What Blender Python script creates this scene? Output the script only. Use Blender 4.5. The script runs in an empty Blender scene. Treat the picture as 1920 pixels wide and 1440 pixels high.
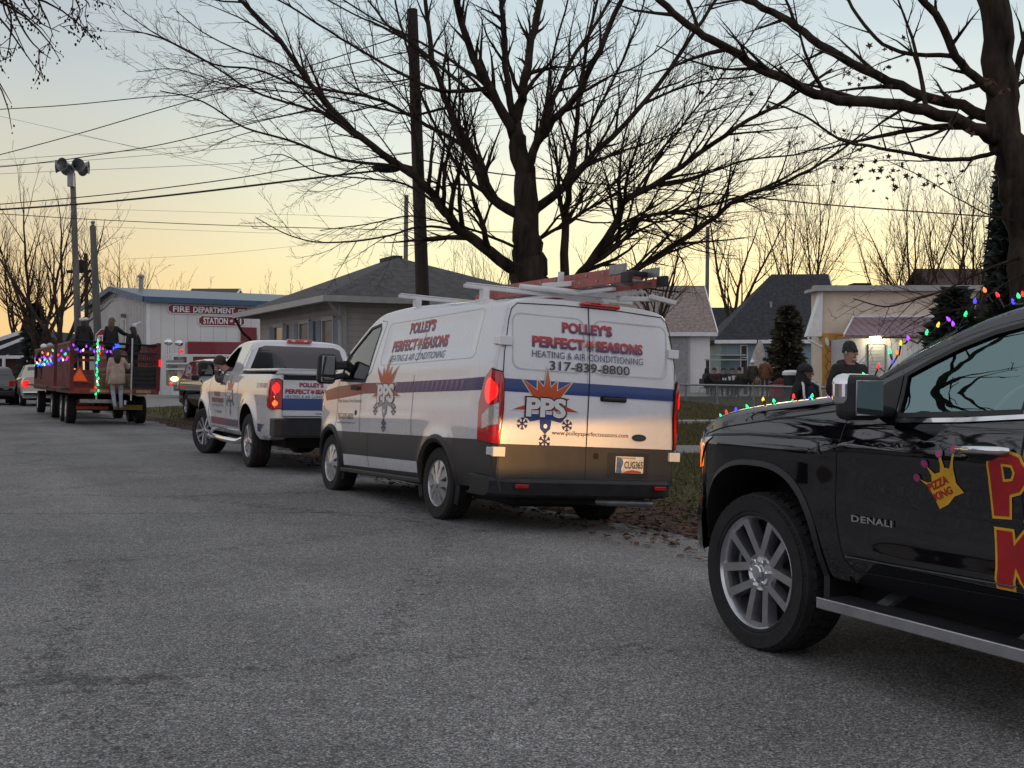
import bpy, bmesh, math, random
from mathutils import Vector, Matrix
from math import sin, cos, pi, radians, exp, sqrt, atan2

# ------------------------------------------------------------------ camera, sky, sun, exposure
scene = bpy.context.scene
F, CX, YH, H = 2120.0, 960.0, 702.0, 1.41
cam_d = bpy.data.cameras.new("Camera")
cam = bpy.data.objects.new("Camera", cam_d)
scene.collection.objects.link(cam)
cam.location = (0, 0, H)
cam.rotation_euler = (pi / 2, 0, 0)
cam_d.sensor_width = 36
cam_d.lens = F / 1920 * 36
cam_d.shift_y = -(720 - YH) / 1920
cam_d.clip_end = 4000
scene.camera = cam

world = bpy.data.worlds.new("World")
scene.world = world
world.use_nodes = True
SUN_AZ = radians(14)      # to the right of the view axis
SUN_EL = radians(1.5)


def build_sky():
    nt = world.node_tree
    nt.nodes.clear()
    N, L = nt.nodes.new, nt.links.new
    out = N("ShaderNodeOutputWorld")
    bg = N("ShaderNodeBackground")
    L(bg.outputs[0], out.inputs[0])
    tc = N("ShaderNodeTexCoord")
    sep = N("ShaderNodeSeparateXYZ")
    L(tc.outputs["Generated"], sep.inputs[0])

    def ramp(stops):
        r = N("ShaderNodeValToRGB")
        els = r.color_ramp.elements
        els[0].position, els[0].color = stops[0][0], (*stops[0][1], 1)
        els[1].position, els[1].color = stops[-1][0], (*stops[-1][1], 1)
        for p, c in stops[1:-1]:
            e = els.new(p)
            e.color = (*c, 1)
        return r

    # wobble the elevation a little: thin high haze
    noi = N("ShaderNodeTexNoise")
    noi.inputs["Scale"].default_value = 3.0
    noi.inputs["Detail"].default_value = 4.0
    mp = N("ShaderNodeMapping")
    mp.inputs["Scale"].default_value = (1.0, 1.0, 5.0)
    L(tc.outputs["Generated"], mp.inputs[0])
    L(mp.outputs[0], noi.inputs["Vector"])
    wob = N("ShaderNodeMath"); wob.operation = 'MULTIPLY_ADD'
    L(noi.outputs["Fac"], wob.inputs[0]); wob.inputs[1].default_value = 0.07
    wz = N("ShaderNodeMath"); wz.operation = 'SUBTRACT'
    L(sep.outputs["Z"], wz.inputs[0]); wz.inputs[1].default_value = 0.035
    L(wz.outputs[0], wob.inputs[2])
    el = wob.outputs[0]
    near = ramp([(0.0, (.97, .73, .31)), (.045, (.96, .84, .43)), (.10, (.94, .90, .56)), (.16, (.86, .88, .69)),
                 (.22, (.71, .79, .76)), (.29, (.54, .66, .71)), (.5, (.49, .53, .58)), (1, (.53, .545, .575))])
    wide = ramp([(0.0, (.90, .52, .21)), (.045, (.87, .59, .27)), (.10, (.77, .62, .38)), (.16, (.64, .61, .48)),
                 (.22, (.55, .58, .56)), (.29, (.46, .52, .56)), (.5, (.46, .485, .53)), (1, (.53, .545, .575))])
    back = ramp([(0.0, (.46, .44, .52)), (.08, (.64, .61, .69)), (.18, (.67, .67, .74)), (.35, (.62, .63, .69)),
                 (.6, (.57, .585, .62)), (1, (.54, .555, .585))])
    for r in (near, wide, back):
        L(el, r.inputs[0])
    # azimuth weight towards the sun
    dot = N("ShaderNodeVectorMath"); dot.operation = 'DOT_PRODUCT'
    nrm = N("ShaderNodeVectorMath"); nrm.operation = 'NORMALIZE'
    flat = N("ShaderNodeVectorMath"); flat.operation = 'MULTIPLY'
    flat.inputs[1].default_value = (1, 1, 0)
    L(tc.outputs["Generated"], flat.inputs[0]); L(flat.outputs[0], nrm.inputs[0])
    L(nrm.outputs[0], dot.inputs[0])
    dot.inputs[1].default_value = (sin(SUN_AZ), cos(SUN_AZ), 0)

    def mr(a, b):
        m = N("ShaderNodeMapRange"); m.interpolation_type = 'SMOOTHSTEP'
        m.inputs["From Min"].default_value = a; m.inputs["From Max"].default_value = b
        L(dot.outputs["Value"], m.inputs["Value"])
        return m.outputs[0]
    m1 = N("ShaderNodeMixRGB"); L(mr(.80, .985), m1.inputs[0]); L(wide.outputs[0], m1.inputs[1]); L(near.outputs[0], m1.inputs[2])
    m2 = N("ShaderNodeMixRGB"); L(mr(.15, .80), m2.inputs[0]); L(back.outputs[0], m2.inputs[1]); L(m1.outputs[0], m2.inputs[2])
    sky = N("ShaderNodeTexSky")
    sky.sky_type = 'NISHITA'
    sky.sun_disc = False
    sky.sun_elevation = SUN_EL
    sky.sun_rotation = SUN_AZ
    sk = N("ShaderNodeMixRGB"); sk.blend_type = 'MULTIPLY'; sk.inputs[0].default_value = 1
    L(sky.outputs[0], sk.inputs[1]); sk.inputs[2].default_value = (.02, .02, .02, 1)
    ad = N("ShaderNodeMixRGB"); ad.blend_type = 'ADD'; ad.inputs[0].default_value = 1
    L(m2.outputs[0], ad.inputs[1]); L(sk.outputs[0], ad.inputs[2])
    L(ad.outputs[0], bg.inputs[0])
    bg.inputs[1].default_value = 1.0


build_sky()
sun_d = bpy.data.lights.new("Sun", 'SUN')
sun_d.energy = 0.15
sun_d.angle = radians(10)
sun_d.color = (1.0, .78, .5)
sun = bpy.data.objects.new("Sun", sun_d)
scene.collection.objects.link(sun)
sun.rotation_euler = Vector((-sin(SUN_AZ) * cos(radians(4)), -cos(SUN_AZ) * cos(radians(4)), -sin(radians(4)))).to_track_quat('-Z', 'Y').to_euler()
scene.view_settings.view_transform = 'Standard'
scene.view_settings.look = 'None'
scene.view_settings.exposure = 0.06
scene.view_settings.gamma = 1
scene.cycles.max_bounces = 6
scene.cycles.transparent_max_bounces = 12

# ------------------------------------------------------------------ helpers
COL = scene.collection
R = random.Random(7)


def unpx(px, Y):
    """ground-plane X of image column px at depth Y"""
    return (px - CX) / F * Y


def zpx(py, Y):
    return H - (py - YH) / F * Y


def P3(px, py, Y):
    return Vector((unpx(px, Y), Y, zpx(py, Y)))


RT = radians(27.0)                         # road heading, left of the view axis
RU = Vector((-sin(RT), cos(RT), 0))
RV = Vector((cos(RT), sin(RT), 0))


def RD(u, v, z=0.0):
    return RU * u + RV * v + Vector((0, 0, z))


def ground_z(x, y):
    v = x * RV.x + y * RV.y
    pr = [(-9, .02), (-5.6, .0), (4.6, 0), (6.3, -.122), (7.4, -.12), (10, 0), (500, 0)]
    if v <= pr[0][0]:
        return pr[0][1]
    up = .27 * sstep(30, 47, y) * sstep(8.5, 12, v) * sstep(-2, 5, x)
    for (a, za), (b, zb) in zip(pr, pr[1:]):
        if v <= b:
            return za + (zb - za) * (v - a) / (b - a) + up
    return up


def tag(o, label=None, cat=None, group=None, kind=None):
    if label: o["label"] = label
    if cat: o["category"] = cat
    if group: o["group"] = group
    if kind: o["kind"] = kind
    return o


def thing(name, label, cat, loc=(0, 0, 0), rot=(0, 0, 0), group=None):
    o = bpy.data.objects.new(name, None)
    o.empty_display_size = .2
    COL.objects.link(o)
    o.location = loc
    o.rotation_euler = rot
    return tag(o, label, cat, group)


def copy_tree(o, parent=None):
    c = o.copy()
    COL.objects.link(c)
    if parent: c.parent = parent
    for ch in list(o.children):
        copy_tree(ch, c)
    return c


class MB:
    """collects geometry, builds ONE mesh object"""
    def __init__(s):
        s.v = []; s.f = []; s.m = []; s.mi = 0

    def quad(s, a, b, c, d):
        n = len(s.v); s.v += [tuple(a), tuple(b), tuple(c), tuple(d)]; s.f.append((n, n + 1, n + 2, n + 3)); s.m.append(s.mi)

    def poly(s, pts):
        n = len(s.v); s.v += [tuple(p) for p in pts]; s.f.append(tuple(range(n, n + len(pts)))); s.m.append(s.mi)

    def mesh(s, vs, fs, T=None):
        n = len(s.v)
        s.v += [tuple(T @ Vector(p)) if T else tuple(p) for p in vs]
        for f in fs:
            s.f.append(tuple(i + n for i in f)); s.m.append(s.mi)

    def box(s, c, d, T=None):
        x, y, z = (q / 2 for q in d)
        vs = [(c[0] + a * x, c[1] + b * y, c[2] + e * z) for a in (-1, 1) for b in (-1, 1) for e in (-1, 1)]
        s.mesh(vs, [(0, 1, 3, 2), (4, 6, 7, 5), (0, 4, 5, 1), (2, 3, 7, 6), (0, 2, 6, 4), (1, 5, 7, 3)], T)

    def bar(s, a, b, w, h, up=(0, 0, 1)):
        a, b = Vector(a), Vector(b)
        d = (b - a).normalized(); up = Vector(up)
        x = d.cross(up)
        if x.length < 1e-4: x = d.cross(Vector((1, 0, 0)))
        x.normalize(); z = x.cross(d)
        vs = [p + x * (i * w / 2) + z * (j * h / 2) for p in (a, b) for i, j in ((-1, -1), (1, -1), (1, 1), (-1, 1))]
        s.mesh(vs, [(0, 1, 2, 3), (7, 6, 5, 4), (0, 4, 5, 1), (1, 5, 6, 2), (2, 6, 7, 3), (3, 7, 4, 0)])

    def tube(s, pts, rad, n=6, caps=True):
        pts = [Vector(p) for p in pts]
        if not isinstance(rad, (list, tuple)): rad = [rad] * len(pts)
        base = len(s.v); k = len(pts)
        x = None
        for i, p in enumerate(pts):
            d = (pts[min(i + 1, k - 1)] - pts[max(i - 1, 0)])
            if d.length < 1e-7: d = Vector((0, 0, 1))
            d.normalize()
            if x is None:
                x = d.cross(Vector((0.3, 0.1, 1)))
                if x.length < .05: x = d.cross(Vector((1, 0, 0)))
            x = x - d * x.dot(d)
            if x.length < 1e-6: x = d.orthogonal()
            x.normalize(); y = d.cross(x)
            for j in range(n):
                a = 2 * pi * j / n
                s.v.append(tuple(p + (x * cos(a) + y * sin(a)) * rad[i]))
        for i in range(k - 1):
            for j in range(n):
                a, b = base + i * n + j, base + i * n + (j + 1) % n
                s.f.append((a, b, b + n, a + n)); s.m.append(s.mi)
        if caps:
            s.f.append(tuple(base + j for j in range(n))[::-1]); s.m.append(s.mi)
            s.f.append(tuple(base + (k - 1) * n + j for j in range(n))); s.m.append(s.mi)

    def lathe(s, prof, n=24, T=None, close=False):
        """prof: list of (r, h); axis z"""
        base = len(s.v)
        for r, h in prof:
            for j in range(n):
                a = 2 * pi * j / n
                p = Vector((r * cos(a), r * sin(a), h))
                s.v.append(tuple(T @ p) if T else tuple(p))
        for i in range(len(prof) - 1):
            for j in range(n):
                a, b = base + i * n + j, base + i * n + (j + 1) % n
                s.f.append((a, b, b + n, a + n)); s.m.append(s.mi)
        if close:
            s.f.append(tuple(base + j for j in range(n))[::-1]); s.m.append(s.mi)
            e = base + (len(prof) - 1) * n
            s.f.append(tuple(e + j for j in range(n))); s.m.append(s.mi)

    def ball(s, c, r, n=10, m=6, sc=(1, 1, 1), T=None):
        prof = [(max(1e-4, r * sin(pi * i / m)), -r * cos(pi * i / m)) for i in range(m + 1)]
        M = Matrix.Translation(c) @ (T.to_4x4() if T else Matrix.Identity(4)) @ Matrix.Diagonal((*sc, 1))
        s.lathe(prof, n, M)

    def prism(s, poly, h0, h1, fn):
        """poly list of (a,b); fn(a,b,h)->3D"""
        n = len(poly)
        vs = [fn(a, b, h0) for a, b in poly] + [fn(a, b, h1) for a, b in poly]
        fs = [tuple(range(n))[::-1], tuple(range(n, 2 * n))] + [(i, (i + 1) % n, n + (i + 1) % n, n + i) for i in range(n)]
        s.mesh(vs, fs)

    def build(s, name, mat, parent=None, smooth=None, bevel=0, segs=2, loc=None):
        me = bpy.data.meshes.new(name)
        me.from_pydata(s.v, [], s.f)
        mats = mat if isinstance(mat, (list, tuple)) else [mat]
        for q in mats: me.materials.append(q)
        if len(mats) > 1:
            me.polygons.foreach_set("material_index", s.m)
        me.update()
        return finish(name, me, parent, smooth, bevel, segs, loc)


def finish(name, me, parent=None, smooth=None, bevel=0, segs=2, loc=None):
    if smooth is not None:
        bm = bmesh.new(); bm.from_mesh(me)
        bmesh.ops.recalc_face_normals(bm, faces=bm.faces)
        bm.to_mesh(me); bm.free()
        me.shade_smooth()
        me.set_sharp_from_angle(angle=radians(smooth))
    o = bpy.data.objects.new(name, me)
    COL.objects.link(o)
    if parent: o.parent = parent
    if loc is not None: o.location = loc
    if bevel:
        b = o.modifiers.new("bevel", 'BEVEL'); b.width = bevel; b.segments = segs; b.limit_method = 'ANGLE'; b.angle_limit = radians(40)
    return o


def bake_bool(o, cutters):
    """apply boolean differences, delete the cutters"""
    for c in cutters:
        c.parent = o.parent
        m = o.modifiers.new("cut", 'BOOLEAN'); m.object = c; m.operation = 'DIFFERENCE'; m.solver = 'EXACT'
    dg = bpy.context.evaluated_depsgraph_get(); dg.update()
    me = bpy.data.meshes.new_from_object(o.evaluated_get(dg))
    o.modifiers.clear()
    old = o.data; o.data = me
    bpy.data.meshes.remove(old)
    for c in cutters:
        d = c.data; bpy.data.objects.remove(c); bpy.data.meshes.remove(d)
    me.shade_smooth(); me.set_sharp_from_angle(angle=radians(32))
    return o


# ------------------------------------------------------------------ materials
def nodes(name):
    m = bpy.data.materials.new(name); m.use_nodes = True
    nt = m.node_tree
    return m, nt, nt.nodes.new, nt.links.new, nt.nodes["Principled BSDF"]


def M(name, col, rough=.5, metal=0, coat=0, var=.12, scale=6, bump=0, bscale=60, emit=0, spec=.5, stretch=(1, 1, 1), col2=None, ior=1.5):
    m, nt, N, L, b = nodes(name)
    b.inputs["Metallic"].default_value = metal
    b.inputs["Specular IOR Level"].default_value = spec
    b.inputs["Coat Weight"].default_value = coat
    b.inputs["Coat Roughness"].default_value = .03
    b.inputs["Coat IOR"].default_value = ior
    tc = N("ShaderNodeTexCoord")
    mp = N("ShaderNodeMapping"); mp.inputs["Scale"].default_value = stretch
    L(tc.outputs["Object"], mp.inputs[0])
    n = N("ShaderNodeTexNoise"); n.inputs["Scale"].default_value = scale; n.inputs["Detail"].default_value = 6
    n.inputs["Roughness"].default_value = .6
    L(mp.outputs[0], n.inputs["Vector"])
    mx = N("ShaderNodeMixRGB")
    c2 = col2 or tuple(max(0, c * (1 - 2 * var)) for c in col)
    c1 = tuple(min(1, c * (1 + var)) for c in col) if not col2 else col
    mx.inputs[1].default_value = (*c2, 1); mx.inputs[2].default_value = (*c1, 1)
    mr = N("ShaderNodeMapRange"); mr.inputs["From Min"].default_value = .3; mr.inputs["From Max"].default_value = .7
    L(n.outputs["Fac"], mr.inputs["Value"]); L(mr.outputs[0], mx.inputs[0])
    L(mx.outputs[0], b.inputs["Base Color"])
    rr = N("ShaderNodeMapRange"); rr.inputs["To Min"].default_value = max(0, rough - .06); rr.inputs["To Max"].default_value = min(1, rough + .06)
    L(n.outputs["Fac"], rr.inputs["Value"]); L(rr.outputs[0], b.inputs["Roughness"])
    if bump:
        n2 = N("ShaderNodeTexNoise"); n2.inputs["Scale"].default_value = bscale; n2.inputs["Detail"].default_value = 4
        L(mp.outputs[0], n2.inputs["Vector"])
        bp = N("ShaderNodeBump"); bp.inputs["Strength"].default_value = bump; bp.inputs["Distance"].default_value = .02
        L(n2.outputs["Fac"], bp.inputs["Height"]); L(bp.outputs[0], b.inputs["Normal"])
    if emit:
        b.inputs["Emission Color"].default_value = (*col, 1); b.inputs["Emission Strength"].default_value = emit
    return m


def M_glass(name, tint=(.5, .62, .62), rough=.0, f0=.07, gcol=(1, 1, 1)):
    m, nt, N, L, b = nodes(name)
    nt.nodes.remove(b)
    out = nt.nodes["Material Output"]
    tr = N("ShaderNodeBsdfTransparent"); tr.inputs[0].default_value = (*tint, 1)
    gl = N("ShaderNodeBsdfGlossy"); gl.inputs["Roughness"].default_value = rough
    gl.inputs[0].default_value = (*gcol, 1)
    lw = N("ShaderNodeLayerWeight"); lw.inputs[0].default_value = .5
    pw = N("ShaderNodeMath"); pw.operation = 'POWER'; pw.inputs[1].default_value = 4; L(lw.outputs["Facing"], pw.inputs[0])
    ad = N("ShaderNodeMath"); ad.operation = 'MULTIPLY_ADD'; ad.use_clamp = True; ad.inputs[1].default_value = 1 - f0; ad.inputs[2].default_value = f0
    L(pw.outputs[0], ad.inputs[0])
    mx = N("ShaderNodeMixShader")
    L(ad.outputs[0], mx.inputs[0]); L(tr.outputs[0], mx.inputs[1]); L(gl.outputs[0], mx.inputs[2])
    nz = N("ShaderNodeTexNoise"); nz.inputs["Scale"].default_value = 2.5
    bp = N("ShaderNodeBump"); bp.inputs["Strength"].default_value = .006; bp.inputs["Distance"].default_value = .05
    L(nz.outputs["Fac"], bp.inputs["Height"]); L(bp.outputs[0], gl.inputs["Normal"])
    L(mx.outputs[0], out.inputs[0])
    return m


def M_grad(name, stops, rough=.35, axis='Z'):
    """colour runs along the object's own height (a printed colour fade)"""
    m, nt, N, L, b = nodes(name)
    tc = N("ShaderNodeTexCoord"); sp = N("ShaderNodeSeparateXYZ"); L(tc.outputs["Generated"], sp.inputs[0])
    r = N("ShaderNodeValToRGB"); L(sp.outputs[axis], r.inputs[0])
    e = r.color_ramp.elements
    e[0].position, e[0].color = stops[0][0], (*stops[0][1], 1)
    e[1].position, e[1].color = stops[-1][0], (*stops[-1][1], 1)
    for p, c in stops[1:-1]:
        q = e.new(p); q.color = (*c, 1)
    L(r.outputs[0], b.inputs["Base Color"]); b.inputs["Roughness"].default_value = rough
    return m


MT = {}
MT['white_paint'] = M("white_vehicle_paint", (.70, .70, .725), .28, 0, 1.0, .02, 3, ior=1.8)
MT['black_paint'] = M("black_vehicle_paint", (.003, .003, .005), .3, 0, 1.0, .1, 3, spec=0, ior=1.95)
MT['black_plastic'] = M("black_plastic", (.016, .016, .018), .55, 0, 0, .25, 9, .1, 220)
MT['dark_grey'] = M("dark_grey_wrap", (.035, .035, .036), .38, 0, .3, .1, 4)
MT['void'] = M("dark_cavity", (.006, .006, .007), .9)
MT['rubber'] = M("tyre_rubber", (.016, .016, .017), .78, 0, 0, .3, 14, .15, 160)
MT['seam'] = M("panel_gap", (.012, .012, .014), .8)
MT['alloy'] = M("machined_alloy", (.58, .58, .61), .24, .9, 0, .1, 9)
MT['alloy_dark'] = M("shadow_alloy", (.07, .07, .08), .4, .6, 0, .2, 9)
MT['chrome'] = M("chrome", (.82, .82, .84), .06, 1, 0, .03, 5)
MT['hubcap'] = M("silver_hubcap", (.55, .55, .57), .3, .75, .3, .08, 9)
MT['red_lens'] = M("red_lamp_lens", (.55, .008, .012), .12, 0, 1, .2, 30)
MT['red_lit'] = M("lit_red_lamp", (.9, .012, .01), .2, 0, 1, .3, 18, emit=1.1)
MT['clear_lens'] = M("clear_lamp_lens", (.62, .60, .58), .15, .3, 1, .25, 40)
MT['amber_lit'] = M("lit_amber_lamp", (1.0, .22, .02), .2, 0, 1, .2, 18, emit=2.2)
MT['lamp_white'] = M("lit_headlamp", (1.0, .82, .5), .2, emit=30)
MT['blue_vinyl'] = M("blue_vinyl", (.012, .05, .22), .3, 0, .6, .06, 3)
MT['navy'] = M("navy_print", (.02, .035, .12), .35, 0, .4, .06, 3)
MT['black_print'] = M("black_print", (.012, .012, .015), .4, 0, .4, .06, 3)
MT['white_print'] = M("white_print", (.80, .80, .80), .4, 0, .4, .03, 3)
MT['red_fade'] = M_grad("red_to_navy_print", [(0, (.03, .03, .12)), (.45, (.30, .03, .07)), (1, (.55, .05, .04))])
MT['sun_fade'] = M_grad("sunburst_print", [(0, (.52, .05, .02)), (.5, (.60, .09, .02)), (1, (.55, .22, .06))])
MT['stripe_fade'] = M_grad("red_to_blue_stripe", [(0, (.015, .02, .13)), (.45, (.03, .02, .14)), (.62, (.18, .02, .05)), (.8, (.32, .03, .02)), (1, (.36, .055, .03))], .3, 'X')
MT['steel'] = M("galvanised_steel", (.30, .31, .32), .45, .8, 0, .2, 12)
MT['white_metal'] = M("white_powder_coat", (.68, .68, .69), .4, 0, .2, .08, 6)
MT['glass'] = M_glass("clear_glass")
MT['tint'] = M("dark_tinted_glass", (.010, .012, .016), .03, 0, 1, .2, 2, spec=.8)
MT['mirror'] = M("mirror_glass", (.30, .32, .33), .03, 1, 0, .02, 2)


# ------------------------------------------------------------------ flat artwork laid on a surface
def text2d(s, w=None, h=None, bold=0.0, shear=0.0, spacing=1.0, align_h=False):
    cu = bpy.data.curves.new("t", 'FONT')
    cu.body = s; cu.size = 1; cu.offset = bold; cu.shear = shear; cu.space_character = spacing
    cu.resolution_u = 3
    ob = bpy.data.objects.new("t", cu); COL.objects.link(ob)
    dg = bpy.context.evaluated_depsgraph_get(); dg.update()
    me = bpy.data.meshes.new_from_object(ob.evaluated_get(dg))
    vs = [(v.co.x, v.co.y) for v in me.vertices]; fs = [tuple(p.vertices) for p in me.polygons]
    bpy.data.objects.remove(ob); bpy.data.curves.remove(cu); bpy.data.meshes.remove(me)
    x0, x1 = min(v[0] for v in vs), max(v[0] for v in vs)
    y0, y1 = min(v[1] for v in vs), max(v[1] for v in vs)
    if w is None: w = (x1 - x0) * h / (y1 - y0)
    if h is None: h = (y1 - y0) * w / (x1 - x0)
    return [((x - x0) / (x1 - x0) * w, (y - y0) / (y1 - y0) * h) for x, y in vs], fs


def shift(mesh, a, b):
    return [(x + a, y + b) for x, y in mesh[0]], mesh[1]


def poly2d(*polys):
    vs, fs = [], []
    for p in polys:
        n = len(vs); vs += list(p); fs.append(tuple(range(n, n + len(p))))
    return vs, fs


def strip2d(pts, w, closed=False):
    """thin line of width w along pts"""
    vs, fs = [], []
    n = len(pts)
    L_, R_ = [], []
    for i in range(n):
        if closed: a, b = Vector(pts[i - 1]), Vector(pts[(i + 1) % n])
        else: a, b = Vector(pts[max(i - 1, 0)]), Vector(pts[min(i + 1, n - 1)])
        d = (b - a); d.normalize(); q = Vector((-d.y, d.x)) * (w / 2); p = Vector(pts[i])
        L_.append(tuple(p + q)); R_.append(tuple(p - q))
    vs = L_ + R_
    for i in range(n if closed else n - 1):
        j = (i + 1) % n
        fs.append((i, j, n + j, n + i))
    return vs, fs


def rrect(x0, x1, y0, y1, r, k=5):
    out = []
    for cx, cy, a0 in ((x1 - r, y1 - r, 0), (x0 + r, y1 - r, 90), (x0 + r, y0 + r, 180), (x1 - r, y0 + r, 270)):
        for i in range(k + 1):
            a = radians(a0 + 90 * i / k); out.append((cx + r * cos(a), cy + r * sin(a)))
    return out


def ell(cx, cy, a, b, n=20, rot=0):
    return [(cx + a * cos(t) * cos(rot) - b * sin(t) * sin(rot), cy + a * cos(t) * sin(rot) + b * sin(t) * cos(rot)) for t in (2 * pi * i / n for i in range(n))]


def lay(name, mesh2, fn, mat, parent, ds=.12, dt=.07, smooth=True, keep=None):
    """cut a flat drawing into small cells and lay it on the surface fn(s,t)->3D"""
    vs, fs = mesh2
    bm = bmesh.new()
    bv = [bm.verts.new((x, y, 0)) for x, y in vs]
    for f in fs:
        try: bm.faces.new([bv[i] for i in f])
        except ValueError: pass
    xs = [v[0] for v in vs]; ys = [v[1] for v in vs]
    for ax, lo, hi, st in ((0, min(xs), max(xs), ds), (1, min(ys), max(ys), dt)):
        if not st: continue
        k = int(math.floor(lo / st)) + 1
        while k * st < hi - 1e-6:
            co = [0, 0, 0]; co[ax] = k * st; no = [0, 0, 0]; no[ax] = 1
            bmesh.ops.bisect_plane(bm, geom=bm.verts[:] + bm.edges[:] + bm.faces[:], dist=1e-6, plane_co=co, plane_no=no)
            k += 1
    if keep:
        bmesh.ops.delete(bm, geom=[f for f in bm.faces if not keep(f.calc_center_median().x, f.calc_center_median().y)], context='FACES')
    for v in bm.verts: v.co = fn(v.co.x, v.co.y)
    me = bpy.data.meshes.new(name); bm.to_mesh(me); bm.free()
    me.materials.append(mat)
    o = finish(name, me, parent)
    if smooth: me.shade_smooth(); me.set_sharp_from_angle(angle=radians(40))
    return o


def lerp_tab(tab, x):
    if x <= tab[0][0]: return tab[0][1]
    for (a, va), (b, vb) in zip(tab, tab[1:]):
        if x <= b: return va + (vb - va) * (x - a) / (b - a)
    return tab[-1][1]


def smooth_tab(tab, x):
    """monotone-ish cubic through a table"""
    if x <= tab[0][0]: return tab[0][1]
    if x >= tab[-1][0]: return tab[-1][1]
    n = len(tab)
    for i in range(n - 1):
        if x <= tab[i + 1][0]: break
    def sl(k):
        if k == 0 or k == n - 1:
            return 0 if n < 2 else ((tab[1][1] - tab[0][1]) / (tab[1][0] - tab[0][0]) if k == 0 else (tab[-1][1] - tab[-2][1]) / (tab[-1][0] - tab[-2][0]))
        a = (tab[k][1] - tab[k - 1][1]) / (tab[k][0] - tab[k - 1][0]); b = (tab[k + 1][1] - tab[k][1]) / (tab[k + 1][0] - tab[k][0])
        return 0 if a * b <= 0 else 2 * a * b / (a + b)
    h = tab[i + 1][0] - tab[i][0]; t = (x - tab[i][0]) / h
    return ((2 * t**3 - 3 * t**2 + 1) * tab[i][1] + (t**3 - 2 * t**2 + t) * h * sl(i) + (-2 * t**3 + 3 * t**2) * tab[i + 1][1] + (t**3 - t**2) * h * sl(i + 1))


def sstep(a, b, x):
    t = min(1, max(0, (x - a) / (b - a))); return t * t * (3 - 2 * t)


def box_mask(x, z, x0, x1, z0, z1, e):
    return sstep(x0, x0 + e, x) * (1 - sstep(x1 - e, x1, x)) * sstep(z0, z0 + e, z) * (1 - sstep(z1 - e, z1, z))


def loft(name, xs, ring, mat, parent, warp=None):
    """ring(x) -> [(y,z)] for the left half, bottom to top centre; closed solid"""
    mb = MB(); rings = []
    for x in xs:
        half = ring(x)
        full = half + [(-y, z) for y, z in half[-2::-1]]
        rings.append([Vector((x, y, z)) for y, z in full])
    if warp: rings = [[warp(p) for p in r] for r in rings]
    n = len(rings[0])
    for r in rings: mb.v += [tuple(p) for p in r]
    for i in range(len(rings) - 1):
        for j in range(n):
            a, b = i * n + j, i * n + (j + 1) % n
            mb.f.append((a, b, b + n, a + n)); mb.m.append(0)
    mb.f.append(tuple(range(n))[::-1]); mb.m.append(0)
    e = (len(rings) - 1) * n
    mb.f.append(tuple(e + j for j in range(n))); mb.m.append(0)
    return mb.build(name, mat, parent, smooth=32)


def cutter(kind, mat=None, **k):
    mb = MB()
    if kind == 'arch':       # wheel-arch cylinder across the body, flattened below
        n = 40; poly = [(k['x'] + k['r'] * cos(2 * pi * i / n), k['z'] + k['r'] * k.get('sq', 1) * sin(2 * pi * i / n)) for i in range(n)]
        mb.prism(poly, k['y0'], k['y1'], lambda a, b, h: (a, h, b))
    elif kind == 'side':     # prism through the body along y
        mb.prism(k['poly'], k['y0'], k['y1'], lambda a, b, h: (a, h, b))
    elif kind == 'box':
        mb.box(k['c'], k['d'])
    return mb.build("cutter", mat or MT['void'], smooth=30)


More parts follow.
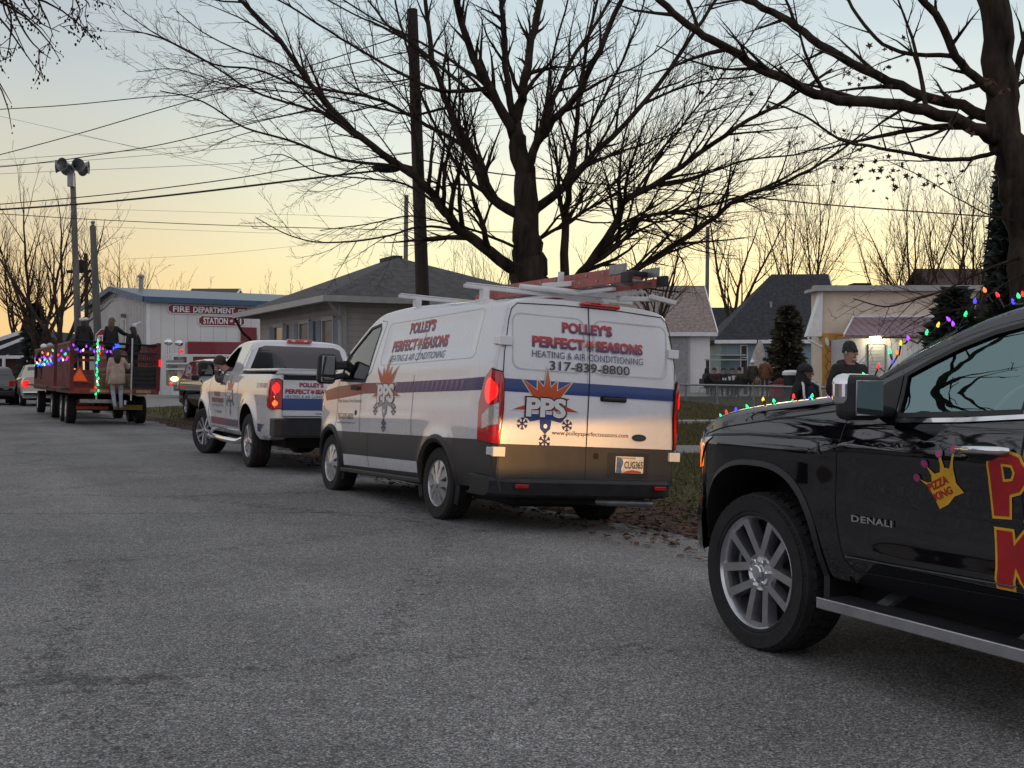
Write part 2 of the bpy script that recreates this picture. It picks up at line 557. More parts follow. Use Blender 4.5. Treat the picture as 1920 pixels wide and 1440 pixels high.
# ------------------------------------------------------------------ wheels
def make_wheel(parent, loc, Rt, Wt, Rr, style, side=1, steer=0, mats=None):
    """wheel > tyre, rim ; axis along local y, outer face towards side*y"""
    T = Matrix.Rotation(-side * pi / 2, 4, 'X')       # lathe z -> side*y
    hub = MB()
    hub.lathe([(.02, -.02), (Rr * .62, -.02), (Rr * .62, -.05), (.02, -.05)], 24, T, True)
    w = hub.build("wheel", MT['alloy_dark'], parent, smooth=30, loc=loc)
    w.rotation_euler = (0, 0, steer)
    ty = MB(); h = Wt / 2
    prof = [(Rr * .97, -h * .82), (Rr * 1.04, -h * .98), (Rt * .80 + Rr * .2, -h * 1.03), (Rt * .93, -h * .99), (Rt * .985, -h * .86), (Rt, -h * .7)]
    gro = .009
    for c in (-.42, 0, .42):
        prof += [(Rt, h * (c - .08)), (Rt - gro, h * (c - .06)), (Rt - gro, h * (c + .06)), (Rt, h * (c + .08))]
    prof += [(Rt, h * .7), (Rt * .985, h * .86), (Rt * .93, h * .99), (Rt * .80 + Rr * .2, h * 1.03), (Rr * 1.10, h * 1.0), (Rr * 1.08, h * .96), (Rr * 1.04, h * .97), (Rr * .99, h * .86), (Rr * .95, h * .6), (Rr * .95, -h * .6), (Rr * .97, -h * .82)]
    ty.lathe(prof, 56, T)
    if style == 'truck':
        nb = 46
        for i in range(nb):
            for row, (c0, c1, off) in enumerate(((-1.0, -.56, 0), (-.50, -.04, .5), (.04, .50, 0), (.56, 1.0, .5))):
                a0 = 2 * pi * (i + off) / nb; a1 = a0 + 2 * pi / nb * .74; sk = .035 * (1 if row % 2 else -1)
                vs = []
                for rr in (Rt - .012, Rt + .006):
                    for aa, cc in ((a0, c0), (a1, c0), (a1 + sk, c1), (a0 + sk, c1)):
                        q = rr - (.022 if abs(cc) == 1.0 else 0)
                        vs.append(T @ Vector((q * cos(aa), q * sin(aa), h * cc * .98)))
                ty.mesh(vs, [(4, 5, 6, 7), (0, 4, 7, 3), (1, 2, 6, 5), (0, 1, 5, 4), (3, 7, 6, 2)])
    ty.build("tyre", MT['rubber'], w, smooth=28)
    rm = MB(); f = h * (.92 if style == 'truck' else .86)
    if style == 'truck':
        rm.lathe([(Rr * .93, -h * .7), (Rr * .93, f - .05), (Rr * .955, f - .02), (Rr * 1.0, f + .002), (Rr * 1.02, f - .006), (Rr * 1.0, f - .02), (Rr * .97, -h * .7)], 56, T)
        for i in range(5):
            for sgn in (-1, 1):
                a = 2 * pi * i / 5 + pi / 10
                def sp(r, off, z):
                    c = Vector((cos(a), sin(a), 0)); t = Vector((-sin(a), cos(a), 0))
                    return T @ (c * r + t * off + Vector((0, 0, z)))
                ri, ro = Rr * .27, Rr * .95
                o0, o1 = sgn * Rr * .15, sgn * Rr * .245
                vs = [sp(ri, o0 - .020, f - .035), sp(ri, o0 + .020, f - .035), sp(ro, o1 + .022, f - .012), sp(ro, o1 - .022, f - .012),
                      sp(ri, o0 - .026, f - .085), sp(ri, o0 + .026, f - .085), sp(ro, o1 + .03, f - .07), sp(ro, o1 - .03, f - .07)]
                rm.mesh(vs, [(0, 1, 2, 3), (0, 4, 5, 1), (1, 5, 6, 2), (2, 6, 7, 3), (3, 7, 4, 0)])
            def br(r0, r1, hw0, hw1):
                return [sp(r0, -hw0, f - .016), sp(r0, hw0, f - .016), sp(r1, hw1, f - .012), sp(r1, -hw1, f - .012)]
            q = br(Rr * .885, Rr * .955, Rr * .22, Rr * .24)
            rm.quad(*q)
        rm.lathe([(.012, f - .028), (.042, f - .03), (.047, f - .042), (.075, f - .05), (Rr * .33, f - .035), (Rr * .36, f - .06), (Rr * .33, f - .10)], 40, T)
        r_o = rm.build("rim", MT['alloy'], w, smooth=28)
        nut = MB()
        for i in range(6):
            a = 2 * pi * i / 6; nut.lathe([(.011, f - .05), (.011, f - .022), (.007, f - .017), (.001, f - .017)], 8, T @ Matrix.Translation((.058 * 1.0 * cos(a), .058 * sin(a), 0)))
        nut.lathe([(.036, f - .03), (.036, f - .012), (.030, f - .008), (.001, f - .008)], 24, T)
        nut.build("lug_nuts", MT['chrome'], w, smooth=28)
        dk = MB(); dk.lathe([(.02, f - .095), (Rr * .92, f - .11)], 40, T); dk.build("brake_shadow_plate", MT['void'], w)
        ca = MB()
        for k in range(7):
            a = radians(-25 + k * 8); ca.box((0, 0, 0), (.02, .035, .05), T @ Matrix.Translation((Rr * .72 * cos(a), Rr * .72 * sin(a), f - .09)) @ Matrix.Rotation(a, 4, 'Z'))
        ca.build("brake_caliper", MT['steel'], w)
    elif style == 'cover':
        rm.lathe([(Rr * .93, -h * .7), (Rr * .95, f - .01), (Rr * 1.0, f + .012), (Rr * 1.03, f + .006), (Rr * 1.0, f - .01)], 48, T)
        for i in range(10):
            a = 2 * pi * i / 10
            def sp(r, off, z):
                c = Vector((cos(a), sin(a), 0)); t = Vector((-sin(a), cos(a), 0))
                return T @ (c * r + t * off + Vector((0, 0, z)))
            pts = [(.16, .030), (.45, .040), (.70, .026), (.97, .066)] if i % 2 else [(.16, .024), (.45, .026), (.70, .046), (.97, .060)]
            for (r0, w0), (r1, w1) in zip(pts, pts[1:]):
                z0, z1 = f + .022 - .02 * r0, f + .022 - .02 * r1
                rm.quad(sp(Rr * r0, -w0 * .75, z0), sp(Rr * r0, w0 * .75, z0), sp(Rr * r1, w1 * .75, z1), sp(Rr * r1, -w1 * .75, z1))
                rm.quad(sp(Rr * r0, w0 * .75, z0), sp(Rr * r0, w0 * .9, z0 - .03), sp(Rr * r1, w1 * .9, z1 - .03), sp(Rr * r1, w1 * .75, z1))
                rm.quad(sp(Rr * r0, -w0 * .75, z0), sp(Rr * r0, -w0 * .9, z0 - .03), sp(Rr * r1, -w1 * .9, z1 - .03), sp(Rr * r1, -w1 * .75, z1))
        rm.lathe([(.001, f + .032), (Rr * .15, f + .03), (Rr * .2, f + .02), (Rr * .24, f - .01)], 32, T)
        rm.build("rim", MT['hubcap'], w, smooth=28)
        dk = MB(); dk.lathe([(.02, f - .02), (Rr * .94, f - .02)], 40, T); dk.build("spoke_shade_disc", MT['alloy_dark'], w)  # dark disc stands in for the shade in the hubcap's slots
    else:      # five fat spokes
        rm.lathe([(Rr * .93, -h * .7), (Rr * .95, f - .02), (Rr * 1.0, f + .01), (Rr * 1.03, f), (Rr * 1.0, f - .012)], 40, T)
        for i in range(5):
            a = 2 * pi * i / 5 + pi / 2
            def sp(r, off, z):
                c = Vector((cos(a), sin(a), 0)); t = Vector((-sin(a), cos(a), 0))
                return T @ (c * r + t * off + Vector((0, 0, z)))
            for sg in (-1, 1):
                vs = [sp(Rr * .2, sg * .008, f - .0), sp(Rr * .2, sg * .05, f - .005), sp(Rr * .96, sg * .085, f - .0), sp(Rr * .96, sg * .035, f + .004)]
                rm.quad(*vs)
                rm.quad(vs[0], vs[3], sp(Rr * .96, sg * .03, f - .05), sp(Rr * .2, sg * .004, f - .05))
                rm.quad(vs[1], vs[2], sp(Rr * .96, sg * .09, f - .05), sp(Rr * .2, sg * .055, f - .05))
        rm.lathe([(.001, f + .01), (Rr * .2, f + .008), (Rr * .27, f - .02)], 28, T)
        rm.build("rim", MT['alloy'], w, smooth=28)
        dk = MB(); dk.lathe([(.02, f - .06), (Rr * .94, f - .07)], 32, T); dk.build("spoke_shade_disc", MT['void'], w)  # near-black disc stands in for the shade between the spokes
    return w

# ------------------------------------------------------------------ ground and road
def ground_mat():
    m, nt, N, L, b = nodes("lawn_and_dirt")
    geo = N("ShaderNodeNewGeometry")
    dv = N("ShaderNodeVectorMath"); dv.operation = 'DOT_PRODUCT'; dv.inputs[1].default_value = tuple(RV)
    L(geo.outputs["Position"], dv.inputs[0])
    n1 = N("ShaderNodeTexNoise"); n1.inputs["Scale"].default_value = .9; n1.inputs["Detail"].default_value = 8
    n2 = N("ShaderNodeTexNoise"); n2.inputs["Scale"].default_value = 14; n2.inputs["Detail"].default_value = 6
    L(geo.outputs["Position"], n1.inputs["Vector"]); L(geo.outputs["Position"], n2.inputs["Vector"])
    g = N("ShaderNodeValToRGB"); e = g.color_ramp.elements
    e[0].position, e[0].color = .3, (.058, .060, .026, 1); e[1].position, e[1].color = .72, (.155, .140, .072, 1)
    q = e.new(.5); q.color = (.096, .100, .042, 1)
    L(n2.outputs["Fac"], g.inputs[0])
    d = N("ShaderNodeValToRGB"); e = d.color_ramp.elements
    e[0].position, e[0].color = .3, (.045, .032, .024, 1); e[1].position, e[1].color = .7, (.115, .085, .065, 1)
    L(n2.outputs["Fac"], d.inputs[0])
    ad = N("ShaderNodeMath"); ad.operation = 'MULTIPLY_ADD'; ad.inputs[1].default_value = 2.2; L(n1.outputs["Fac"], ad.inputs[0]); L(dv.outputs["Value"], ad.inputs[2])
    mr = N("ShaderNodeMapRange"); mr.interpolation_type = 'SMOOTHSTEP'; mr.inputs["From Min"].default_value = 7.9; mr.inputs["From Max"].default_value = 9.2
    L(ad.outputs[0], mr.inputs["Value"])
    mx = N("ShaderNodeMixRGB"); L(mr.outputs[0], mx.inputs[0]); L(d.outputs[0], mx.inputs[1]); L(g.outputs[0], mx.inputs[2])
    L(mx.outputs[0], b.inputs["Base Color"]); b.inputs["Roughness"].default_value = .95; b.inputs["Specular IOR Level"].default_value = .1
    bp = N("ShaderNodeBump"); bp.inputs["Strength"].default_value = .6; bp.inputs["Distance"].default_value = .04
    L(n2.outputs["Fac"], bp.inputs["Height"]); L(bp.outputs[0], b.inputs["Normal"])
    return m


def road_mat():
    m, nt, N, L, b = nodes("chip_seal_asphalt")
    geo = N("ShaderNodeNewGeometry")
    v = N("ShaderNodeTexVoronoi"); v.inputs["Scale"].default_value = 150; L(geo.outputs["Position"], v.inputs["Vector"])
    v2 = N("ShaderNodeTexVoronoi"); v2.inputs["Scale"].default_value = 90; L(geo.outputs["Position"], v2.inputs["Vector"])
    nb = N("ShaderNodeTexNoise"); nb.inputs["Scale"].default_value = .55; nb.inputs["Detail"].default_value = 7; nb.inputs["Roughness"].default_value = .65
    L(geo.outputs["Position"], nb.inputs["Vector"])
    nm = N("ShaderNodeTexNoise"); nm.inputs["Scale"].default_value = 9; nm.inputs["Detail"].default_value = 8; L(geo.outputs["Position"], nm.inputs["Vector"])
    sx = N("ShaderNodeSeparateColor"); L(v.outputs["Color"], sx.inputs[0])
    sx2 = N("ShaderNodeSeparateColor"); L(v2.outputs["Color"], sx2.inputs[0])
    r1 = N("ShaderNodeValToRGB"); e = r1.color_ramp.elements
    e[0].position, e[0].color = .05, (.075, .073, .073, 1); e[1].position, e[1].color = 1.0, (.54, .525, .52, 1)
    for p, c in ((.55, .20), (.85, .32)):
        q = e.new(p); q.color = (c, c * .972, c * .965, 1)
    L(sx.outputs[0], r1.inputs[0])
    r2 = N("ShaderNodeMapRange"); r2.inputs["To Min"].default_value = .74; r2.inputs["To Max"].default_value = 1.40; L(sx2.outputs[0], r2.inputs["Value"])
    # broad worn lanes, tar bleed and patches
    r3 = N("ShaderNodeMapRange"); r3.inputs["From Min"].default_value = .3; r3.inputs["From Max"].default_value = .7; r3.inputs["To Min"].default_value = .74; r3.inputs["To Max"].default_value = 1.16
    L(nb.outputs["Fac"], r3.inputs["Value"])
    r4 = N("ShaderNodeMapRange"); r4.inputs["From Min"].default_value = .3; r4.inputs["From Max"].default_value = .7; r4.inputs["To Min"].default_value = .90; r4.inputs["To Max"].default_value = 1.08
    L(nm.outputs["Fac"], r4.inputs["Value"])
    # hairline cracks
    vc = N("ShaderNodeTexVoronoi"); vc.feature = 'DISTANCE_TO_EDGE'; vc.inputs["Scale"].default_value = .28
    wv = N("ShaderNodeVectorMath"); wv.operation = 'MULTIPLY_ADD'; wv.inputs[1].default_value = (.9, .9, 0)
    L(nm.outputs["Color"], wv.inputs[0]); L(geo.outputs["Position"], wv.inputs[2]); L(wv.outputs[0], vc.inputs["Vector"])
    rc = N("ShaderNodeMapRange"); rc.inputs["From Min"].default_value = 0; rc.inputs["From Max"].default_value = .008; rc.inputs["To Min"].default_value = .40; rc.inputs["To Max"].default_value = 1
    L(vc.outputs["Distance"], rc.inputs["Value"])
    # one long transverse crack across the lane
    sp = N("ShaderNodeSeparateXYZ"); L(geo.outputs["Position"], sp.inputs[0])
    c1 = N("ShaderNodeMath"); c1.operation = 'MULTIPLY_ADD'; c1.inputs[1].default_value = -.035; L(sp.outputs["X"], c1.inputs[0]); L(sp.outputs["Y"], c1.inputs[2])
    c2 = N("ShaderNodeMath"); c2.operation = 'MULTIPLY_ADD'; c2.inputs[1].default_value = .22; L(nm.outputs["Fac"], c2.inputs[0]); L(c1.outputs[0], c2.inputs[2])
    c3 = N("ShaderNodeMath"); c3.operation = 'SUBTRACT'; c3.inputs[1].default_value = 11.62; L(c2.outputs[0], c3.inputs[0])
    c4 = N("ShaderNodeMath"); c4.operation = 'ABSOLUTE'; L(c3.outputs[0], c4.inputs[0])
    rk = N("ShaderNodeMapRange"); rk.inputs["From Min"].default_value = .008; rk.inputs["From Max"].default_value = .022; rk.inputs["To Min"].default_value = .35; rk.inputs["To Max"].default_value = 1; L(c4.outputs[0], rk.inputs["Value"])
    # worn wheel lanes: streaks that run along the road
    ml = N("ShaderNodeMapping"); ml.inputs["Rotation"].default_value = (0, 0, -RT); L(geo.outputs["Position"], ml.inputs[0])
    m2 = N("ShaderNodeMapping"); m2.inputs["Scale"].default_value = (.75, .05, 1); L(ml.outputs[0], m2.inputs[0])
    nl = N("ShaderNodeTexNoise"); nl.inputs["Scale"].default_value = 1.0; nl.inputs["Detail"].default_value = 5; L(m2.outputs[0], nl.inputs["Vector"])
    rl = N("ShaderNodeMapRange"); rl.inputs["From Min"].default_value = .35; rl.inputs["From Max"].default_value = .65; rl.inputs["To Min"].default_value = .80; rl.inputs["To Max"].default_value = 1.08; L(nl.outputs["Fac"], rl.inputs["Value"])
    # oil drips and dark spots
    vo = N("ShaderNodeTexVoronoi"); vo.inputs["Scale"].default_value = 1.1; L(wv.outputs[0], vo.inputs["Vector"])
    so = N("ShaderNodeSeparateColor"); L(vo.outputs["Color"], so.inputs[0])
    oz = N("ShaderNodeMath"); oz.operation = 'MULTIPLY'; oz.inputs[1].default_value = .13; L(so.outputs[0], oz.inputs[0])
    od = N("ShaderNodeMath"); od.operation = 'SUBTRACT'; L(vo.outputs["Distance"], od.inputs[0]); L(oz.outputs[0], od.inputs[1])
    ro = N("ShaderNodeMapRange"); ro.inputs["From Min"].default_value = -.02; ro.inputs["From Max"].default_value = .03; ro.inputs["To Min"].default_value = .72; ro.inputs["To Max"].default_value = 1; L(od.outputs[0], ro.inputs["Value"])
    col = r1.outputs[0]
    for s in (r2, r3, r4, rc, rk, rl, ro):
        mu = N("ShaderNodeMixRGB"); mu.blend_type = 'MULTIPLY'; mu.inputs[0].default_value = 1
        L(col, mu.inputs[1]); L(s.outputs[0], mu.inputs[2]); col = mu.outputs[0]
    L(col, b.inputs["Base Color"])
    b.inputs["Roughness"].default_value = .82; b.inputs["Specular IOR Level"].default_value = .25
    bp = N("ShaderNodeBump"); bp.inputs["Strength"].default_value = .55; bp.inputs["Distance"].default_value = .012
    L(sx.outputs[1], bp.inputs["Height"]); L(bp.outputs[0], b.inputs["Normal"])
    return m


MT['ground'] = ground_mat(); MT['road'] = road_mat()


def strip_sheet(name, vs_, us_, zf, mat):
    mb = MB(); n = len(vs_)
    for u in us_:
        for v in vs_:
            p = RD(u, v); mb.v.append((p.x, p.y, zf(u, v)))
    for i in range(len(us_) - 1):
        for j in range(n - 1):
            a = i * n + j; mb.f.append((a, a + 1, a + 1 + n, a + n)); mb.m.append(0)
    o = mb.build(name, mat, smooth=60)
    return tag(o, kind='structure')


def gz_uv(u, v):
    p = RD(u, v); return ground_z(p.x, p.y)


def lawn_z(u, v):
    if v < 6.0: return -.16
    return gz_uv(u, v)


strip_sheet("ground", [-900, -200, -60, -12, -6.2, -5.2, 0, 5.2, 5.9, 6.05, 6.3, 6.8, 7.4, 8.2, 9, 10, 11, 12, 14, 16, 18, 20, 23, 26, 29, 32, 36, 40, 46, 52, 60, 80, 200, 900],
            [-300, -60, -15, -5] + list(range(0, 70, 2)) + [80, 120, 250, 500, 1200], lambda u, v: -.16 if -5.3 < v < 5.95 else (lawn_z(u, v) if v > 0 else -.02), MT['ground'])
rr_ = random.Random(3)
edge = {}


def road_z(u, v):
    return gz_uv(u, v) + .012


def road_sheet():
    us = [-60, -20, -8, -4, -2] + [i * .5 for i in range(0, 120)] + [70, 90, 130, 250, 500]
    vs0 = [-5.5, -3, 0, 2, 3.5, 4.3, 4.6, 5.0, 5.4, 5.8]
    mb = MB(); n = len(vs0) + 2
    for u in us:
        e = 6.12 + .16 * sin(u * .9) + .1 * sin(u * 2.7 + 1) + rr_.uniform(-.05, .05)
        for v in vs0 + [e, e + .06]:
            p = RD(u, v); z = road_z(u, v) if v <= e else ground_z(p.x, p.y) - .05
            mb.v.append((p.x, p.y, z))
    for i in range(len(us) - 1):
        for j in range(n - 1):
            a = i * n + j; mb.f.append((a, a + 1, a + 1 + n, a + n)); mb.m.append(0)
    tag(mb.build("road", MT['road'], smooth=60), kind='structure')


road_sheet()

# ------------------------------------------------------------------ lettering shared by the two company vehicles
def company_art(prefix, fn, parent, s0, t0, W_, wash=False, lines=True):
    """name block, W_ wide, top left at (s0,t0)"""
    k = W_ / 1.2
    red = MT['red_fade']
    lay("lettering", shift(text2d("POLLEY'S", .545 * k, .105 * k, bold=.05), s0 + .315 * k, t0 - .125 * k), fn, red, parent, .1, .06)
    lay("lettering", shift(text2d("PERFECT", .555 * k, .105 * k, bold=.05), s0, t0 - .275 * k), fn, red, parent, .1, .06)
    lay("lettering", shift(text2d("SEASONS", .525 * k, .105 * k, bold=.05), s0 + .675 * k, t0 - .275 * k), fn, red, parent, .1, .06)
    lay("lettering", shift(text2d("HEATING & AIR CONDITIONING", 1.2 * k, .062 * k), s0, t0 - .365 * k), fn, MT['navy'], parent, .1, .06)
    small_burst(fn, parent, s0 + .615 * k, t0 - .225 * k, .06 * k)


def burst_poly(cx, cy, r, n=9, a0=-10, a1=190, inner=.55, k=1.25):
    pts = []
    for i in range(n):
        a = radians(a0 + (a1 - a0) * i / (n - 1)); b = radians(a0 + (a1 - a0) * (i + .5) / (n - 1))
        rr = r * (k if i % 2 == 0 else .92)
        pts.append((cx + rr * cos(a), cy + rr * sin(a)))
        if i < n - 1: pts.append((cx + r * inner * cos(b), cy + r * inner * sin(b)))
    return pts


def small_burst(fn, parent, cx, cy, r):
    lay("emblem", poly2d(burst_poly(cx, cy, r, 7)), fn, MT['sun_fade'], parent, .1, .06)
    lay("emblem", flake2d(cx, cy - r * .35, r * .55), fn, MT['navy'], parent, .1, .06)


def flake2d(cx, cy, r):
    polys = []
    for i in range(6):
        a = radians(30 + 60 * i); d = Vector((cos(a), sin(a))); q = Vector((-d.y, d.x)); c = Vector((cx, cy)); w = r * .11
        polys.append([tuple(c - q * w), tuple(c + d * r - q * w), tuple(c + d * r + q * w), tuple(c + q * w)])
        for sg in (-1, 1):
            b = c + d * r * .62; e = b + (d + q * sg) * r * .3; pw = (d - q * sg).normalized() * w * .8
            polys.append([tuple(b - pw), tuple(e - pw), tuple(e + pw), tuple(b + pw)])
    return poly2d(*polys)


def pps_art(fn, parent, cx, cy, w, off):
    """the sunburst and snowflake emblem; cx,cy centre of the letters"""
    k = w / .5
    ring = burst_poly(cx, cy + .02 * k, .27 * k, 9, -8, 188, .62, 1.28)
    lay("emblem", poly2d(burst_poly(cx, cy + .02 * k, .29 * k, 9, -9, 189, .62, 1.28)), fn(off), MT['white_print'], parent, .06, .06)
    lay("emblem", poly2d(ring), fn(off + .0012), MT['sun_fade'], parent, .06, .06)
    low = [(cx - .22 * k, cy - .06 * k), (cx - .16 * k, cy - .13 * k), (cx - .06 * k, cy - .11 * k), (cx - .05 * k, cy - .19 * k), (cx, cy - .235 * k), (cx + .05 * k, cy - .19 * k), (cx + .06 * k, cy - .11 * k), (cx + .16 * k, cy - .13 * k), (cx + .22 * k, cy - .06 * k)]
    lay("emblem", poly2d(low), fn(off + .0012), MT['blue_vinyl'], parent, .06, .06)
    for dx, dy, r in ((-.235, -.15, .055), (.225, -.15, .055), (0, -.30, .06)):
        lay("emblem", flake2d(cx + dx * k, cy + dy * k, r * k), fn(off + .0018), MT['navy'], parent, .06, .06)
    lay("emblem", poly2d(ell(cx, cy - .165 * k, .02 * k, .02 * k, 10)), fn(off + .002), MT['white_print'], parent)
    lay("emblem", poly2d([(cx, cy - .2 * k), (cx + .012 * k, cy - .27 * k), (cx - .012 * k, cy - .27 * k)]), fn(off + .002), MT['navy'], parent)
    lay("emblem", shift(text2d("PPS", .44 * k, .20 * k, bold=.075), cx - .22 * k, cy - .10 * k), fn(off + .0024), MT['black_print'], parent, .06, .06)
    lay("emblem", shift(text2d("PPS", .41 * k, .175 * k, bold=.045), cx - .205 * k, cy - .0875 * k), fn(off + .0036), MT['white_print'], parent, .06, .06)


# ------------------------------------------------------------------ white cargo van
def build_van():
    O = Vector((.122, 11.340, -.051))
    th = radians(27.8)
    root = thing("cargo_van", "white cargo van with a blue stripe, company lettering and a ladder rack on its roof", "van",
                 O, (radians(3.5), 0, pi / 2 + th))
    RAKE = .024
    wt = [(.26, .90), (.40, .945), (.55, .968), (.80, .982), (1.2, .984), (1.40, .976), (1.48, .962), (1.75, .908), (1.95, .862), (2.05, .845)]
    tt = [(-1.2, .992), (-.5, 1), (2.6, 1), (3.2, .988), (3.6, .968), (3.8, .93), (3.95, .875), (4.08, .77), (4.16, .60)]
    zt = [(-1.2, 2.03), (0, 2.09), (1.5, 2.15), (2.0, 2.135), (2.3, 2.05), (2.6, 1.88), (2.95, 1.66), (3.25, 1.44), (3.4, 1.35), (3.7, 1.24), (3.9, 1.12), (4.05, .97), (4.16, .80)]
    XR = -1.16
    wheels = ((.05, .35), (3.22, .33))

    def lean(z): return .11 * max(0, (z - 1.25) / .85) ** 1.4

    def warp(p):
        x, y, z = p
        if x < -.5: x += lean(z) * (1 - sstep(-1.16, -.5, x))
        return Vector((x, y, z + RAKE * (2.7 - p[0])))

    def W(x, z):
        w = smooth_tab(wt, z) * smooth_tab(tt, x)
        if x < XR + .07:
            q = .07 - (x - XR); w -= .07 - sqrt(max(0, .07 ** 2 - q * q))
        w -= .011 * box_mask(x, z, -.62, 1.72, 1.50, 1.93, .07)
        w -= .006 * box_mask(x, z, -.7, 2.15, 1.0, 1.42, .12)
        w += .008 * exp(-((z - .90) / .03) ** 2) * sstep(.2, .6, x) * (1 - sstep(2.7, 2.95, x))
        for wx, wz in wheels:
            r = sqrt((x - wx) ** 2 + (z - wz + RAKE * (2.7 - wx)) ** 2)
            w += .018 * exp(-((r - .46) / .06) ** 2)
        return w

    def VS(off):
        return lambda x, z: warp((x, W(x, z) + off, z))

    def VSt(off):       # drawing coordinates seen from the left: s runs to the rear
        return lambda s, t: warp((-s, W(-s, t) + off, t))

    def VRt(off):       # seen from behind; t = height above the ground
        return lambda s, t: Vector((XR + lean(t - .092) - off, -s, t))

    def ring(x):
        z0 = lerp_tab([(-1.16, .36), (-1.0, .33), (3.9, .28), (4.16, .34)], x)
        ztop = smooth_tab(zt, x)
        rr = lerp_tab([(2.0, .13), (2.9, .10), (3.4, .06), (4.16, .10)], x)
        zs = ztop - rr
        pts = []
        for i in range(46):
            z = z0 + (zs - z0) * i / 45; pts.append((W(x, z), z))
        ws = pts[-1][0]
        for i in range(1, 11):
            a = pi / 2 * i / 10; pts.append((ws * cos(a) ** .45 if i < 10 else 0, zs + rr * (sin(a) ** .62)))
        return pts
    xs = [XR, XR + .004, XR + .012, XR + .025, XR + .045, XR + .07] + [XR + .07 + i * .05 for i in range(1, 98)]
    xs = [x for x in xs if x < 3.88] + [3.90, 3.95, 4.0, 4.04, 4.08, 4.11, 4.14, 4.16]
    body = loft("body", xs, ring, MT['white_paint'], root, warp)
    body.data.materials.append(MT['void'])
    cuts = [cutter('arch', x=wx, z=wz, r=.415, y0=.55, y1=1.3) for wx, wz in wheels] + [cutter('arch', x=wx, z=wz, r=.415, y0=-1.3, y1=-.55) for wx, wz in wheels]
    win = [(2.98, 1.34), (2.86, 1.60), (2.30, 1.93), (2.02, 1.96), (1.98, 1.90), (2.06, 1.40), (2.12, 1.31)]
    cuts.append(cutter('side', poly=[(x, z + RAKE * (2.7 - x)) for x, z in win], y0=-1.3, y1=1.3))
    bake_bool(body, cuts)
    g = lay("side_window", poly2d(win), lambda s, t: warp((s, W(s, t) - .006, t)), MT['glass'], root)
    lay("side_window", poly2d(win), lambda s, t: warp((s, -W(s, t) + .006, t)), MT['glass'], root)
    lay("window_trim", strip2d(win, .03, True), VS(.004), MT['black_plastic'], root)
    # windscreen on the sloping nose
    zsf = lambda x: smooth_tab(zt, x)
    lay("windscreen", poly2d([(2.22, -.74), (2.3, -.78), (3.2, -.82), (3.24, 0), (3.2, .82), (2.3, .78), (2.22, .74)]),
        lambda x, y: warp((x, y, zsf(x) - .10 * (abs(y) / .93) ** 5 + .012)), MT['tint'], root, .1, .1)
    inner = MB(); inner.box((2.25, .42, 1.0), (.5, .5, .9)); inner.box((2.05, .42, 1.45), (.14, .48, .8)); inner.box((2.05, .42, 1.86), (.1, .26, .2))
    inner.build("driver_seat", MT['black_plastic'], root, bevel=.05)
    st = MB(); st.tube([(2.72 + .08 * cos(a) * .4, .42 + .19 * sin(a), 1.30 + .19 * cos(a)) for a in [2 * pi * i / 20 for i in range(21)]], .014, 6)
    st.build("steering_wheel", MT['black_plastic'], root)
    # lower wrap, white sill panel, step
    far = lambda r: (lambda x, z: all((x - wx) ** 2 + (z + RAKE * (2.7 - wx) - wz) ** 2 > r * r for wx, wz in wheels))
    lay("lower_cladding", poly2d([(-1.156, .735), (2.75, .735), (3.55, .74), (3.92, .72), (3.92, .30), (-1.156, .30)]), VS(.004), MT['dark_grey'], root, .03, .03, keep=far(.43))
    sill = [(2.80, .47), (.56, .475), (.50, .36), (2.76, .34)]
    lay("white_sill", poly2d(sill), VS(.008), MT['white_paint'], root, .1, .05)
    lay("sill_seam", strip2d([(1.95, .36), (1.95, .735)], .008), VS(.010), MT['seam'], root)
    sb = MB(); sb.bar(warp((2.82, .93, .285)), warp((.44, .93, .285)), .10, .05); sb.build("side_step", MT['black_plastic'], root, bevel=.012)
    for wx, wz in wheels:
        for sd in (1, -1):
            fl = MB(); k = 40; ro, ri = [], []
            for i in range(k + 1):
                a = radians(-22 + 224 * i / k)
                zc = wz - RAKE * (2.7 - wx)
                for rad, lst, o in ((.475, ro, .004), (.40, ri, .022)):
                    x, z = wx + rad * cos(a), zc + rad * sin(a)
                    p = warp((x, W(x, max(z, .3)) + o, z)); lst.append(Vector((p.x, p.y * sd, p.z)))
            mid = [(a + b) / 2 + Vector((0, .022 * sd, 0)) for a, b in zip(ro, ri)]
            deep = [p + Vector((0, -.12 * sd, 0)) for p in ri]
            for A, B in ((ro, mid), (mid, ri), (ri, deep)):
                for i in range(k): fl.quad(A[i], A[i + 1], B[i + 1], B[i])
            fl.build("wheel_arch_flare", MT['black_plastic'], root, smooth=50)
    # painted stripe along the side: red at the nose running to blue
    top = [(-1.155, 1.300), (-.3, 1.288), (1.0, 1.285), (2.1, 1.292), (3.0, 1.27), (3.6, 1.22)]
    bot = [(3.5, 1.10), (3.0, 1.12), (2.1, 1.172), (1.0, 1.172), (-.3, 1.176), (-1.155, 1.180)]
    lay("side_stripe", poly2d([(-x, z) for x, z in top + bot]), VSt(.0025), MT['stripe_fade'], root, .08, .05)
    hatch = []
    for i in range(15):
        x = 1.2 - i * .115; hatch.append([(-x, 1.175), (-x + .02, 1.175), (-x + .085, 1.284), (-x + .065 - .003 * i, 1.284)])
    lay("stripe_hatching", poly2d(*hatch), VSt(.0035), M("hatching_print", (.16, .03, .13), .35, coat=.4), root)
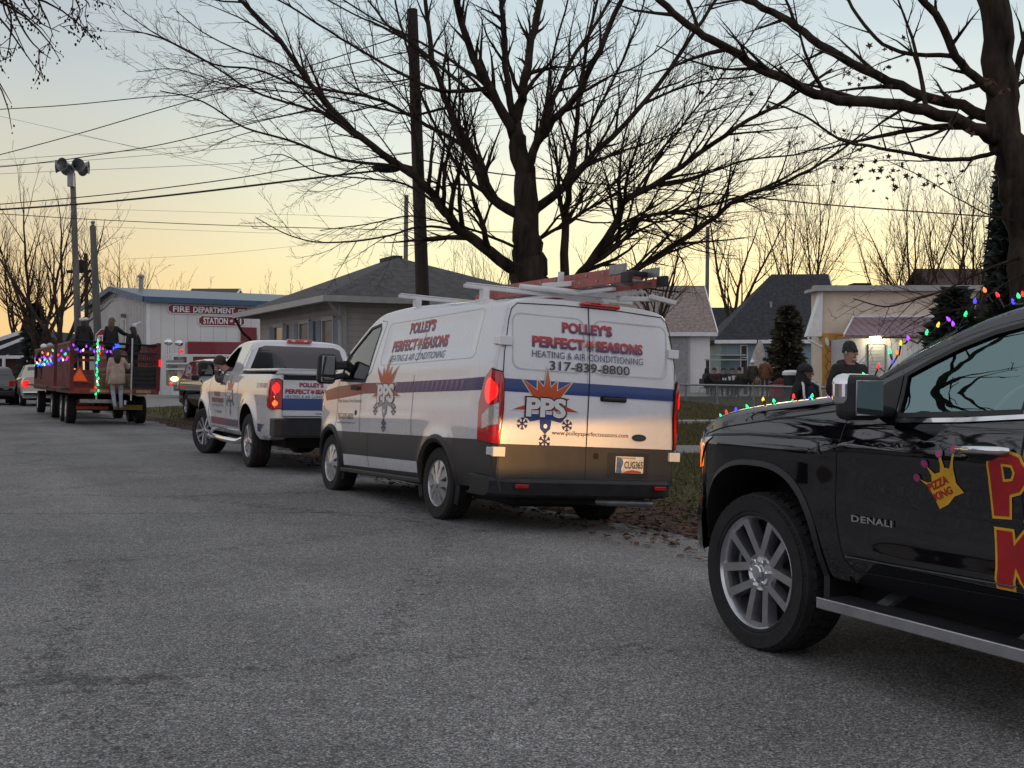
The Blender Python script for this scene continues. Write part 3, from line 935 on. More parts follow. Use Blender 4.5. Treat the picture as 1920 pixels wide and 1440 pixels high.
    # seams and edges
    for pts in ([(2.22, .42), (2.22, 1.30), (1.95, 1.42), (1.84, 1.98), (2.0, 2.0)], [(.70, .45), (.72, 1.35)], [(.72, 1.49), (.62, 1.93)], [(3.05, .75), (3.02, 1.0), (3.02, 1.33)]):
        lay("door_seam", strip2d([(-a, b) for a, b in pts], .008), VSt(.003), MT['seam'], root)
    lay("panel_edge", strip2d([(-a, b) for a, b in rrect(-.64, 1.74, 1.48, 1.945, .07)], .006, True), VSt(.002), M("panel_edge_shade", (.55, .55, .57), .4), root)  # greyer line paints in the shade along the pressed panel's edge
    lay("door_handle", poly2d([(-a, b) for a, b in rrect(2.28, 2.50, 1.215, 1.265, .022)]), VSt(.03), MT['black_plastic'], root)
    lay("filler_cap_lock", poly2d([(-a, b) for a, b in ell(2.36, .955, .03, .03)]), VSt(.006), MT['black_plastic'], root)
    # side lettering
    company_art("side", VSt(.004), root, -1.50, 1.945, 1.44)
    pps_art(VSt, root, -1.47, 1.17, .58, .004)
    lay("lettering", shift(text2d("Major Service | Free Estimates", .80, .055, shear=.2), -3.0, 1.06), VSt(.004), MT['black_print'], root, .1, .06)
    lay("lettering", shift(text2d("317-839-8800", .56, .068), -2.98, .88), VSt(.004), MT['black_print'], root, .1, .06)
    lay("lettering", shift(text2d("www.polleysperfectseasons.com", .62, .032), -3.0, .82), VSt(.004), MT['black_print'], root, .1, .06)
    # ---- rear
    lay("rear_cladding", poly2d([(-.94, .80), (.94, .80), (.945, .50), (.90, .38), (-.90, .38), (-.945, .50)]), VRt(.004), MT['dark_grey'], root, .1, .08)
    lay("rear_stripe", poly2d([(-.93, 1.376), (.93, 1.376), (.93, 1.262), (-.93, 1.262)]), VRt(.003), MT['blue_vinyl'], root)
    dr = [(-.93, .46)] + [(-.93, 1.3), (-.915, 1.6), (-.87, 1.9), (-.84, 2.0), (-.78, 2.055), (-.3, 2.075), (.3, 2.075), (.78, 2.055), (.84, 2.0), (.87, 1.9), (.915, 1.6), (.93, 1.3), (.93, .46)]
    lay("rear_door_seam", strip2d(dr, .009), VRt(.005), MT['seam'], root)
    lay("rear_door_seam", strip2d([(-.035, 2.07), (-.035, .42)], .010), VRt(.0055), MT['seam'], root)
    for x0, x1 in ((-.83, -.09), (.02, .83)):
        lay("pressing_shade_line", strip2d(rrect(x0, x1, 1.47, 1.965, .08), .010, True), VRt(.004), M("door_edge_shade", (.60, .60, .62), .4), root)  # flat grey outline: edge shade of the pressing drawn as colour
    company_art("rear", VRt(.005), root, -.635, 1.945, 1.19)
    lay("lettering", shift(text2d("317-839-8800", .86, .085, bold=.012), -.455, 1.475), VRt(.005), MT['black_print'], root, .1, .06)
    pps_art(VRt, root, -.475, 1.135, .50, .0045)
    lay("lettering", shift(text2d("www.polleysperfectseasons.com", .82, .052), -.405, .885), VRt(.005), MT['black_print'], root, .1, .06)
    lay("badge", poly2d(ell(.535, .90, .082, .034)), VRt(.012), MT['chrome'], root)
    lay("badge", poly2d(ell(.535, .90, .075, .028)), VRt(.014), M("dark_badge", (.012, .02, .05), .3, coat=1), root)
    lay("badge", shift(text2d("Ford", .08, .028, shear=.3), .495, .887), VRt(.0155), MT['chrome'], root)
    h = MB(); h.box((XR - .02, -.235, 1.245), (.04, .255, .036)); h.build("rear_door_handle", MT['black_plastic'], root, bevel=.012)
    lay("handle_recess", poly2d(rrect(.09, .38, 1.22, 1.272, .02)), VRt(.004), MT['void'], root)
    # plate in its recess
    lay("plate_recess", poly2d(rrect(.20, .66, .52, .755, .02)), VRt(.006), MT['black_plastic'], root)
    pl = MB(); pl.box((XR - .015, -.44, .645), (.012, .31, .155)); pl = pl.build("licence_plate", M("plate_white", (.66, .64, .60), .4, var=.1, scale=20), root, bevel=.006)
    lay("plate_print", poly2d([(.29, .57), (.355, .57), (.345, .61), (.365, .66), (.35, .715), (.29, .718)]), VRt(.0225), M("plate_blue", (.08, .16, .32), .4, var=.25, scale=30), root)
    lay("plate_print", poly2d([(.36, .572), (.57, .572), (.57, .585), (.47, .60), (.40, .588)]), VRt(.0225), M("plate_red", (.42, .08, .06), .4), root)
    lay("plate_print", poly2d([(.34, .70), (.50, .70), (.50, .716), (.34, .716)]), VRt(.0225), M("plate_tan", (.42, .30, .20), .4), root)
    lay("plate_lettering", shift(text2d("CUG365", .205, .068, bold=.02), .378, .612), VRt(.0235), MT['black_print'], root)
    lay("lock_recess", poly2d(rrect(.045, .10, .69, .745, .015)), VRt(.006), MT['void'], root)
    # lamps wrap the corners
    for sd in (1, -1):
        zA, zB = .80, 1.455
        def lampf(off, sd=sd):
            def f(s, t):      # s<0: rear face inwards; s>0: along the side
                z = t - .092
                if s <= 0:
                    return Vector((XR + lean(z) - off, sd * (.945 + s), t))
                a = min(1, s / .05) * pi / 2
                x = XR + lean(z) + (.05 * (1 - cos(a)) if s < .05 else .05 + (s - .05)) - off * cos(a)
                xq = XR + .07 + max(0, x - XR - .05)
                y = min(W(xq, z), .995) + off * sin(a) - .02 * cos(a)
                return Vector((x, sd * y, t))
            return f
        out = [(-.005, zA), (.30, zA + .02), (.30, zA + .35), (.20, zB - .07), (.10, zB), (-.005, zB - .03), (-.025, zB - .12), (-.03, zA + .3)]
        lp = lay("tail_lamp", poly2d(out), lampf(.022), MT['red_lens'], root, .03, .05)
        lay("lamp_bezel", poly2d([(a * 1.04 - (.012 if a <= 0 else 0), (b - 1.13) * 1.035 + 1.13) for a, b in out]), lampf(.010), MT['black_plastic'], lp, .03, .05)
        lay("lit_bulb", poly2d(ell(.10, 1.26, .085, .115)), lampf(.026), MT['red_lit'], lp, .03, .05)
        lay("reverse_lens", poly2d([(.005, 1.16), (.22, 1.04), (.21, .92), (.005, .97)]), lampf(.0265), MT['clear_lens'], lp, .03, .05)
        for z in (1.71, .73):
            hg = MB()
            yb = smooth_tab(wt, z - .09) * sd
            hg.box((XR + lean(z) - .012, yb - .035 * sd, z), (.05, .12, .085)); hg.box((XR + lean(z) + .06, yb + .004 * sd, z), (.12, .03, .07))
            hg.build("door_hinge", MT['white_paint'], root, bevel=.006)
        rf = MB(); rf.box((XR - .105, .735 * sd, .437), (.012, .13, .034)); rf.build("bumper_reflector", MT['red_lens'], root, bevel=.004)
    bp = MB(); n = 24; rows = []
    for (z, dx) in ((.33, .0), (.36, .075), (.47, .10), (.50, .08), (.505, -.02)):
        row = []
        for i in range(n + 1):
            s = -1 + 2 * i / n; y = .955 * (abs(s) ** .9) * (1 if s > 0 else -1)
            x = XR - dx + .16 * max(0, (abs(s) - .72) / .28) ** 2.2
            row.append(Vector((x, y * (1 if abs(s) < .97 else 1.02), z)))
        row = [row[0] + Vector((.35, sgn(row[0].y) * .01, 0))] + row + [row[-1] + Vector((.35, sgn(row[-1].y) * .01, 0))]
        rows.append(row)
    for A, B in zip(rows, rows[1:]):
        for i in range(len(A) - 1): bp.quad(A[i], A[i + 1], B[i + 1], B[i])
    bp.build("rear_bumper", MT['black_plastic'], root, smooth=40)
    hm = MB(); hm.box((XR + lean(2.0) + .0, -.085 + .0, 2.105), (.10, .42, .045)); hm.build("brake_lamp", MT['red_lens'], root, bevel=.02)
    # underside, exhaust, mud flaps
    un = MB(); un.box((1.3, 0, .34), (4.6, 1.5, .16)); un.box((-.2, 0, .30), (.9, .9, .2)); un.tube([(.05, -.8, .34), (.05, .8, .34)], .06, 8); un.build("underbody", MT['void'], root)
    ex = MB(); ex.tube([(-.3, -.1, .30), (-.95, -.16, .29), (-1.02, -.30, .285), (-1.04, -.80, .275)], .038, 12, False); ex.tube([(-1.04, -.80, .275), (-1.02, -.3, .285)], .033, 12, False)
    ex.build("exhaust_pipe", MT['steel'], root, smooth=50)
    for wx, wz in wheels:
        for sd in (1, -1):
            make_wheel(root, (wx, .84 * sd, wz), .352, .235, .222, 'cover', sd)
    # left mirror: tall tow mirror on a black arm
    for sd in (1, -1):
        mm = MB(); mm.box((2.95, 1.17 * sd, 1.46), (.13, .22, .36)); h_ = mm.build("wing_mirror", MT['black_plastic'], root, bevel=.05, segs=4)
        g_ = MB(); g_.box((2.878, 1.17 * sd, 1.50), (.008, .16, .22)); g_.box((2.878, 1.17 * sd, 1.33), (.008, .16, .055)); g_.build("mirror_glass", MT['mirror'], h_, bevel=.01)
        am = MB(); am.bar((2.95, 1.08 * sd, 1.50), (2.86, .93 * sd, 1.52), .09, .10); am.bar((2.95, 1.08 * sd, 1.36), (2.9, .93 * sd, 1.40), .09, .07); am.bar((2.86, .945 * sd, 1.36), (2.80, .90 * sd, 1.66), .20, .05, (0, 1, 0))
        am.build("mirror_arm", MT['black_plastic'], root, bevel=.02)
    # roof rack
    rk = MB()
    for x, y0, y1 in ((1.45, .90, -.9), (-.20, .90, -1.02)):
        zb = 2.26
        rk.bar((x, y0, zb), (x, y1, zb), .045, .036); rk.bar((x, y0 - .02, zb + .028), (x, y1, zb + .028), .03, .014)
        for y in (.68, -.68): rk.box((x, y, 2.185), (.09, .07, .13)); rk.box((x, y, 2.13), (.22, .10, .03))
    for y in (-.28, -.62): rk.bar((1.6, y, 2.30), (-1.0, y, 2.29), .05, .03)
    rk.bar((1.45, -.16, 2.26), (1.45, -.16, 2.46), .06, .03); rk.bar((-.20, -.16, 2.26), (-.20, -.16, 2.50), .06, .03)
    rk.bar((-.2, .12, 2.31), (-.55, -.70, 2.27), .05, .045); rk.bar((-.2, .05, 2.34), (-.35, -.35, 2.40), .05, .05)
    rk.bar((-.55, -.62, 2.25), (-.62, -1.12, 2.29), .065, .045); rk.bar((-.62, -.95, 2.30), (-.72, -1.20, 2.25), .075, .045)
    rk.tube([(-.20, .30, 2.31), (-.50, -.75, 2.28)], .03, 8)
    rk.build("ladder_rack", MT['white_metal'], root, bevel=.006)
    # ladder (a thing of its own, lying on the rack)
    Mr = Matrix.Translation(O) @ Matrix.Rotation(pi / 2 + th, 4, 'Z') @ Matrix.Rotation(radians(3.5), 4, 'X')
    ld = thing("extension_ladder", "red fibreglass extension ladder lying on the rack of the white van", "ladder", Mr @ Vector((.2, -.42, 2.33)), (radians(3.5), 0, pi / 2 + th))
    redf = M("red_fibreglass", (.40, .10, .085), .55, 0, .1, .2, 5)
    for k_, (y0, y1, z, x0, x1) in enumerate(((-.20, .20, 0, -1.45, 1.65), (-.165, .165, .076, -1.2, 1.5))):
        for y in (y0, y1):
            rl = MB(); rl.box(((x0 + x1) / 2, y, z + .036), (x1 - x0, .012, .070)); rl.box(((x0 + x1) / 2, y - .012, z + .068), (x1 - x0, .03, .008)); rl.box(((x0 + x1) / 2, y - .012, z + .003), (x1 - x0, .03, .008))
            rl.build("ladder_rail", redf, ld)
        rg = MB(); x = x0 + .15
        while x < x1 - .05:
            rg.tube([(x, y0 - .012, z + .04), (x, y1 + .012, z + .04)], .017, 8); x += .305
        rg.build("ladder_rungs", MT['steel'], ld, smooth=40)
    ft = MB(); ft.box((-1.50, -.20, .04), (.14, .05, .10)); ft.box((-1.50, .20, .04), (.14, .05, .10)); ft.box((-1.25, .0, .12), (.06, .36, .05)); ft.build("ladder_foot", MT['black_plastic'], ld, bevel=.01)
    al = MB(); al.box((-1.32, -.185, .13), (.28, .014, .09)); al.box((-1.32, .185, .13), (.28, .014, .09)); al.build("ladder_end_cap", MT['steel'], ld)
    return root


def sgn(a): return -1 if a < 0 else 1


build_van()


# ------------------------------------------------------------------ black pickup in the foreground
def build_black_pickup():
    O = Vector((2.038, 6.250, -.014)); th = radians(26.5)
    rot = (radians(1.0), 0, pi / 2 + th)
    root = thing("pickup_truck", "glossy black crew cab pickup with red and yellow door lettering and coloured lights", "pickup truck", O, rot)
    Mx = Matrix.Translation(O) @ Matrix.Rotation(pi / 2 + th, 4, 'Z') @ Matrix.Rotation(radians(1.0), 4, 'X')
    wt = [(.40, .82), (.50, .872), (.62, .908), (.82, .926), (1.0, .930), (1.05, .938), (1.075, .938), (1.10, .928), (1.18, .912), (1.235, .885), (1.27, .868), (1.45, .79), (1.60, .718), (1.70, .665), (1.8, .61)]
    tt = [(-4.3, .97), (-3.9, 1), (-.5, 1), (.2, 1), (.34, .975), (.45, .925), (.55, .855), (.65, .765), (.74, .65), (.80, .52), (.845, .36)]
    ztc = [(-2.74, 1.70), (-2.55, 1.755), (-2.1, 1.79), (-1.75, 1.782), (-1.5, 1.748), (-1.3, 1.695), (-1.05, 1.585), (-.85, 1.48), (-.72, 1.40), (-.62, 1.345), (-.5, 1.335), (-.2, 1.305), (.1, 1.27), (.35, 1.225), (.55, 1.165), (.70, 1.10), (.80, 1.02), (.845, .93)]
    fw = (-.078, .40)

    def W(x, z):
        w = smooth_tab(wt, z) * smooth_tab(tt, x)
        w += .026 * box_mask(x, z, -.60, .62, .40, 1.095, .05) * (1 - .5 * sstep(1.02, 1.09, z))
        w -= .016 * box_mask(x, z, -2.6, -.66, .56, 1.03, .22)
        w += .014 * exp(-((z - .585) / .045) ** 2) * sstep(-2.7, -2.5, x) * (1 - sstep(-1.0, -.7, x))
        return w

    def ring_cab(x):
        z0 = lerp_tab([(-2.74, .42), (-.6, .44), (.3, .44), (.845, .52)], x)
        ztop = smooth_tab(ztc, x)
        rr = lerp_tab([(-2.7, .13), (-1.6, .12), (-.8, .06), (-.5, .085), (.3, .10), (.845, .12)], x)
        zs = ztop - rr
        pts = [(W(x, z0 + (zs - z0) * i / 44), z0 + (zs - z0) * i / 44) for i in range(45)]
        ws = pts[-1][0]
        hood = sstep(-.72, -.5, x)
        for i in range(1, 13):
            a = pi / 2 * i / 12
            y = ws * cos(a) ** (.55) if i < 12 else 0
            z = zs + rr * sin(a) ** .7
            z += hood * .020 * box_mask(y, 0, -.1, .62, -1, 1, .10) * sstep(.8, .4, x) if False else 0
            pts.append((y, z))
        return pts
    xs = [-2.74, -2.73, -2.70, -2.66] + [-2.62 + .05 * i for i in range(62)] + [.5, .54, .58, .62, .66, .70, .74, .77, .80, .825, .845]
    xs = sorted(set(round(x, 4) for x in xs))
    body = loft("body", xs, ring_cab, MT['black_paint'], root)
    body.data.materials.append(MT['void'])

    def arch(cx, sd):
        n = 48; poly = []
        for i in range(n):
            a = 2 * pi * i / n; c, s = cos(a), sin(a)
            poly.append((cx + .455 * abs(c) ** .75 * sgn(c), .40 + (.545 if s > 0 else .5) * abs(s) ** .8 * sgn(s)))
        return cutter('side', poly=poly, y0=.50 * sd if sd > 0 else -1.3, y1=1.3 if sd > 0 else -.5)
    winf = [(-.985, 1.228), (-.972, 1.30), (-.955, 1.41), (-1.08, 1.475), (-1.21, 1.535), (-1.36, 1.588), (-1.50, 1.618), (-1.60, 1.632), (-1.615, 1.45), (-1.61, 1.262)]
    winr = [(-1.70, 1.27), (-1.71, 1.45), (-1.70, 1.638), (-2.1, 1.645), (-2.38, 1.61), (-2.50, 1.45), (-2.53, 1.30)]
    cuts = [arch(fw[0], 1), arch(fw[0], -1)]
    cab = MB(); cab.prism([(-.80, .62), (.80, .62), (.80, 1.18), (.745, 1.40), (.62, 1.64), (-.62, 1.64), (-.745, 1.40), (-.80, 1.18)], -2.62, -.98, lambda a, b, h: (h, a, b))
    cuts.append(cab.build("cutter", MT['void'], smooth=30))
    ws = MB(); ws.prism([(-.60, .74), (-.60, -.74), (-1.36, -.62), (-1.36, .62)][::-1], 1.31, 2.2, lambda a, b, h: (a - .10 * (1.31 - h) * 0 - .0, b, h))
    # windscreen opening: follows the glass only
    wsp = MB()
    sec = lambda x: smooth_tab(ztc, x)
    wsp.prism([(-.76, 1.20), (-.76, 1.9), (-1.34, 1.9), (-1.34, 1.20)], -.66, .66, lambda a, b, h: (a, h, b))
    cuts.append(wsp.build("cutter", MT['void'], smooth=30))
    cuts.append(cutter('side', poly=winf, y0=-1.3, y1=1.3, mat=MT['void']))
    cuts.append(cutter('side', poly=winr, y0=-1.3, y1=1.3, mat=MT['void']))
    cuts.append(cutter('box', c=(-2.68, 0, 1.45), d=(.3, 1.15, .32)))
    for sd in (1, -1): cuts.append(cutter('box', c=(.78, sd * .56, .9003), d=(.32, .20, .0145)))  # slots added for the beams; their roofs cut the light off level
    bake_bool(body, cuts)

    def VS(off, sd=1): return lambda x, z: Vector((x, sd * (W(x, z) + off), z))
    def VSt(off): return lambda s, t: Vector((-s, W(-s, t) + off, t))
    gl = M_glass("door_glass", (.42, .60, .58), 0, .26, (.68, .98, 1.0))
    for sd in (1, -1):
        for w_ in (winf, winr):
            lay("side_window", poly2d(w_), VS(-.012, sd), gl if sd > 0 else MT['glass'], root)
        lay("window_seal", strip2d(winf, .022, True), VS(.002, sd), MT['black_plastic'], root, .05, .05)
        lay("window_seal", strip2d(winr, .022, True), VS(.002, sd), MT['black_plastic'], root, .05, .05)
        sail = [(-.70, 1.245), (-.965, 1.228), (-.94, 1.41), (-.86, 1.375), (-.76, 1.31)]
        lay("mirror_sail", poly2d(sail), VS(.004, sd), MT['black_plastic'], root, .05, .05)
        lay("belt_trim", strip2d([(-.99, 1.205), (-1.35, 1.222), (-1.655, 1.246)], .018), VS(.010, sd), MT['chrome'], root)
        lay("belt_trim", strip2d([(-1.69, 1.248), (-2.2, 1.268), (-2.53, 1.278)], .018), VS(.010, sd), MT['chrome'], root)
        lay("door_seam", strip2d([(-.70, 1.25), (-.672, 1.12), (-.645, 1.0), (-.635, .75), (-.66, .55), (-.72, .50), (-1.62, .53)], .007), VS(.002, sd), MT['seam'], root, .05, .05)
        lay("door_seam", strip2d([(-1.655, 1.64), (-1.66, 1.25), (-1.655, .53)], .008), VS(.002, sd), MT['seam'], root, .05, .05)
        lay("door_seam", strip2d([(-1.68, .53), (-2.35, .55), (-2.45, .8), (-2.58, 1.0), (-2.58, 1.3)], .008), VS(.002, sd), MT['seam'], root, .05, .05)
        lay("hood_seam", strip2d([(-.66, 1.245), (-.2, 1.185), (.2, 1.13), (.42, 1.08)], .007), VS(.002, sd), MT['seam'], root, .05, .05)
        lay("door_lower_trim", strip2d([(-.68, .565), (-1.64, .585)], .006), VS(.006, sd), MT['steel'], root)
        lay("fender_line", strip2d([(.40, 1.055), (.30, 1.085), (.0, 1.10), (-.3, 1.103), (-.46, 1.10), (-.53, 1.085), (-.565, 1.03)], .010), VS(.004, sd), MT['black_plastic'], root, .05, .05)
        # plastic liner behind the wheel and wheel-arch lip
        lip = MB(); k = 36; A, B, C = [], [], []
        for i in range(k + 1):
            a = radians(-8 + 196 * i / k); c, s = cos(a), sin(a)
            def pt(f, o):
                x = fw[0] + .455 * f * abs(c) ** .75 * sgn(c); z = .40 + .545 * f * abs(s) ** .8 * sgn(s)
                return Vector((x, sd * (W(x, max(z, .45)) + o), z))
            A.append(pt(1.05, .003)); B.append(pt(1.0, .018)); C.append(pt(.985, -.25))
        for i in range(k): lip.quad(A[i], A[i + 1], B[i + 1], B[i]); lip.quad(B[i], B[i + 1], C[i + 1], C[i])
        lip.build("wheel_arch_lip", MT['black_plastic'], root, smooth=50)
        hd = MB(); y = W(-1.48, 1.1)
        hd.tube([(-1.375, sd * (y + .012), 1.102), (-1.39, sd * (y + .04), 1.104), (-1.5, sd * (y + .048), 1.107), (-1.59, sd * (y + .04), 1.109), (-1.607, sd * (y + .012), 1.11)], [.014, .017, .018, .018, .014], 10)
        hd.build("door_handle", MT['chrome'], root, smooth=50)
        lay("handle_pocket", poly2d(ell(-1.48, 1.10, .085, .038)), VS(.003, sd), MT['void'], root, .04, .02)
        # mirror
        mm = MB(); mm.box((-.94, sd * 1.075, 1.305), (.12, .20, .20)); mo = mm.build("wing_mirror", MT['black_plastic'], root, bevel=.04, segs=4)
        cp = MB(); cp.box((-.925, sd * 1.085, 1.335), (.118, .205, .145)); cp.build("mirror_cap", MT['chrome'], mo, bevel=.045, segs=5)
        mg = MB(); mg.box((-1.003, sd * 1.075, 1.302), (.008, .155, .155)); mg.build("mirror_glass", MT['mirror'], mo, bevel=.018)
        ar = MB(); ar.bar((-.93, sd * .99, 1.255), (-.90, sd * .86, 1.235), .10, .045); ar.build("mirror_arm", MT['black_plastic'], mo, bevel=.015)
        # running board
        rb = MB(); rb.box((-1.62, sd * .91, .352), (2.0, .19, .035)); b_ = rb.build("running_board", MT['black_plastic'], root, bevel=.01)
        rs = MB(); rs.box((-1.62, sd * 1.012, .35), (2.0, .012, .052)); rs.build("board_trim", MT['alloy'], b_, bevel=.005)
        for x in (-.86, -1.62, -2.4):
            bk = MB(); bk.bar((x, sd * .66, .44), (x, sd * .88, .345), .07, .02); bk.build("board_bracket", MT['steel'], b_)
        # lamps
        hl = lay("headlight", poly2d([(.30, 1.075), (.42, 1.06), (.70, 1.03), (.74, .90), (.58, .875), (.50, .93)]), VS(.006, sd), MT['clear_lens'], root, .03, .04)
        lay("marker_lamp", poly2d([(.47, 1.035), (.575, 1.02), (.585, .885), (.50, .90)]), VS(.012, sd), MT['amber_lit'], hl, .03, .04)
        b2 = MB(); b2.ball((.735, sd * .56, .965), .05, 14, 8, (.4, 1, 1)); b2.build("headlamp_bulb", MT['lamp_white'], hl, smooth=60)
        lay("bumper_trim", poly2d([(.42, .735), (.56, .72), (.56, .66), (.47, .67)]), VS(.012, sd), MT['red_lens'], root, .03, .04)
    lay("badge", shift(text2d("DENALI", .240, .030, bold=.02, spacing=1.1), .745, .735), VSt(.010), MT['chrome'], root)
    # front: grille, bumper
    gr = MB(); gr.box((.80, 0, .88), (.16, .86, .28)); g = gr.build("grille", MT['black_plastic'], root, bevel=.03)
    gs = MB()
    for i in range(5): gs.box((.885, 0, .775 + i * .052), (.02, .9, .022))
    gs.build("grille_bars", MT['chrome'], g)
    bu = MB(); n = 24; rows = []
    for z, o in ((.42, -.02), (.46, .03), (.62, .05), (.70, .02)):
        row = []
        for i in range(n + 1):
            s = -1 + 2 * i / n; a = s * radians(78)
            row.append(Vector((.28 + (.56 + o) * cos(a) ** .8, (.87 + o * .4) * (sin(a) / sin(radians(78))), z)))
        rows.append(row)
    for A, B in zip(rows, rows[1:]):
        for i in range(n): bu.quad(A[i], A[i + 1], B[i + 1], B[i])
    bu.build("front_bumper", MT['black_paint'], root, smooth=50)
    # windscreen
    lay("windscreen", poly2d([(-.70, -.80), (-.70, .80), (-1.0, .76), (-1.40, .64), (-1.40, -.64), (-1.0, -.76)]), lambda x, y: Vector((x, y, smooth_tab(ztc, x) - .055 * (abs(y) / .86) ** 4 + .004)), MT['glass'], root, .05, .08)
    # cabin
    for y in (.38, -.38):
        for nm, x in (("front_seat", -1.55), ("rear_seat", -2.35)):
            se = MB(); se.box((x + .22, y, .82), (.52, .50, .2)); se.box((x - .08, y, 1.08), (.16, .48, .55)); s_ = se.build(nm, MT['black_plastic'], root, bevel=.06, segs=3)
            hr = MB(); hr.box((x - .12, y, 1.44), (.10, .26, .17)); hr.build("headrest", MT['black_plastic'], s_, bevel=.04)
    db = MB(); db.box((-.90, 0, 1.10), (.35, 1.5, .26)); db.build("dashboard", MT['black_plastic'], root, bevel=.06)
    sw = MB(); Tw = Matrix.Translation((-1.20, .38, 1.20)) @ Matrix.Rotation(radians(-25), 4, 'Y')
    sw.tube([Tw @ Vector((0, .185 * sin(2 * pi * i / 28), .185 * cos(2 * pi * i / 28))) for i in range(29)], .016, 8)
    sw.tube([Tw @ Vector((0, -.18, 0)), Tw @ Vector((.02, 0, -.02)), Tw @ Vector((0, .18, 0))], .02, 6); sw.tube([Tw @ Vector((.02, 0, 0)), Tw @ Vector((.0, 0, -.18))], .02, 6)
    sw.build("steering_wheel", MT['steel'], root, smooth=50)
    # bed
    bd = MB()
    for sd in (1, -1):
        pts = [(.83, .45), (.90, .6), (.925, .85), (.935, 1.05), (.905, 1.2), (.88, 1.29), (.80, 1.295), (.78, .75)]
        for x0, x1 in ((-2.78, -2.95), (-2.95, -3.72), (-3.72, -4.28)):
            low = .95 if x0 == -2.95 else .45
            pp = [p for p in pts if p[1] >= low or p[0] == .78] if low > .5 else pts
            bd.prism([(y * sd, z) for y, z in pp], x0, x1, lambda a, b, h: (h, a, b))
    bd.box((-3.53, 0, .73), (1.5, 1.56, .05)); bd.box((-2.80, 0, 1.0), (.04, 1.56, .58)); bd.box((-4.26, 0, .98), (.05, 1.6, .60))
    bd.build("cargo_bed", MT['black_paint'], root)
    rbm = MB(); rbm.box((-4.36, 0, .60), (.16, 1.75, .18)); rbm.build("rear_bumper", MT['chrome'], root, bevel=.03)
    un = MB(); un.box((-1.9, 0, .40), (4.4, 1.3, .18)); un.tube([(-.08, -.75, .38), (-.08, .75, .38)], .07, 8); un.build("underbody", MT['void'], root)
    for x in (fw[0], -3.34):
        for sd in (1, -1):
            make_wheel(root, (x, .815 * sd, fw[1]), .400, .275, .285, 'truck', sd, 0)
    # door lettering: yellow edge, red face
    red = M("door_red_print", (.42, .010, .016), .3, coat=.5); yel = M("door_yellow_print", (.80, .42, .02), .3, coat=.5)

    def letters(polys, holes=()):
        return polys
    Pp = [(0, 0), (.072, .004), (.078, .090), (.125, .105), (.158, .145), (.158, .20), (.125, .24), (.07, .252), (-.012, .247)]
    Ph = [(.064, .150), (.092, .155), (.103, .178), (.096, .198), (.062, .200)]
    Kp = [(0, 0), (.072, .0), (.078, .085), (.14, .0), (.22, .01), (.118, .135), (.20, .215), (.12, .225), (.068, .165), (.062, .222), (-.012, .222)]
    Ap = [(0, 0), (.075, .0), (.09, .06), (.15, .062), (.162, .0), (.24, .0), (.17, .255), (.085, .255)]
    Ah = [(.10, .105), (.138, .105), (.120, .18)]

    def grow(p, d):
        c = []
        n = len(p)
        for i in range(n):
            a, b, e = Vector(p[i - 1]), Vector(p[i]), Vector(p[(i + 1) % n])
            n1 = Vector(((b - a).y, -(b - a).x)).normalized(); n2 = Vector(((e - b).y, -(e - b).x)).normalized()
            m_ = (n1 + n2); m_ = m_ / max(.35, m_.length_squared) * 2
            q = b + m_ * d; c.append((q.x, q.y))
        return c
    def at(p, s, t): return [(a + s, b + t) for a, b in p]
    for p, h, s, t in ((Pp, Ph, 1.525, .848), (Ap, Ah, 1.675, .848), (Kp, None, 1.545, .572)):
        lay("door_lettering", poly2d(at(grow(p, .011), s, t)), VSt(.003), yel, root, .06, .05)
        lay("door_lettering", poly2d(at(p, s, t)), VSt(.0045), red, root, .06, .05)
        if h:
            lay("door_lettering", poly2d(at(grow(h, .010), s, t)), VSt(.006), yel, root, .06, .05)
            lay("door_lettering", poly2d(at(h, s, t)), VSt(.0075), MT['black_paint'], root, .06, .05)
    crown = [(-1.250, .845), (-1.222, .896), (-1.196, .935), (-1.150, .962), (-1.193, .951), (-1.217, .956), (-1.216, .985), (-1.190, 1.024), (-1.236, .991), (-1.264, 1.000), (-1.270, 1.030), (-1.262, 1.070), (-1.276, 1.070), (-1.290, 1.021), (-1.316, 1.019), (-1.327, 1.045), (-1.331, 1.092), (-1.341, 1.092), (-1.336, 1.017), (-1.345, .962), (-1.383, .926), (-1.332, .905), (-1.299, .870)]
    lay("crown_emblem", poly2d([(-x, z) for x, z in crown]), VSt(.004), yel, root, .05, .05)
    pink = M("crown_ball_print", (.50, .03, .12), .3, coat=.5); edge = M("crown_ball_edge", (.10, .08, .30), .3, coat=.5)
    for x, z in ((-1.137, .967), (-1.186, 1.030), (-1.266, 1.078), (-1.336, 1.102)):
        lay("crown_ball", poly2d(ell(-x, z, .020, .018)), VSt(.005), edge, root)
        lay("crown_ball", poly2d(ell(-x, z, .0165, .0145)), VSt(.0062), pink, root)
    for txt, s, t, w, h in (("PIZZA", 1.204, .916, .118, .035), ("KING", 1.234, .880, .104, .034)):
        v_, f_ = text2d(txt, w, h, bold=.035); a = radians(24)
        v_ = [(s + x * cos(a) - y * sin(a), t + x * sin(a) + y * cos(a) - .004) for x, y in v_]
        lay("crown_lettering", (v_, f_), VSt(.0062), red, root, .06, .05)
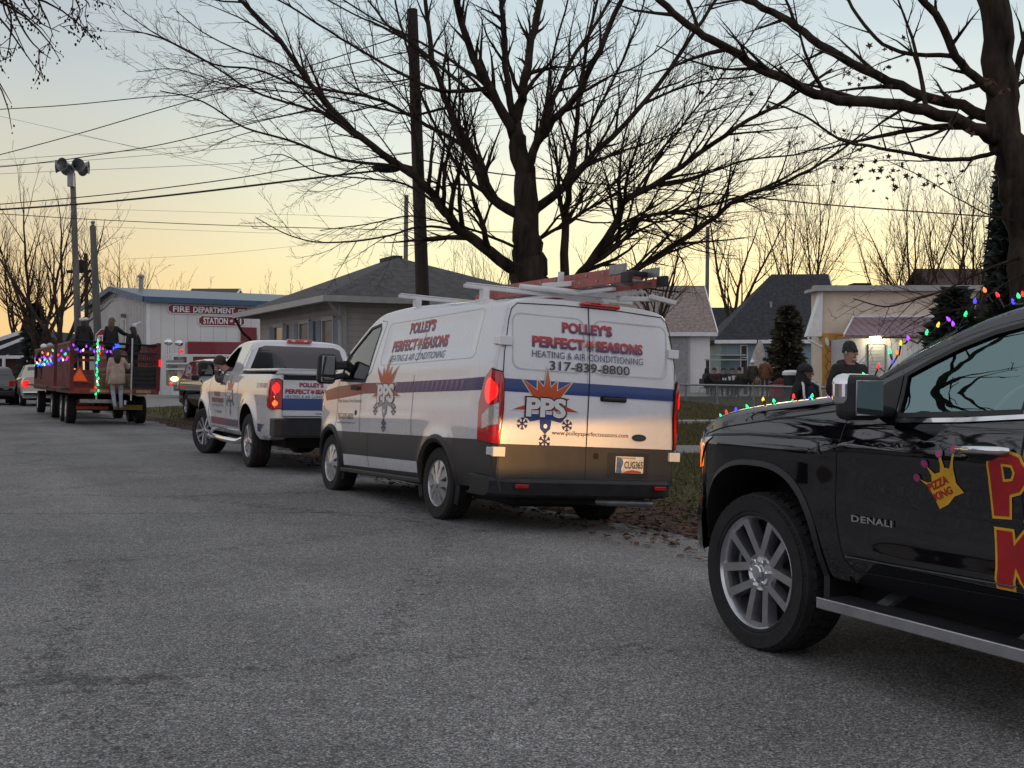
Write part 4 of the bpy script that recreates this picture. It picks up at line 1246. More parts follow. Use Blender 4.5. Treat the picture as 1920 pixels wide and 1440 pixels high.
    # headlamps throw a warm beam forward onto the van ahead (cut off level with the lamp)
    for sd in (1, -1):
        ld_ = bpy.data.lights.new("headlamp_beam", 'SPOT'); ld_.energy = HEAD_W; ld_.color = (1.0, .50, .14)
        ld_.spot_size = radians(60); ld_.spot_blend = .6; ld_.shadow_soft_size = .002
        lo = bpy.data.objects.new("headlamp_beam", ld_); COL.objects.link(lo); lo.parent = root
        lo.location = (.655, sd * .56, .9045)
        lo.rotation_euler = Vector((1, .03, -.04)).to_track_quat('-Z', 'Y').to_euler()
    # string of coloured lights: hood edge, then up the windscreen pillar
    B = [(0.507, 0.8, 1.098, 'b'), (0.448, 0.8, 1.129, 'm'), (0.406, 0.8, 1.181, 'g'), (0.36, 0.8, 1.205, 'r'), (0.325, 0.8, 1.184, 'y'), (0.276, 0.8, 1.22, 'b'), (0.232, 0.8, 1.206, 'p'), (0.177, 0.8, 1.239, 'g'), (0.076, 0.8, 1.23, 'r'), (0.03, 0.8, 1.238, 'm'), (0.049, 0.8, 1.281, 'y'), (-0.041, 0.8, 1.274, 'g'), (-0.184, 0.8, 1.275, 'g'), (-0.192, 0.8, 1.3, 'r'), (-0.261, 0.8, 1.27, 'p'), (-0.316, 0.8, 1.288, 'b'), (-0.326, 0.8, 1.303, 'g'), (-0.421, 0.8, 1.279, 'y'), (-0.447, 0.8, 1.296, 'p'), (-0.491, 0.796, 1.352, 'g'), (-0.657, 0.773, 1.41, 'g'), (-0.677, 0.77, 1.399, 'o'), (-0.733, 0.762, 1.451, 'r'), (-0.812, 0.75, 1.472, 'b'), (-0.795, 0.752, 1.518, 'g'), (-0.839, 0.745, 1.511, 'o'), (-0.852, 0.743, 1.555, 'y'), (-0.892, 0.737, 1.577, 'p'), (-0.984, 0.722, 1.6, 'g'), (-1.039, 0.713, 1.633, 'y'), (-1.093, 0.704, 1.657, 'p'), (-1.114, 0.701, 1.634, 'p'), (-1.17, 0.691, 1.675, 'g'), (-1.213, 0.683, 1.729, 'b'), (-1.259, 0.675, 1.775, 'o'), (-1.317, 0.664, 1.751, 'r'), (-1.392, 0.66, 1.718, 'b'), (-1.417, 0.66, 1.74, 'g'), (-1.438, 0.66, 1.746, 'r')]
    ls = thing("light_string", "string of coloured bulbs along the hood and windscreen pillar of the black pickup", "string lights", O, rot)
    wire = MB(); rq = random.Random(5)
    pts = []
    for x, y, z, c in B:
        on = smooth_tab(ztc, x) - .05
        pts.append(Vector((x, y, z - .006)))
    path = []
    for a, b in zip(pts, pts[1:]):
        m_ = (a + b) / 2 + Vector((0, rq.uniform(-.01, .01), rq.uniform(-.045, .0) if (b - a).length < .15 else -.03)); path += [a, m_]
    path.append(pts[-1])
    wire.tube(path, .0042, 6); wire.build("cord", M("green_cord", (.01, .02, .012), .6), ls, smooth=60)
    for (x, y, z, c), p in zip(B, pts):
        bulb_at(ls, p, Vector((rq.uniform(-.6, .6), rq.uniform(-.2, .5), 1)), c, .0074)
    return root


CB = {'r': (1, .02, .02), 'g': (.02, .85, .25), 'b': (.05, .05, 1), 'y': (1, .45, .03), 'o': (1, .16, .03), 'p': (.32, .05, 1), 'm': (.8, .06, .8), 'w': (1, .85, .6)}
for k_, c_ in CB.items():
    MT['bulb_' + k_] = M("lit_bulb_" + k_, c_, .2, emit=2.0, var=.02)
BULB = {}


def bulb_at(parent, p, d, c, r, sock=True):
    key = (c, r)
    if key not in BULB:
        mb = MB(); mb.lathe([(.35 * r, -.9 * r), (.8 * r, -.5 * r), (r, .3 * r), (.85 * r, 1.1 * r), (.45 * r, 2.1 * r), (.05 * r, 2.7 * r)], 10)
        me_o = mb.build("bulb", MT['bulb_' + c], smooth=60); BULB[key] = me_o.data; o = me_o
    else:
        o = bpy.data.objects.new("bulb", BULB[key]); COL.objects.link(o)
    o.parent = parent; o.location = p
    o.rotation_euler = d.to_track_quat('Z', 'Y').to_euler()
    return o


HEAD_W = 340
build_black_pickup()


# ------------------------------------------------------------------ white pickup ahead of the van
def build_white_pickup():
    O = Vector((-3.114, 17.465, -.0225)); th = radians(26.5)
    rot = (radians(1.5), 0, pi / 2 + th)
    root = thing("pickup_truck", "white company pickup with blue tailgate band and lit tail lamp, its driver leaning out", "pickup truck", O, rot)
    wt = [(.42, .86), (.55, .945), (.70, .968), (.95, .982), (1.12, .984), (1.28, .968), (1.40, .940), (1.47, .895), (1.62, .84), (1.85, .745), (1.93, .70), (2.0, .66)]
    tt = [(-1.3, .985), (-.8, 1), (3.3, 1), (3.7, .985), (3.95, .93), (4.12, .84), (4.25, .70), (4.33, .52)]
    wheels = ((.05, .41), (3.41, .41))

    def W(x, z):
        w = smooth_tab(wt, z) * smooth_tab(tt, x)
        if x < -1.25 + .09:
            q = .09 - (x + 1.25); w -= .09 - sqrt(max(0, .0081 - q * q))
        for wx, wz in wheels:
            r = sqrt((x - wx) ** 2 + (z - wz) ** 2); w += .035 * exp(-((r - .56) / .10) ** 2)
        w -= .012 * box_mask(x, z, .6, 2.9, .62, 1.10, .2)
        return w

    def ring(zt, rr):
        def f(x):
            z0 = lerp_tab([(-1.25, .55), (-.9, .46), (3.9, .44), (4.33, .55)], x)
            ztop = smooth_tab(zt, x); r = lerp_tab(rr, x); zs = ztop - r
            pts = [(W(x, z0 + (zs - z0) * i / 32), z0 + (zs - z0) * i / 32) for i in range(33)]
            ws = pts[-1][0]
            for i in range(1, 10):
                a = pi / 2 * i / 9; pts.append((ws * cos(a) ** .5 if i < 9 else 0, zs + r * sin(a) ** .65))
            return pts
        return f
    zc = [(.76, 1.86), (.80, 1.93), (.95, 1.975), (1.4, 1.99), (1.75, 1.965), (1.95, 1.90), (2.3, 1.69), (2.62, 1.49), (2.75, 1.42), (3.0, 1.39), (3.5, 1.34), (3.9, 1.26), (4.15, 1.17), (4.26, 1.06), (4.33, .92)]
    xs = [.76, .77, .79, .82, .86] + [.9 + .06 * i for i in range(56)] + [4.12, 4.2, 4.26, 4.30, 4.33]
    xs = sorted(set(round(x, 3) for x in xs if x <= 4.33))
    cab = loft("body", xs, ring(zc, [(.76, .10), (1.8, .12), (2.6, .06), (3.0, .10), (4.33, .12)]), MT['white_paint'], root)
    cab.data.materials.append(MT['void'])
    win = [(1.52, 1.475), (1.50, 1.62), (1.54, 1.83), (1.62, 1.87), (1.80, 1.855), (2.08, 1.72), (2.42, 1.515), (2.44, 1.475)]
    cuts = [cutter('arch', x=3.41, z=.44, r=.50, y0=.5, y1=1.4), cutter('arch', x=3.41, z=.44, r=.50, y0=-1.4, y1=-.5), cutter('side', poly=win, y0=-1.4, y1=1.4)]
    inn = MB(); inn.prism([(.80, .8), (.80, 1.35), (.70, 1.6), (.60, 1.86), (-.60, 1.86), (-.70, 1.6), (-.80, 1.35), (-.80, .8)], .95, 2.2, lambda a, b, h: (h, a, b))
    cuts.append(inn.build("cutter", MT['void'], smooth=30))
    bake_bool(cab, cuts)
    zb = [(-1.25, 1.43), (-1.0, 1.44), (.73, 1.44)]
    xb = [-1.25, -1.245, -1.235, -1.22, -1.20, -1.18, -1.16] + [-1.12 + .06 * i for i in range(31)] + [.73]
    bed = loft("bed", xb, ring(zb, [(-1.3, .04), (.8, .04)]), MT['white_paint'], root)
    bed.data.materials.append(MT['void'])
    bake_bool(bed, [cutter('arch', x=.05, z=.45, r=.52, y0=.5, y1=1.4), cutter('arch', x=.05, z=.45, r=.52, y0=-1.4, y1=-.5)])

    def VS(off, sd=1): return lambda x, z: Vector((x, sd * (W(x, z) + off), z))
    def VSt(off): return lambda s, t: Vector((-s, W(-s, t) + off, t))
    def VRt(off): return lambda s, t: Vector((-1.25 - off, -s, t))
    lid = MB(); lid.box((-.27, 0, 1.475), (2.02, 1.80, .05)); lid.box((-1.23, 0, 1.455), (.10, 1.78, .09)); lid.build("bed_cover", MT['white_paint'], root, bevel=.02)
    sl = MB(); sl.box((-.27, 0, 1.447), (2.0, 1.835, .012)); sl.build("cover_seal", MT['seam'], root)
    # back window of the cab
    rw = [(-.79, 1.50), (-.66, 1.84), (-.56, 1.875), (.56, 1.875), (.66, 1.84), (.79, 1.50), (.70, 1.475), (-.70, 1.475)]
    lay("rear_window", poly2d(rw), lambda s, t: Vector((.755 + .04 * max(0, t - 1.8), -s, t)), MT['tint'], root)
    cl = MB(); cl.box((.80, .0, 1.965), (.10, .40, .055)); cl.build("brake_lamp", MT['red_lens'], root, bevel=.02)
    gl = MB()
    for y in (.11, -.09): gl.ball((.748, y, 1.965), .022, 8, 6, (.3, 1.6, .7))
    gl.build("cargo_lamps", MT['clear_lens'], root, smooth=60)
    lay("roof_seam", strip2d([(-.93, 1.47), (-.90, 1.75), (-.88, 1.9)], .014), VSt(.004), MT['seam'], root)
    for sd in (1, -1):
        if sd < 0: lay("side_window", poly2d(win), VS(-.01, sd), MT['glass'], root)
        lay("window_seal", strip2d(win, .025, True), VS(.003, sd), MT['black_plastic'], root, .05, .05)
        lay("door_seam", strip2d([(1.60, 1.46), (1.60, .9), (1.66, .52), (2.75, .52), (2.88, .8), (2.83, 1.2), (2.75, 1.40)], .010), VS(.003, sd), MT['seam'], root)
        lay("door_handle", poly2d(rrect(1.70, 1.92, 1.235, 1.285, .02)), VS(.025, sd), MT['black_plastic'], root)
        mm = MB(); mm.box((2.28, sd * 1.17, 1.50), (.16, .27, .26)); mo = mm.build("wing_mirror", MT['black_plastic'], root, bevel=.06, segs=4)
        mg = MB(); mg.box((2.197, sd * 1.17, 1.50), (.006, .20, .19)); mg.build("mirror_glass", MT['tint'], mo, bevel=.03)
        am = MB(); am.bar((2.32, sd * 1.08, 1.44), (2.40, sd * .90, 1.44), .10, .07); am.build("mirror_arm", MT['black_plastic'], mo, bevel=.02)
        # tail lamps round the corner
        out = [(-.16, .93), (-.155, 1.32), (-.10, 1.345), (.06, 1.335), (.17, 1.30), (.13, 1.12), (.12, .95), (.02, .92)]
        def lampf(off, sd=sd):
            def f(s, t):
                a = min(max((s + .03) / .11, 0), 1) * pi / 2
                if s < -.03: return Vector((-1.25 - off, sd * (.935 + s + .04), t))
                x = -1.25 + .07 * (1 - cos(a)) + max(0, s - .08)
                return Vector((x - off * cos(a), sd * (min(W(max(x, -1.165), t), 1.0) - .05 * (1 - sin(a)) + off * sin(a)), t))
            return f
        lp = lay("tail_lamp", poly2d(out), lampf(.022), MT['red_lens'], root, .03, .05)
        lay("lamp_bezel", poly2d([(a * 1.08 - .004, (b - 1.13) * 1.05 + 1.13) for a, b in out]), lampf(.008), MT['black_plastic'], lp, .03, .05)
        lay("lit_bulb", poly2d(ell(-.06, 1.22, .07, .08)), lampf(.027), MT['red_lit'], lp, .03, .05)
        lay("turn_bulb", poly2d(ell(-.05, 1.0, .05, .04)), lampf(.027), M("lit_turn_lamp", (1, .10, .02), .2, emit=2.0), lp, .03, .05)
        for x0, x1, m_ in ((2.74, 1.63, 'st_red'), (1.60, .60, 'st_mid'), (-.56, -1.10, 'navy')):
            if m_ not in MT: MT[m_] = M("stripe_" + m_, (.22, .035, .05) if m_ == 'st_red' else (.07, .04, .085), .35, coat=.4)
            lay("lower_stripe", poly2d([(x0, .575), (x1, .575), (x1, .69), (x0, .69)]), VS(.003, sd), MT[m_], root)
        sp = MB(); sp.tube([(2.85, sd * .90, .44), (2.72, sd * .99, .365), (1.6, sd * 1.01, .36), (.62, sd * .99, .365), (.50, sd * .90, .42)], .045, 12); sp.build("side_step", MT['chrome'], root, smooth=50)
    # tailgate
    lay("tailgate_seam", strip2d([(-.80, .82), (-.80, 1.42), (.80, 1.42), (.80, .82)], .012, True), VRt(.004), MT['seam'], root)
    lay("tailgate_slot", poly2d([(-.79, 1.335), (.62, 1.335), (.62, 1.405), (-.79, 1.405)]), VRt(.003), MT['seam'], root)
    lay("tailgate_band", poly2d([(-.82, .905), (.82, .905), (.82, 1.075), (-.82, 1.075)]), VRt(.003), MT['blue_vinyl'], root)
    company_art("tailgate", VRt(.006), root, -.765, 1.318, .78)
    lay("lettering", shift(text2d("www.polleysperfectseasons.com", .95, .05), -.32, .832), VRt(.005), MT['black_print'], root, .1, .06)
    bp = MB(); bp.box((-1.36, 0, .665), (.28, 1.94, .25)); bp.box((-1.40, 0, .79), (.22, 1.6, .03)); bp.build("rear_bumper", MT['black_plastic'], root, bevel=.05, segs=3)
    lay("bumper_end", poly2d([(-1.22, .55), (-.54, .50), (-.60, .56), (-1.2, .80)]), VS(.004), MT['white_paint'], root, .05, .05)
    # side lettering
    company_art("door", VSt(.006), root, -2.66, 1.14, .88)
    lay("lettering", shift(text2d("317-839-8800", .50, .05), -2.45, .76), VSt(.004), MT['black_print'], root, .1, .06)
    pps_art(VSt, root, -1.28, 1.08, .46, .004)
    lay("lettering", shift(text2d("317-839-8800", .62, .07), .45, 1.215), VSt(.004), MT['black_print'], root, .1, .06)
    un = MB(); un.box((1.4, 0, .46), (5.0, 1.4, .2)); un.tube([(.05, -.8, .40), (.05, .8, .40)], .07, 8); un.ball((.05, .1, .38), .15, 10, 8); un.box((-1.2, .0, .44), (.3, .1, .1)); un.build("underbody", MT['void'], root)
    fr = MB(); fr.box((4.28, 0, .95), (.14, 1.0, .36)); fr.build("grille", MT['chrome'], root, bevel=.04)
    fb = MB(); fb.box((4.30, 0, .62), (.22, 1.75, .22)); fb.build("front_bumper", MT['chrome'], root, bevel=.07, segs=3)
    for sd in (1, -1):
        make_wheel(root, (.05, .84 * sd, .41), .405, .275, .25, 'five', sd)
        make_wheel(root, (3.41, .84 * sd, .41), .405, .275, .25, 'five', sd, radians(19))
    # seats seen through the glass
    for y in (.4, -.4):
        se = MB(); se.box((1.15, y, 1.35), (.16, .5, .7)); se.build("seat", MT['black_plastic'], root, bevel=.05)


build_white_pickup()


# ------------------------------------------------------------------ trees
MT['bark'] = M("dark_bark", (.050, .036, .028), .92, 0, 0, .45, 5, 1.0, 16, spec=.15, stretch=(1, 1, .25))
MT['bark_grey'] = M("grey_brown_bark", (.060, .045, .036), .92, 0, 0, .35, 5, .6, 20, spec=.15, stretch=(1, 1, .25))
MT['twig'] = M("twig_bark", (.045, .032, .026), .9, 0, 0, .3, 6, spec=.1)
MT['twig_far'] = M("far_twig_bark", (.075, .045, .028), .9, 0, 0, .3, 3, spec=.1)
MT['dry_leaf'] = M("dry_brown_leaf", (.105, .040, .018), .8, 0, 0, .4, 3, col2=(.045, .022, .014))


def rnd_dir(rng):
    z = rng.uniform(-1, 1); a = rng.uniform(0, 2 * pi); s = sqrt(1 - z * z)
    return Vector((s * cos(a), s * sin(a), z))


def spline(pts, n):
    """Catmull-Rom through pts (any Vector length)"""
    out = []
    P = [pts[0] * 2 - pts[1]] + list(pts) + [pts[-1] * 2 - pts[-2]]
    for i in range(1, len(P) - 2):
        for k in range(n):
            t = k / n
            a, b, c, d = P[i - 1], P[i], P[i + 1], P[i + 2]
            out.append(.5 * ((2 * b) + (c - a) * t + (2 * a - 5 * b + 4 * c - d) * t * t + (3 * b - a - 3 * c + d) * t ** 3))
    out.append(pts[-1])
    return out


class Tree:
    def __init__(s, seed, rmin=.004, up=.12, ang=(28, 52), dens=(2.2, 3.2, 4.5, 6), ratio=(.30, .62), thick=.035, wob=.10, droop=0):
        s.rng = random.Random(seed); s.T = MB(); s.B = MB(); s.rmin = rmin; s.up = up; s.ang = ang; s.dens = dens; s.ratio = ratio; s.thick = thick; s.wob = wob; s.droop = droop
        s.tips = []; s.wood = []

    def tube(s, pts, rad):
        r = max(rad)
        mb = s.T if r > s.thick else s.B
        n = 10 if r > .15 else 7 if r > .05 else 4 if r > .018 else 3
        mb.tube(pts, rad, n, caps=r > .05)

    def kids(s, pts, rad, lvl, L, t0=.15):
        rng = s.rng
        if lvl <= 0: return
        n = max(2, int(L * s.dens[min(3 - min(lvl, 3), len(s.dens) - 1)] * rng.uniform(.8, 1.2)))
        m = len(pts) - 1
        for i in range(n):
            t = t0 + (1 - t0) * (i + rng.uniform(.1, .9)) / n
            f = t * m; k = min(int(f), m - 1); f -= k
            p = pts[k].lerp(pts[k + 1], f); r = rad[k] + (rad[k + 1] - rad[k]) * f
            d = (pts[k + 1] - pts[k]).normalized()
            ax = d.cross(rnd_dir(rng))
            if ax.length < .05: continue
            ax.normalize()
            nd = (Matrix.Rotation(radians(rng.uniform(*s.ang)), 3, ax) @ d)
            cl = L * rng.uniform(*s.ratio) * (1.1 - .65 * t)
            s.grow(p, nd, max(cl, .12), max(s.rmin, min(r * .6, r - .001)), lvl - 1)

    def grow(s, p, d, L, r, lvl):
        rng = s.rng
        n = max(2, min(9, int(L / (.28 if lvl else .14))))
        pts, rad = [p], [r]; d = d.normalized()
        for i in range(n):
            d = (d + rnd_dir(rng) * s.wob * (1.6 if lvl < 2 else 1) + Vector((0, 0, s.up - s.droop * (i / n))) * .5).normalized()
            pts.append(pts[-1] + d * (L / n)); rad.append(r + (s.rmin * .7 - r) * ((i + 1) / n) ** .9)
        s.tube(pts, rad)
        s.tips.append((pts[-1], d))
        s.kids(pts, rad, lvl, L)

    def limb(s, pts, rad, lvl, t0=.1):
        q = spline([Vector((*p, r)) if len(p) == 3 else p for p, r in zip([Vector(p) for p in pts], rad)], 4)
        P = [v.to_3d() if False else Vector((v[0], v[1], v[2])) for v in q]
        rng = s.rng
        Rr = [max(s.rmin, v[3]) for v in q]
        P = [p + rnd_dir(rng) * min(.05, r * .35) for p, r in zip(P, Rr)]
        s.tube(P, Rr)
        s.wood += list(zip(P, Rr))
        L = sum((a - b).length for a, b in zip(P, P[1:]))
        s.kids(P, Rr, lvl, L, t0)

    def done(s, root, bark, twig):
        loc = root.location
        for mb, nm, mt in ((s.T, "trunk", bark), (s.B, "branches", twig)):
            if mb.v:
                mb.v = [(x - loc[0], y - loc[1], z - loc[2]) for x, y, z in mb.v]
                o = mb.build(nm, mt, root); o.data.shade_smooth()


def v4(p, r): return Vector((p[0], p[1], p[2], r))


def to_px(p): return CX + F * p[0] / p[1], YH - F * (p[2] - H) / p[1]


def traced(tr, limbs, Y0, lvl, rng, ppm, near=46):
    for pxs, w0, w1, dY, lv in limbs:
        n = len(pxs); r0 = w0 / ppm / 2 * .82
        # join the limb to the nearest point of the wood already standing
        best, bp, br = 1e9, None, 0
        for p, r in tr.wood:
            a, b = to_px(p); d = (a - pxs[0][0]) ** 2 + (b - pxs[0][1]) ** 2
            if d < best: best, bp, br = d, p, r
        Ys = Y0
        if best < near * near: Ys = bp.y; r0 = min(r0, br * .85)
        pts, rad = [], []
        if best < near * near: pts.append(bp.copy()); rad.append(r0)
        for i, (px, py) in enumerate(pxs):
            if i == 0 and pts: continue
            t = i / (n - 1)
            pts.append(P3(px, py, Ys + dY * t)); rad.append(max(tr.rmin, r0 + (w1 / ppm / 2 * .75 - r0) * t ** .6))
        tr.limb(pts, rad, lv)


def centre_tree():
    Y = 21.0; ppm = F / Y
    tr = Tree(11, rmin=.0030, up=.10, ang=(22, 50), dens=(3.2, 5.6, 8.0, 6), ratio=(.22, .46), wob=.15)
    base = (unpx(995, Y), Y, ground_z(unpx(995, Y), Y) - .1)
    tp = [base, P3(996, 640, Y), P3(993, 535, Y), P3(990, 480, Y), P3(988, 431, Y), P3(984, 337, Y), P3(970, 262, Y), P3(965, 228, Y)]
    tr.limb(tp, [.52, .40, .36, .30, .245, .205, .155, .125], 0)
    tr.limb([P3(1000, 640, Y), P3(1035, 580, Y + .2), P3(1060, 540, Y + .3)], [.3, .22, .18], 0)
    L = [
        ([(966, 232), (981, 169), (996, 75), (1015, 0), (1030, -80)], 30, 15, 1.0, 2),
        ([(962, 225), (951, 150), (945, 56), (940, 0), (930, -90)], 20, 10, -1.0, 2),
        ([(962, 252), (921, 169), (880, 86), (857, 0), (838, -90)], 27, 12, -1.5, 3),
        ([(972, 415), (921, 371), (880, 277), (842, 202), (812, 112), (797, 0), (790, -60)], 30, 9, 1.5, 3),
        ([(979, 516), (921, 476), (861, 431), (824, 382), (775, 330), (700, 277), (634, 219), (583, 157), (525, 77), (445, -5), (400, -40)], 34, 6, -3.0, 3),
        ([(1005, 400), (1071, 334), (1097, 304), (1202, 199), (1300, 64), (1360, -30)], 25, 8, 2.0, 3),
        ([(987, 345), (1000, 285), (1037, 225), (1079, 180), (1112, 120), (1165, 0), (1190, -60)], 26, 10, -2.0, 3),
        ([(1015, 270), (1049, 161), (1079, 101), (1127, 30), (1160, -40)], 15, 7, 1.0, 3),
        ([(1056, 545), (1060, 412), (1071, 337), (1079, 244), (1090, 150), (1105, 60), (1130, -40)], 24, 6, -1.0, 3),
        ([(1062, 545), (1090, 514), (1150, 427), (1168, 382), (1225, 349), (1300, 296), (1380, 240), (1470, 190), (1560, 130)], 29, 6, -2.5, 3),
        ([(1095, 520), (1187, 416), (1270, 398), (1350, 380), (1440, 350), (1530, 300)], 14, 4, 2.0, 2),
        ([(1075, 545), (1150, 520), (1200, 500), (1324, 420), (1387, 371), (1462, 345), (1537, 307), (1620, 250)], 22, 5, -1.5, 3),
        ([(1019, 465), (1075, 409), (1187, 337), (1300, 210), (1370, 120), (1440, 20)], 10, 4, 2.5, 2),
        ([(1010, 440), (1060, 395), (1130, 360), (1210, 290), (1290, 230), (1400, 180)], 9, 3, -2, 2),
        ([(962, 465), (900, 436), (842, 420), (770, 405), (690, 420), (600, 432)], 8, 2, -1.5, 2),
        ([(880, 277), (800, 235), (720, 190), (650, 175), (560, 160), (480, 130), (400, 120), (300, 70), (225, 55)], 12, 2.5, -2.5, 3),
        ([(800, 330), (740, 312), (640, 300), (540, 262), (460, 240), (380, 190), (300, 170)], 10, 2.5, -1.5, 3),
        ([(861, 431), (790, 425), (710, 446), (610, 455), (540, 440), (480, 408)], 7, 2, -2, 3),
        ([(902, 187), (839, 172), (775, 150), (700, 108), (620, 60), (540, 10), (480, -20)], 12, 4, 1.0, 3),
        ([(880, 146), (790, 95), (730, 50), (690, 0)], 11, 5, 2, 2),
        ([(842, 202), (770, 215), (700, 200), (610, 180), (520, 170), (430, 160), (330, 130), (255, 135)], 8, 2, 1.0, 3),
        ([(824, 382), (760, 345), (690, 335), (600, 325), (530, 290), (470, 300)], 7, 2, 1.5, 3),
        ([(915, 385), (870, 330), (830, 262), (790, 180), (760, 80), (740, 0)], 11, 5, -1, 2),
        ([(1097, 304), (1110, 230), (1150, 150), (1190, 60), (1215, -20)], 10, 5, 1, 2),
        ([(1202, 199), (1260, 170), (1330, 150), (1420, 140), (1500, 100)], 8, 3, 1, 2),
        ([(1225, 349), (1310, 330), (1400, 300), (1490, 290), (1580, 262)], 8, 3, -1, 2),
        ([(583, 157), (520, 120), (450, 95), (380, 60), (330, 20)], 6, 2, -.5, 3),
        ([(812, 112), (740, 62), (660, 25), (580, -20)], 8, 3.5, .6, 3),
        ([(640, 222), (560, 198), (470, 168), (380, 110), (290, 62), (230, 20)], 8, 2, 1.0, 3),
        ([(921, 169), (870, 130), (800, 85), (710, 40), (620, -15)], 10, 4, 1.6, 3),
        ([(1000, 285), (1022, 200), (1035, 110), (1060, 20), (1075, -40)], 9, 4, 1.2, 3),
        ([(1079, 180), (1130, 150), (1200, 120), (1270, 60), (1330, -10)], 8, 3, -1.4, 3),
        ([(1150, 427), (1230, 440), (1310, 470), (1380, 480)], 6, 2, 1.0, 3),
    ]
    root = thing("bare_tree", "large leafless tree with many spreading limbs behind the white van", "tree", base)
    traced(tr, L, Y, 3, tr.rng, ppm)
    tr.done(root, MT['bark'], MT['twig'])
    return tr


def maple_leaf(mb, p, s, rng):
    T = Matrix.Translation(p) @ Matrix.Rotation(rng.uniform(0, 6.3), 4, 'Z') @ Matrix.Rotation(rng.uniform(.3, 2.6), 4, 'X') @ Matrix.Rotation(rng.uniform(0, 6.3), 4, 'Z')
    pts = []
    for i in range(5):
        a = radians(-80 + 65 * i + 90 - 50); pts.append((s * cos(a) * (1 if i == 2 else .85), s * sin(a) * (1 if i == 2 else .85), rng.uniform(-.25, .25) * s))
        b = a + radians(32); pts.append((s * .42 * cos(b), s * .42 * sin(b), 0))
    n = len(mb.v)
    mb.v += [tuple(T @ Vector(q)) for q in pts + [(0, 0, 0)]]
    for i in range(10):
        mb.f.append((n + i, n + (i + 1) % 10, n + 10)); mb.m.append(0)


def right_tree():
    Y = 15.0; ppm = F / Y
    tr = Tree(23, rmin=.0026, up=.06, ang=(25, 55), dens=(2.6, 4.4, 6.5, 5), ratio=(.2, .45), wob=.15)
    gx = unpx(1950, Y)
    base = (gx, Y, ground_z(gx, Y) - .1)
    tr.limb([base, P3(1950, 860, Y), P3(1950, 700, Y), P3(1946, 540, Y), P3(1932, 420, Y), P3(1912, 337, Y), P3(1891, 262, Y), P3(1874, 150, Y), P3(1858, 0, Y), P3(1845, -120, Y)],
            [.52, .42, .38, .35, .31, .27, .225, .21, .19, .17], 0)
    L = [
        ([(1880, 285), (1854, 255), (1785, 221), (1687, 199), (1575, 187), (1515, 169), (1425, 127), (1350, 82), (1294, 49), (1237, 0), (1195, -40)], 38, 14, -1.5, 3),
        ([(1895, 225), (1840, 212), (1762, 187), (1687, 161), (1594, 120), (1522, 71), (1462, 30), (1400, 0), (1340, -30)], 32, 16, .8, 3),
        ([(1862, 170), (1837, 150), (1792, 105), (1762, 37), (1725, -5), (1690, -50)], 26, 15, -1.0, 2),
        ([(1785, 112), (1687, 97), (1631, 60), (1590, 0), (1570, -40)], 12, 7, .5, 3),
        ([(1875, 292), (1852, 290), (1781, 300), (1706, 289), (1631, 274), (1575, 262), (1507, 217), (1440, 190)], 15, 4, -1.0, 3),
        ([(1900, 430), (1860, 405), (1800, 375), (1725, 330), (1660, 300)], 6, 2.5, -1.2, 3),
        ([(1895, 262), (1912, 100), (1945, 20), (1990, -60)], 20, 12, 1, 2),
        ([(1425, 127), (1360, 130), (1290, 112), (1230, 85)], 9, 3, .6, 2),
        ([(1915, 470), (1860, 500), (1780, 540), (1720, 560), (1660, 575), (1600, 560)], 8, 2.5, -2.0, 3),
        ([(1930, 520), (1880, 535), (1820, 575), (1740, 590), (1690, 620)], 6, 2, -2.5, 3),
    ]
    root = thing("maple_tree", "thick trunked maple with a few dry brown leaves at the right edge", "tree", base)
    traced(tr, L, Y, 3, tr.rng, ppm)
    tr.done(root, MT['bark'], MT['twig'])
    lf = MB(); rng = random.Random(4)
    for cx, cy, sx, sy, n in ((1630, 310, 55, 40, 34), (1690, 330, 60, 35, 28), (1600, 150, 40, 45, 22), (1680, 110, 40, 40, 14), (1870, 160, 25, 20, 22), (1400, 210, 60, 50, 12), (1540, 260, 60, 60, 14), (1770, 330, 50, 25, 12), (1760, 180, 60, 30, 12), (1330, 150, 40, 30, 8), (1820, 230, 30, 40, 10)):
        for i in range(n):
            p = P3(rng.gauss(cx, sx * .6), rng.gauss(cy, sy * .6), Y + rng.uniform(-1.4, .6)) - Vector(base)
            maple_leaf(lf, p, rng.uniform(.03, .06), rng)
    lf.build("leaves", MT['dry_leaf'], root)


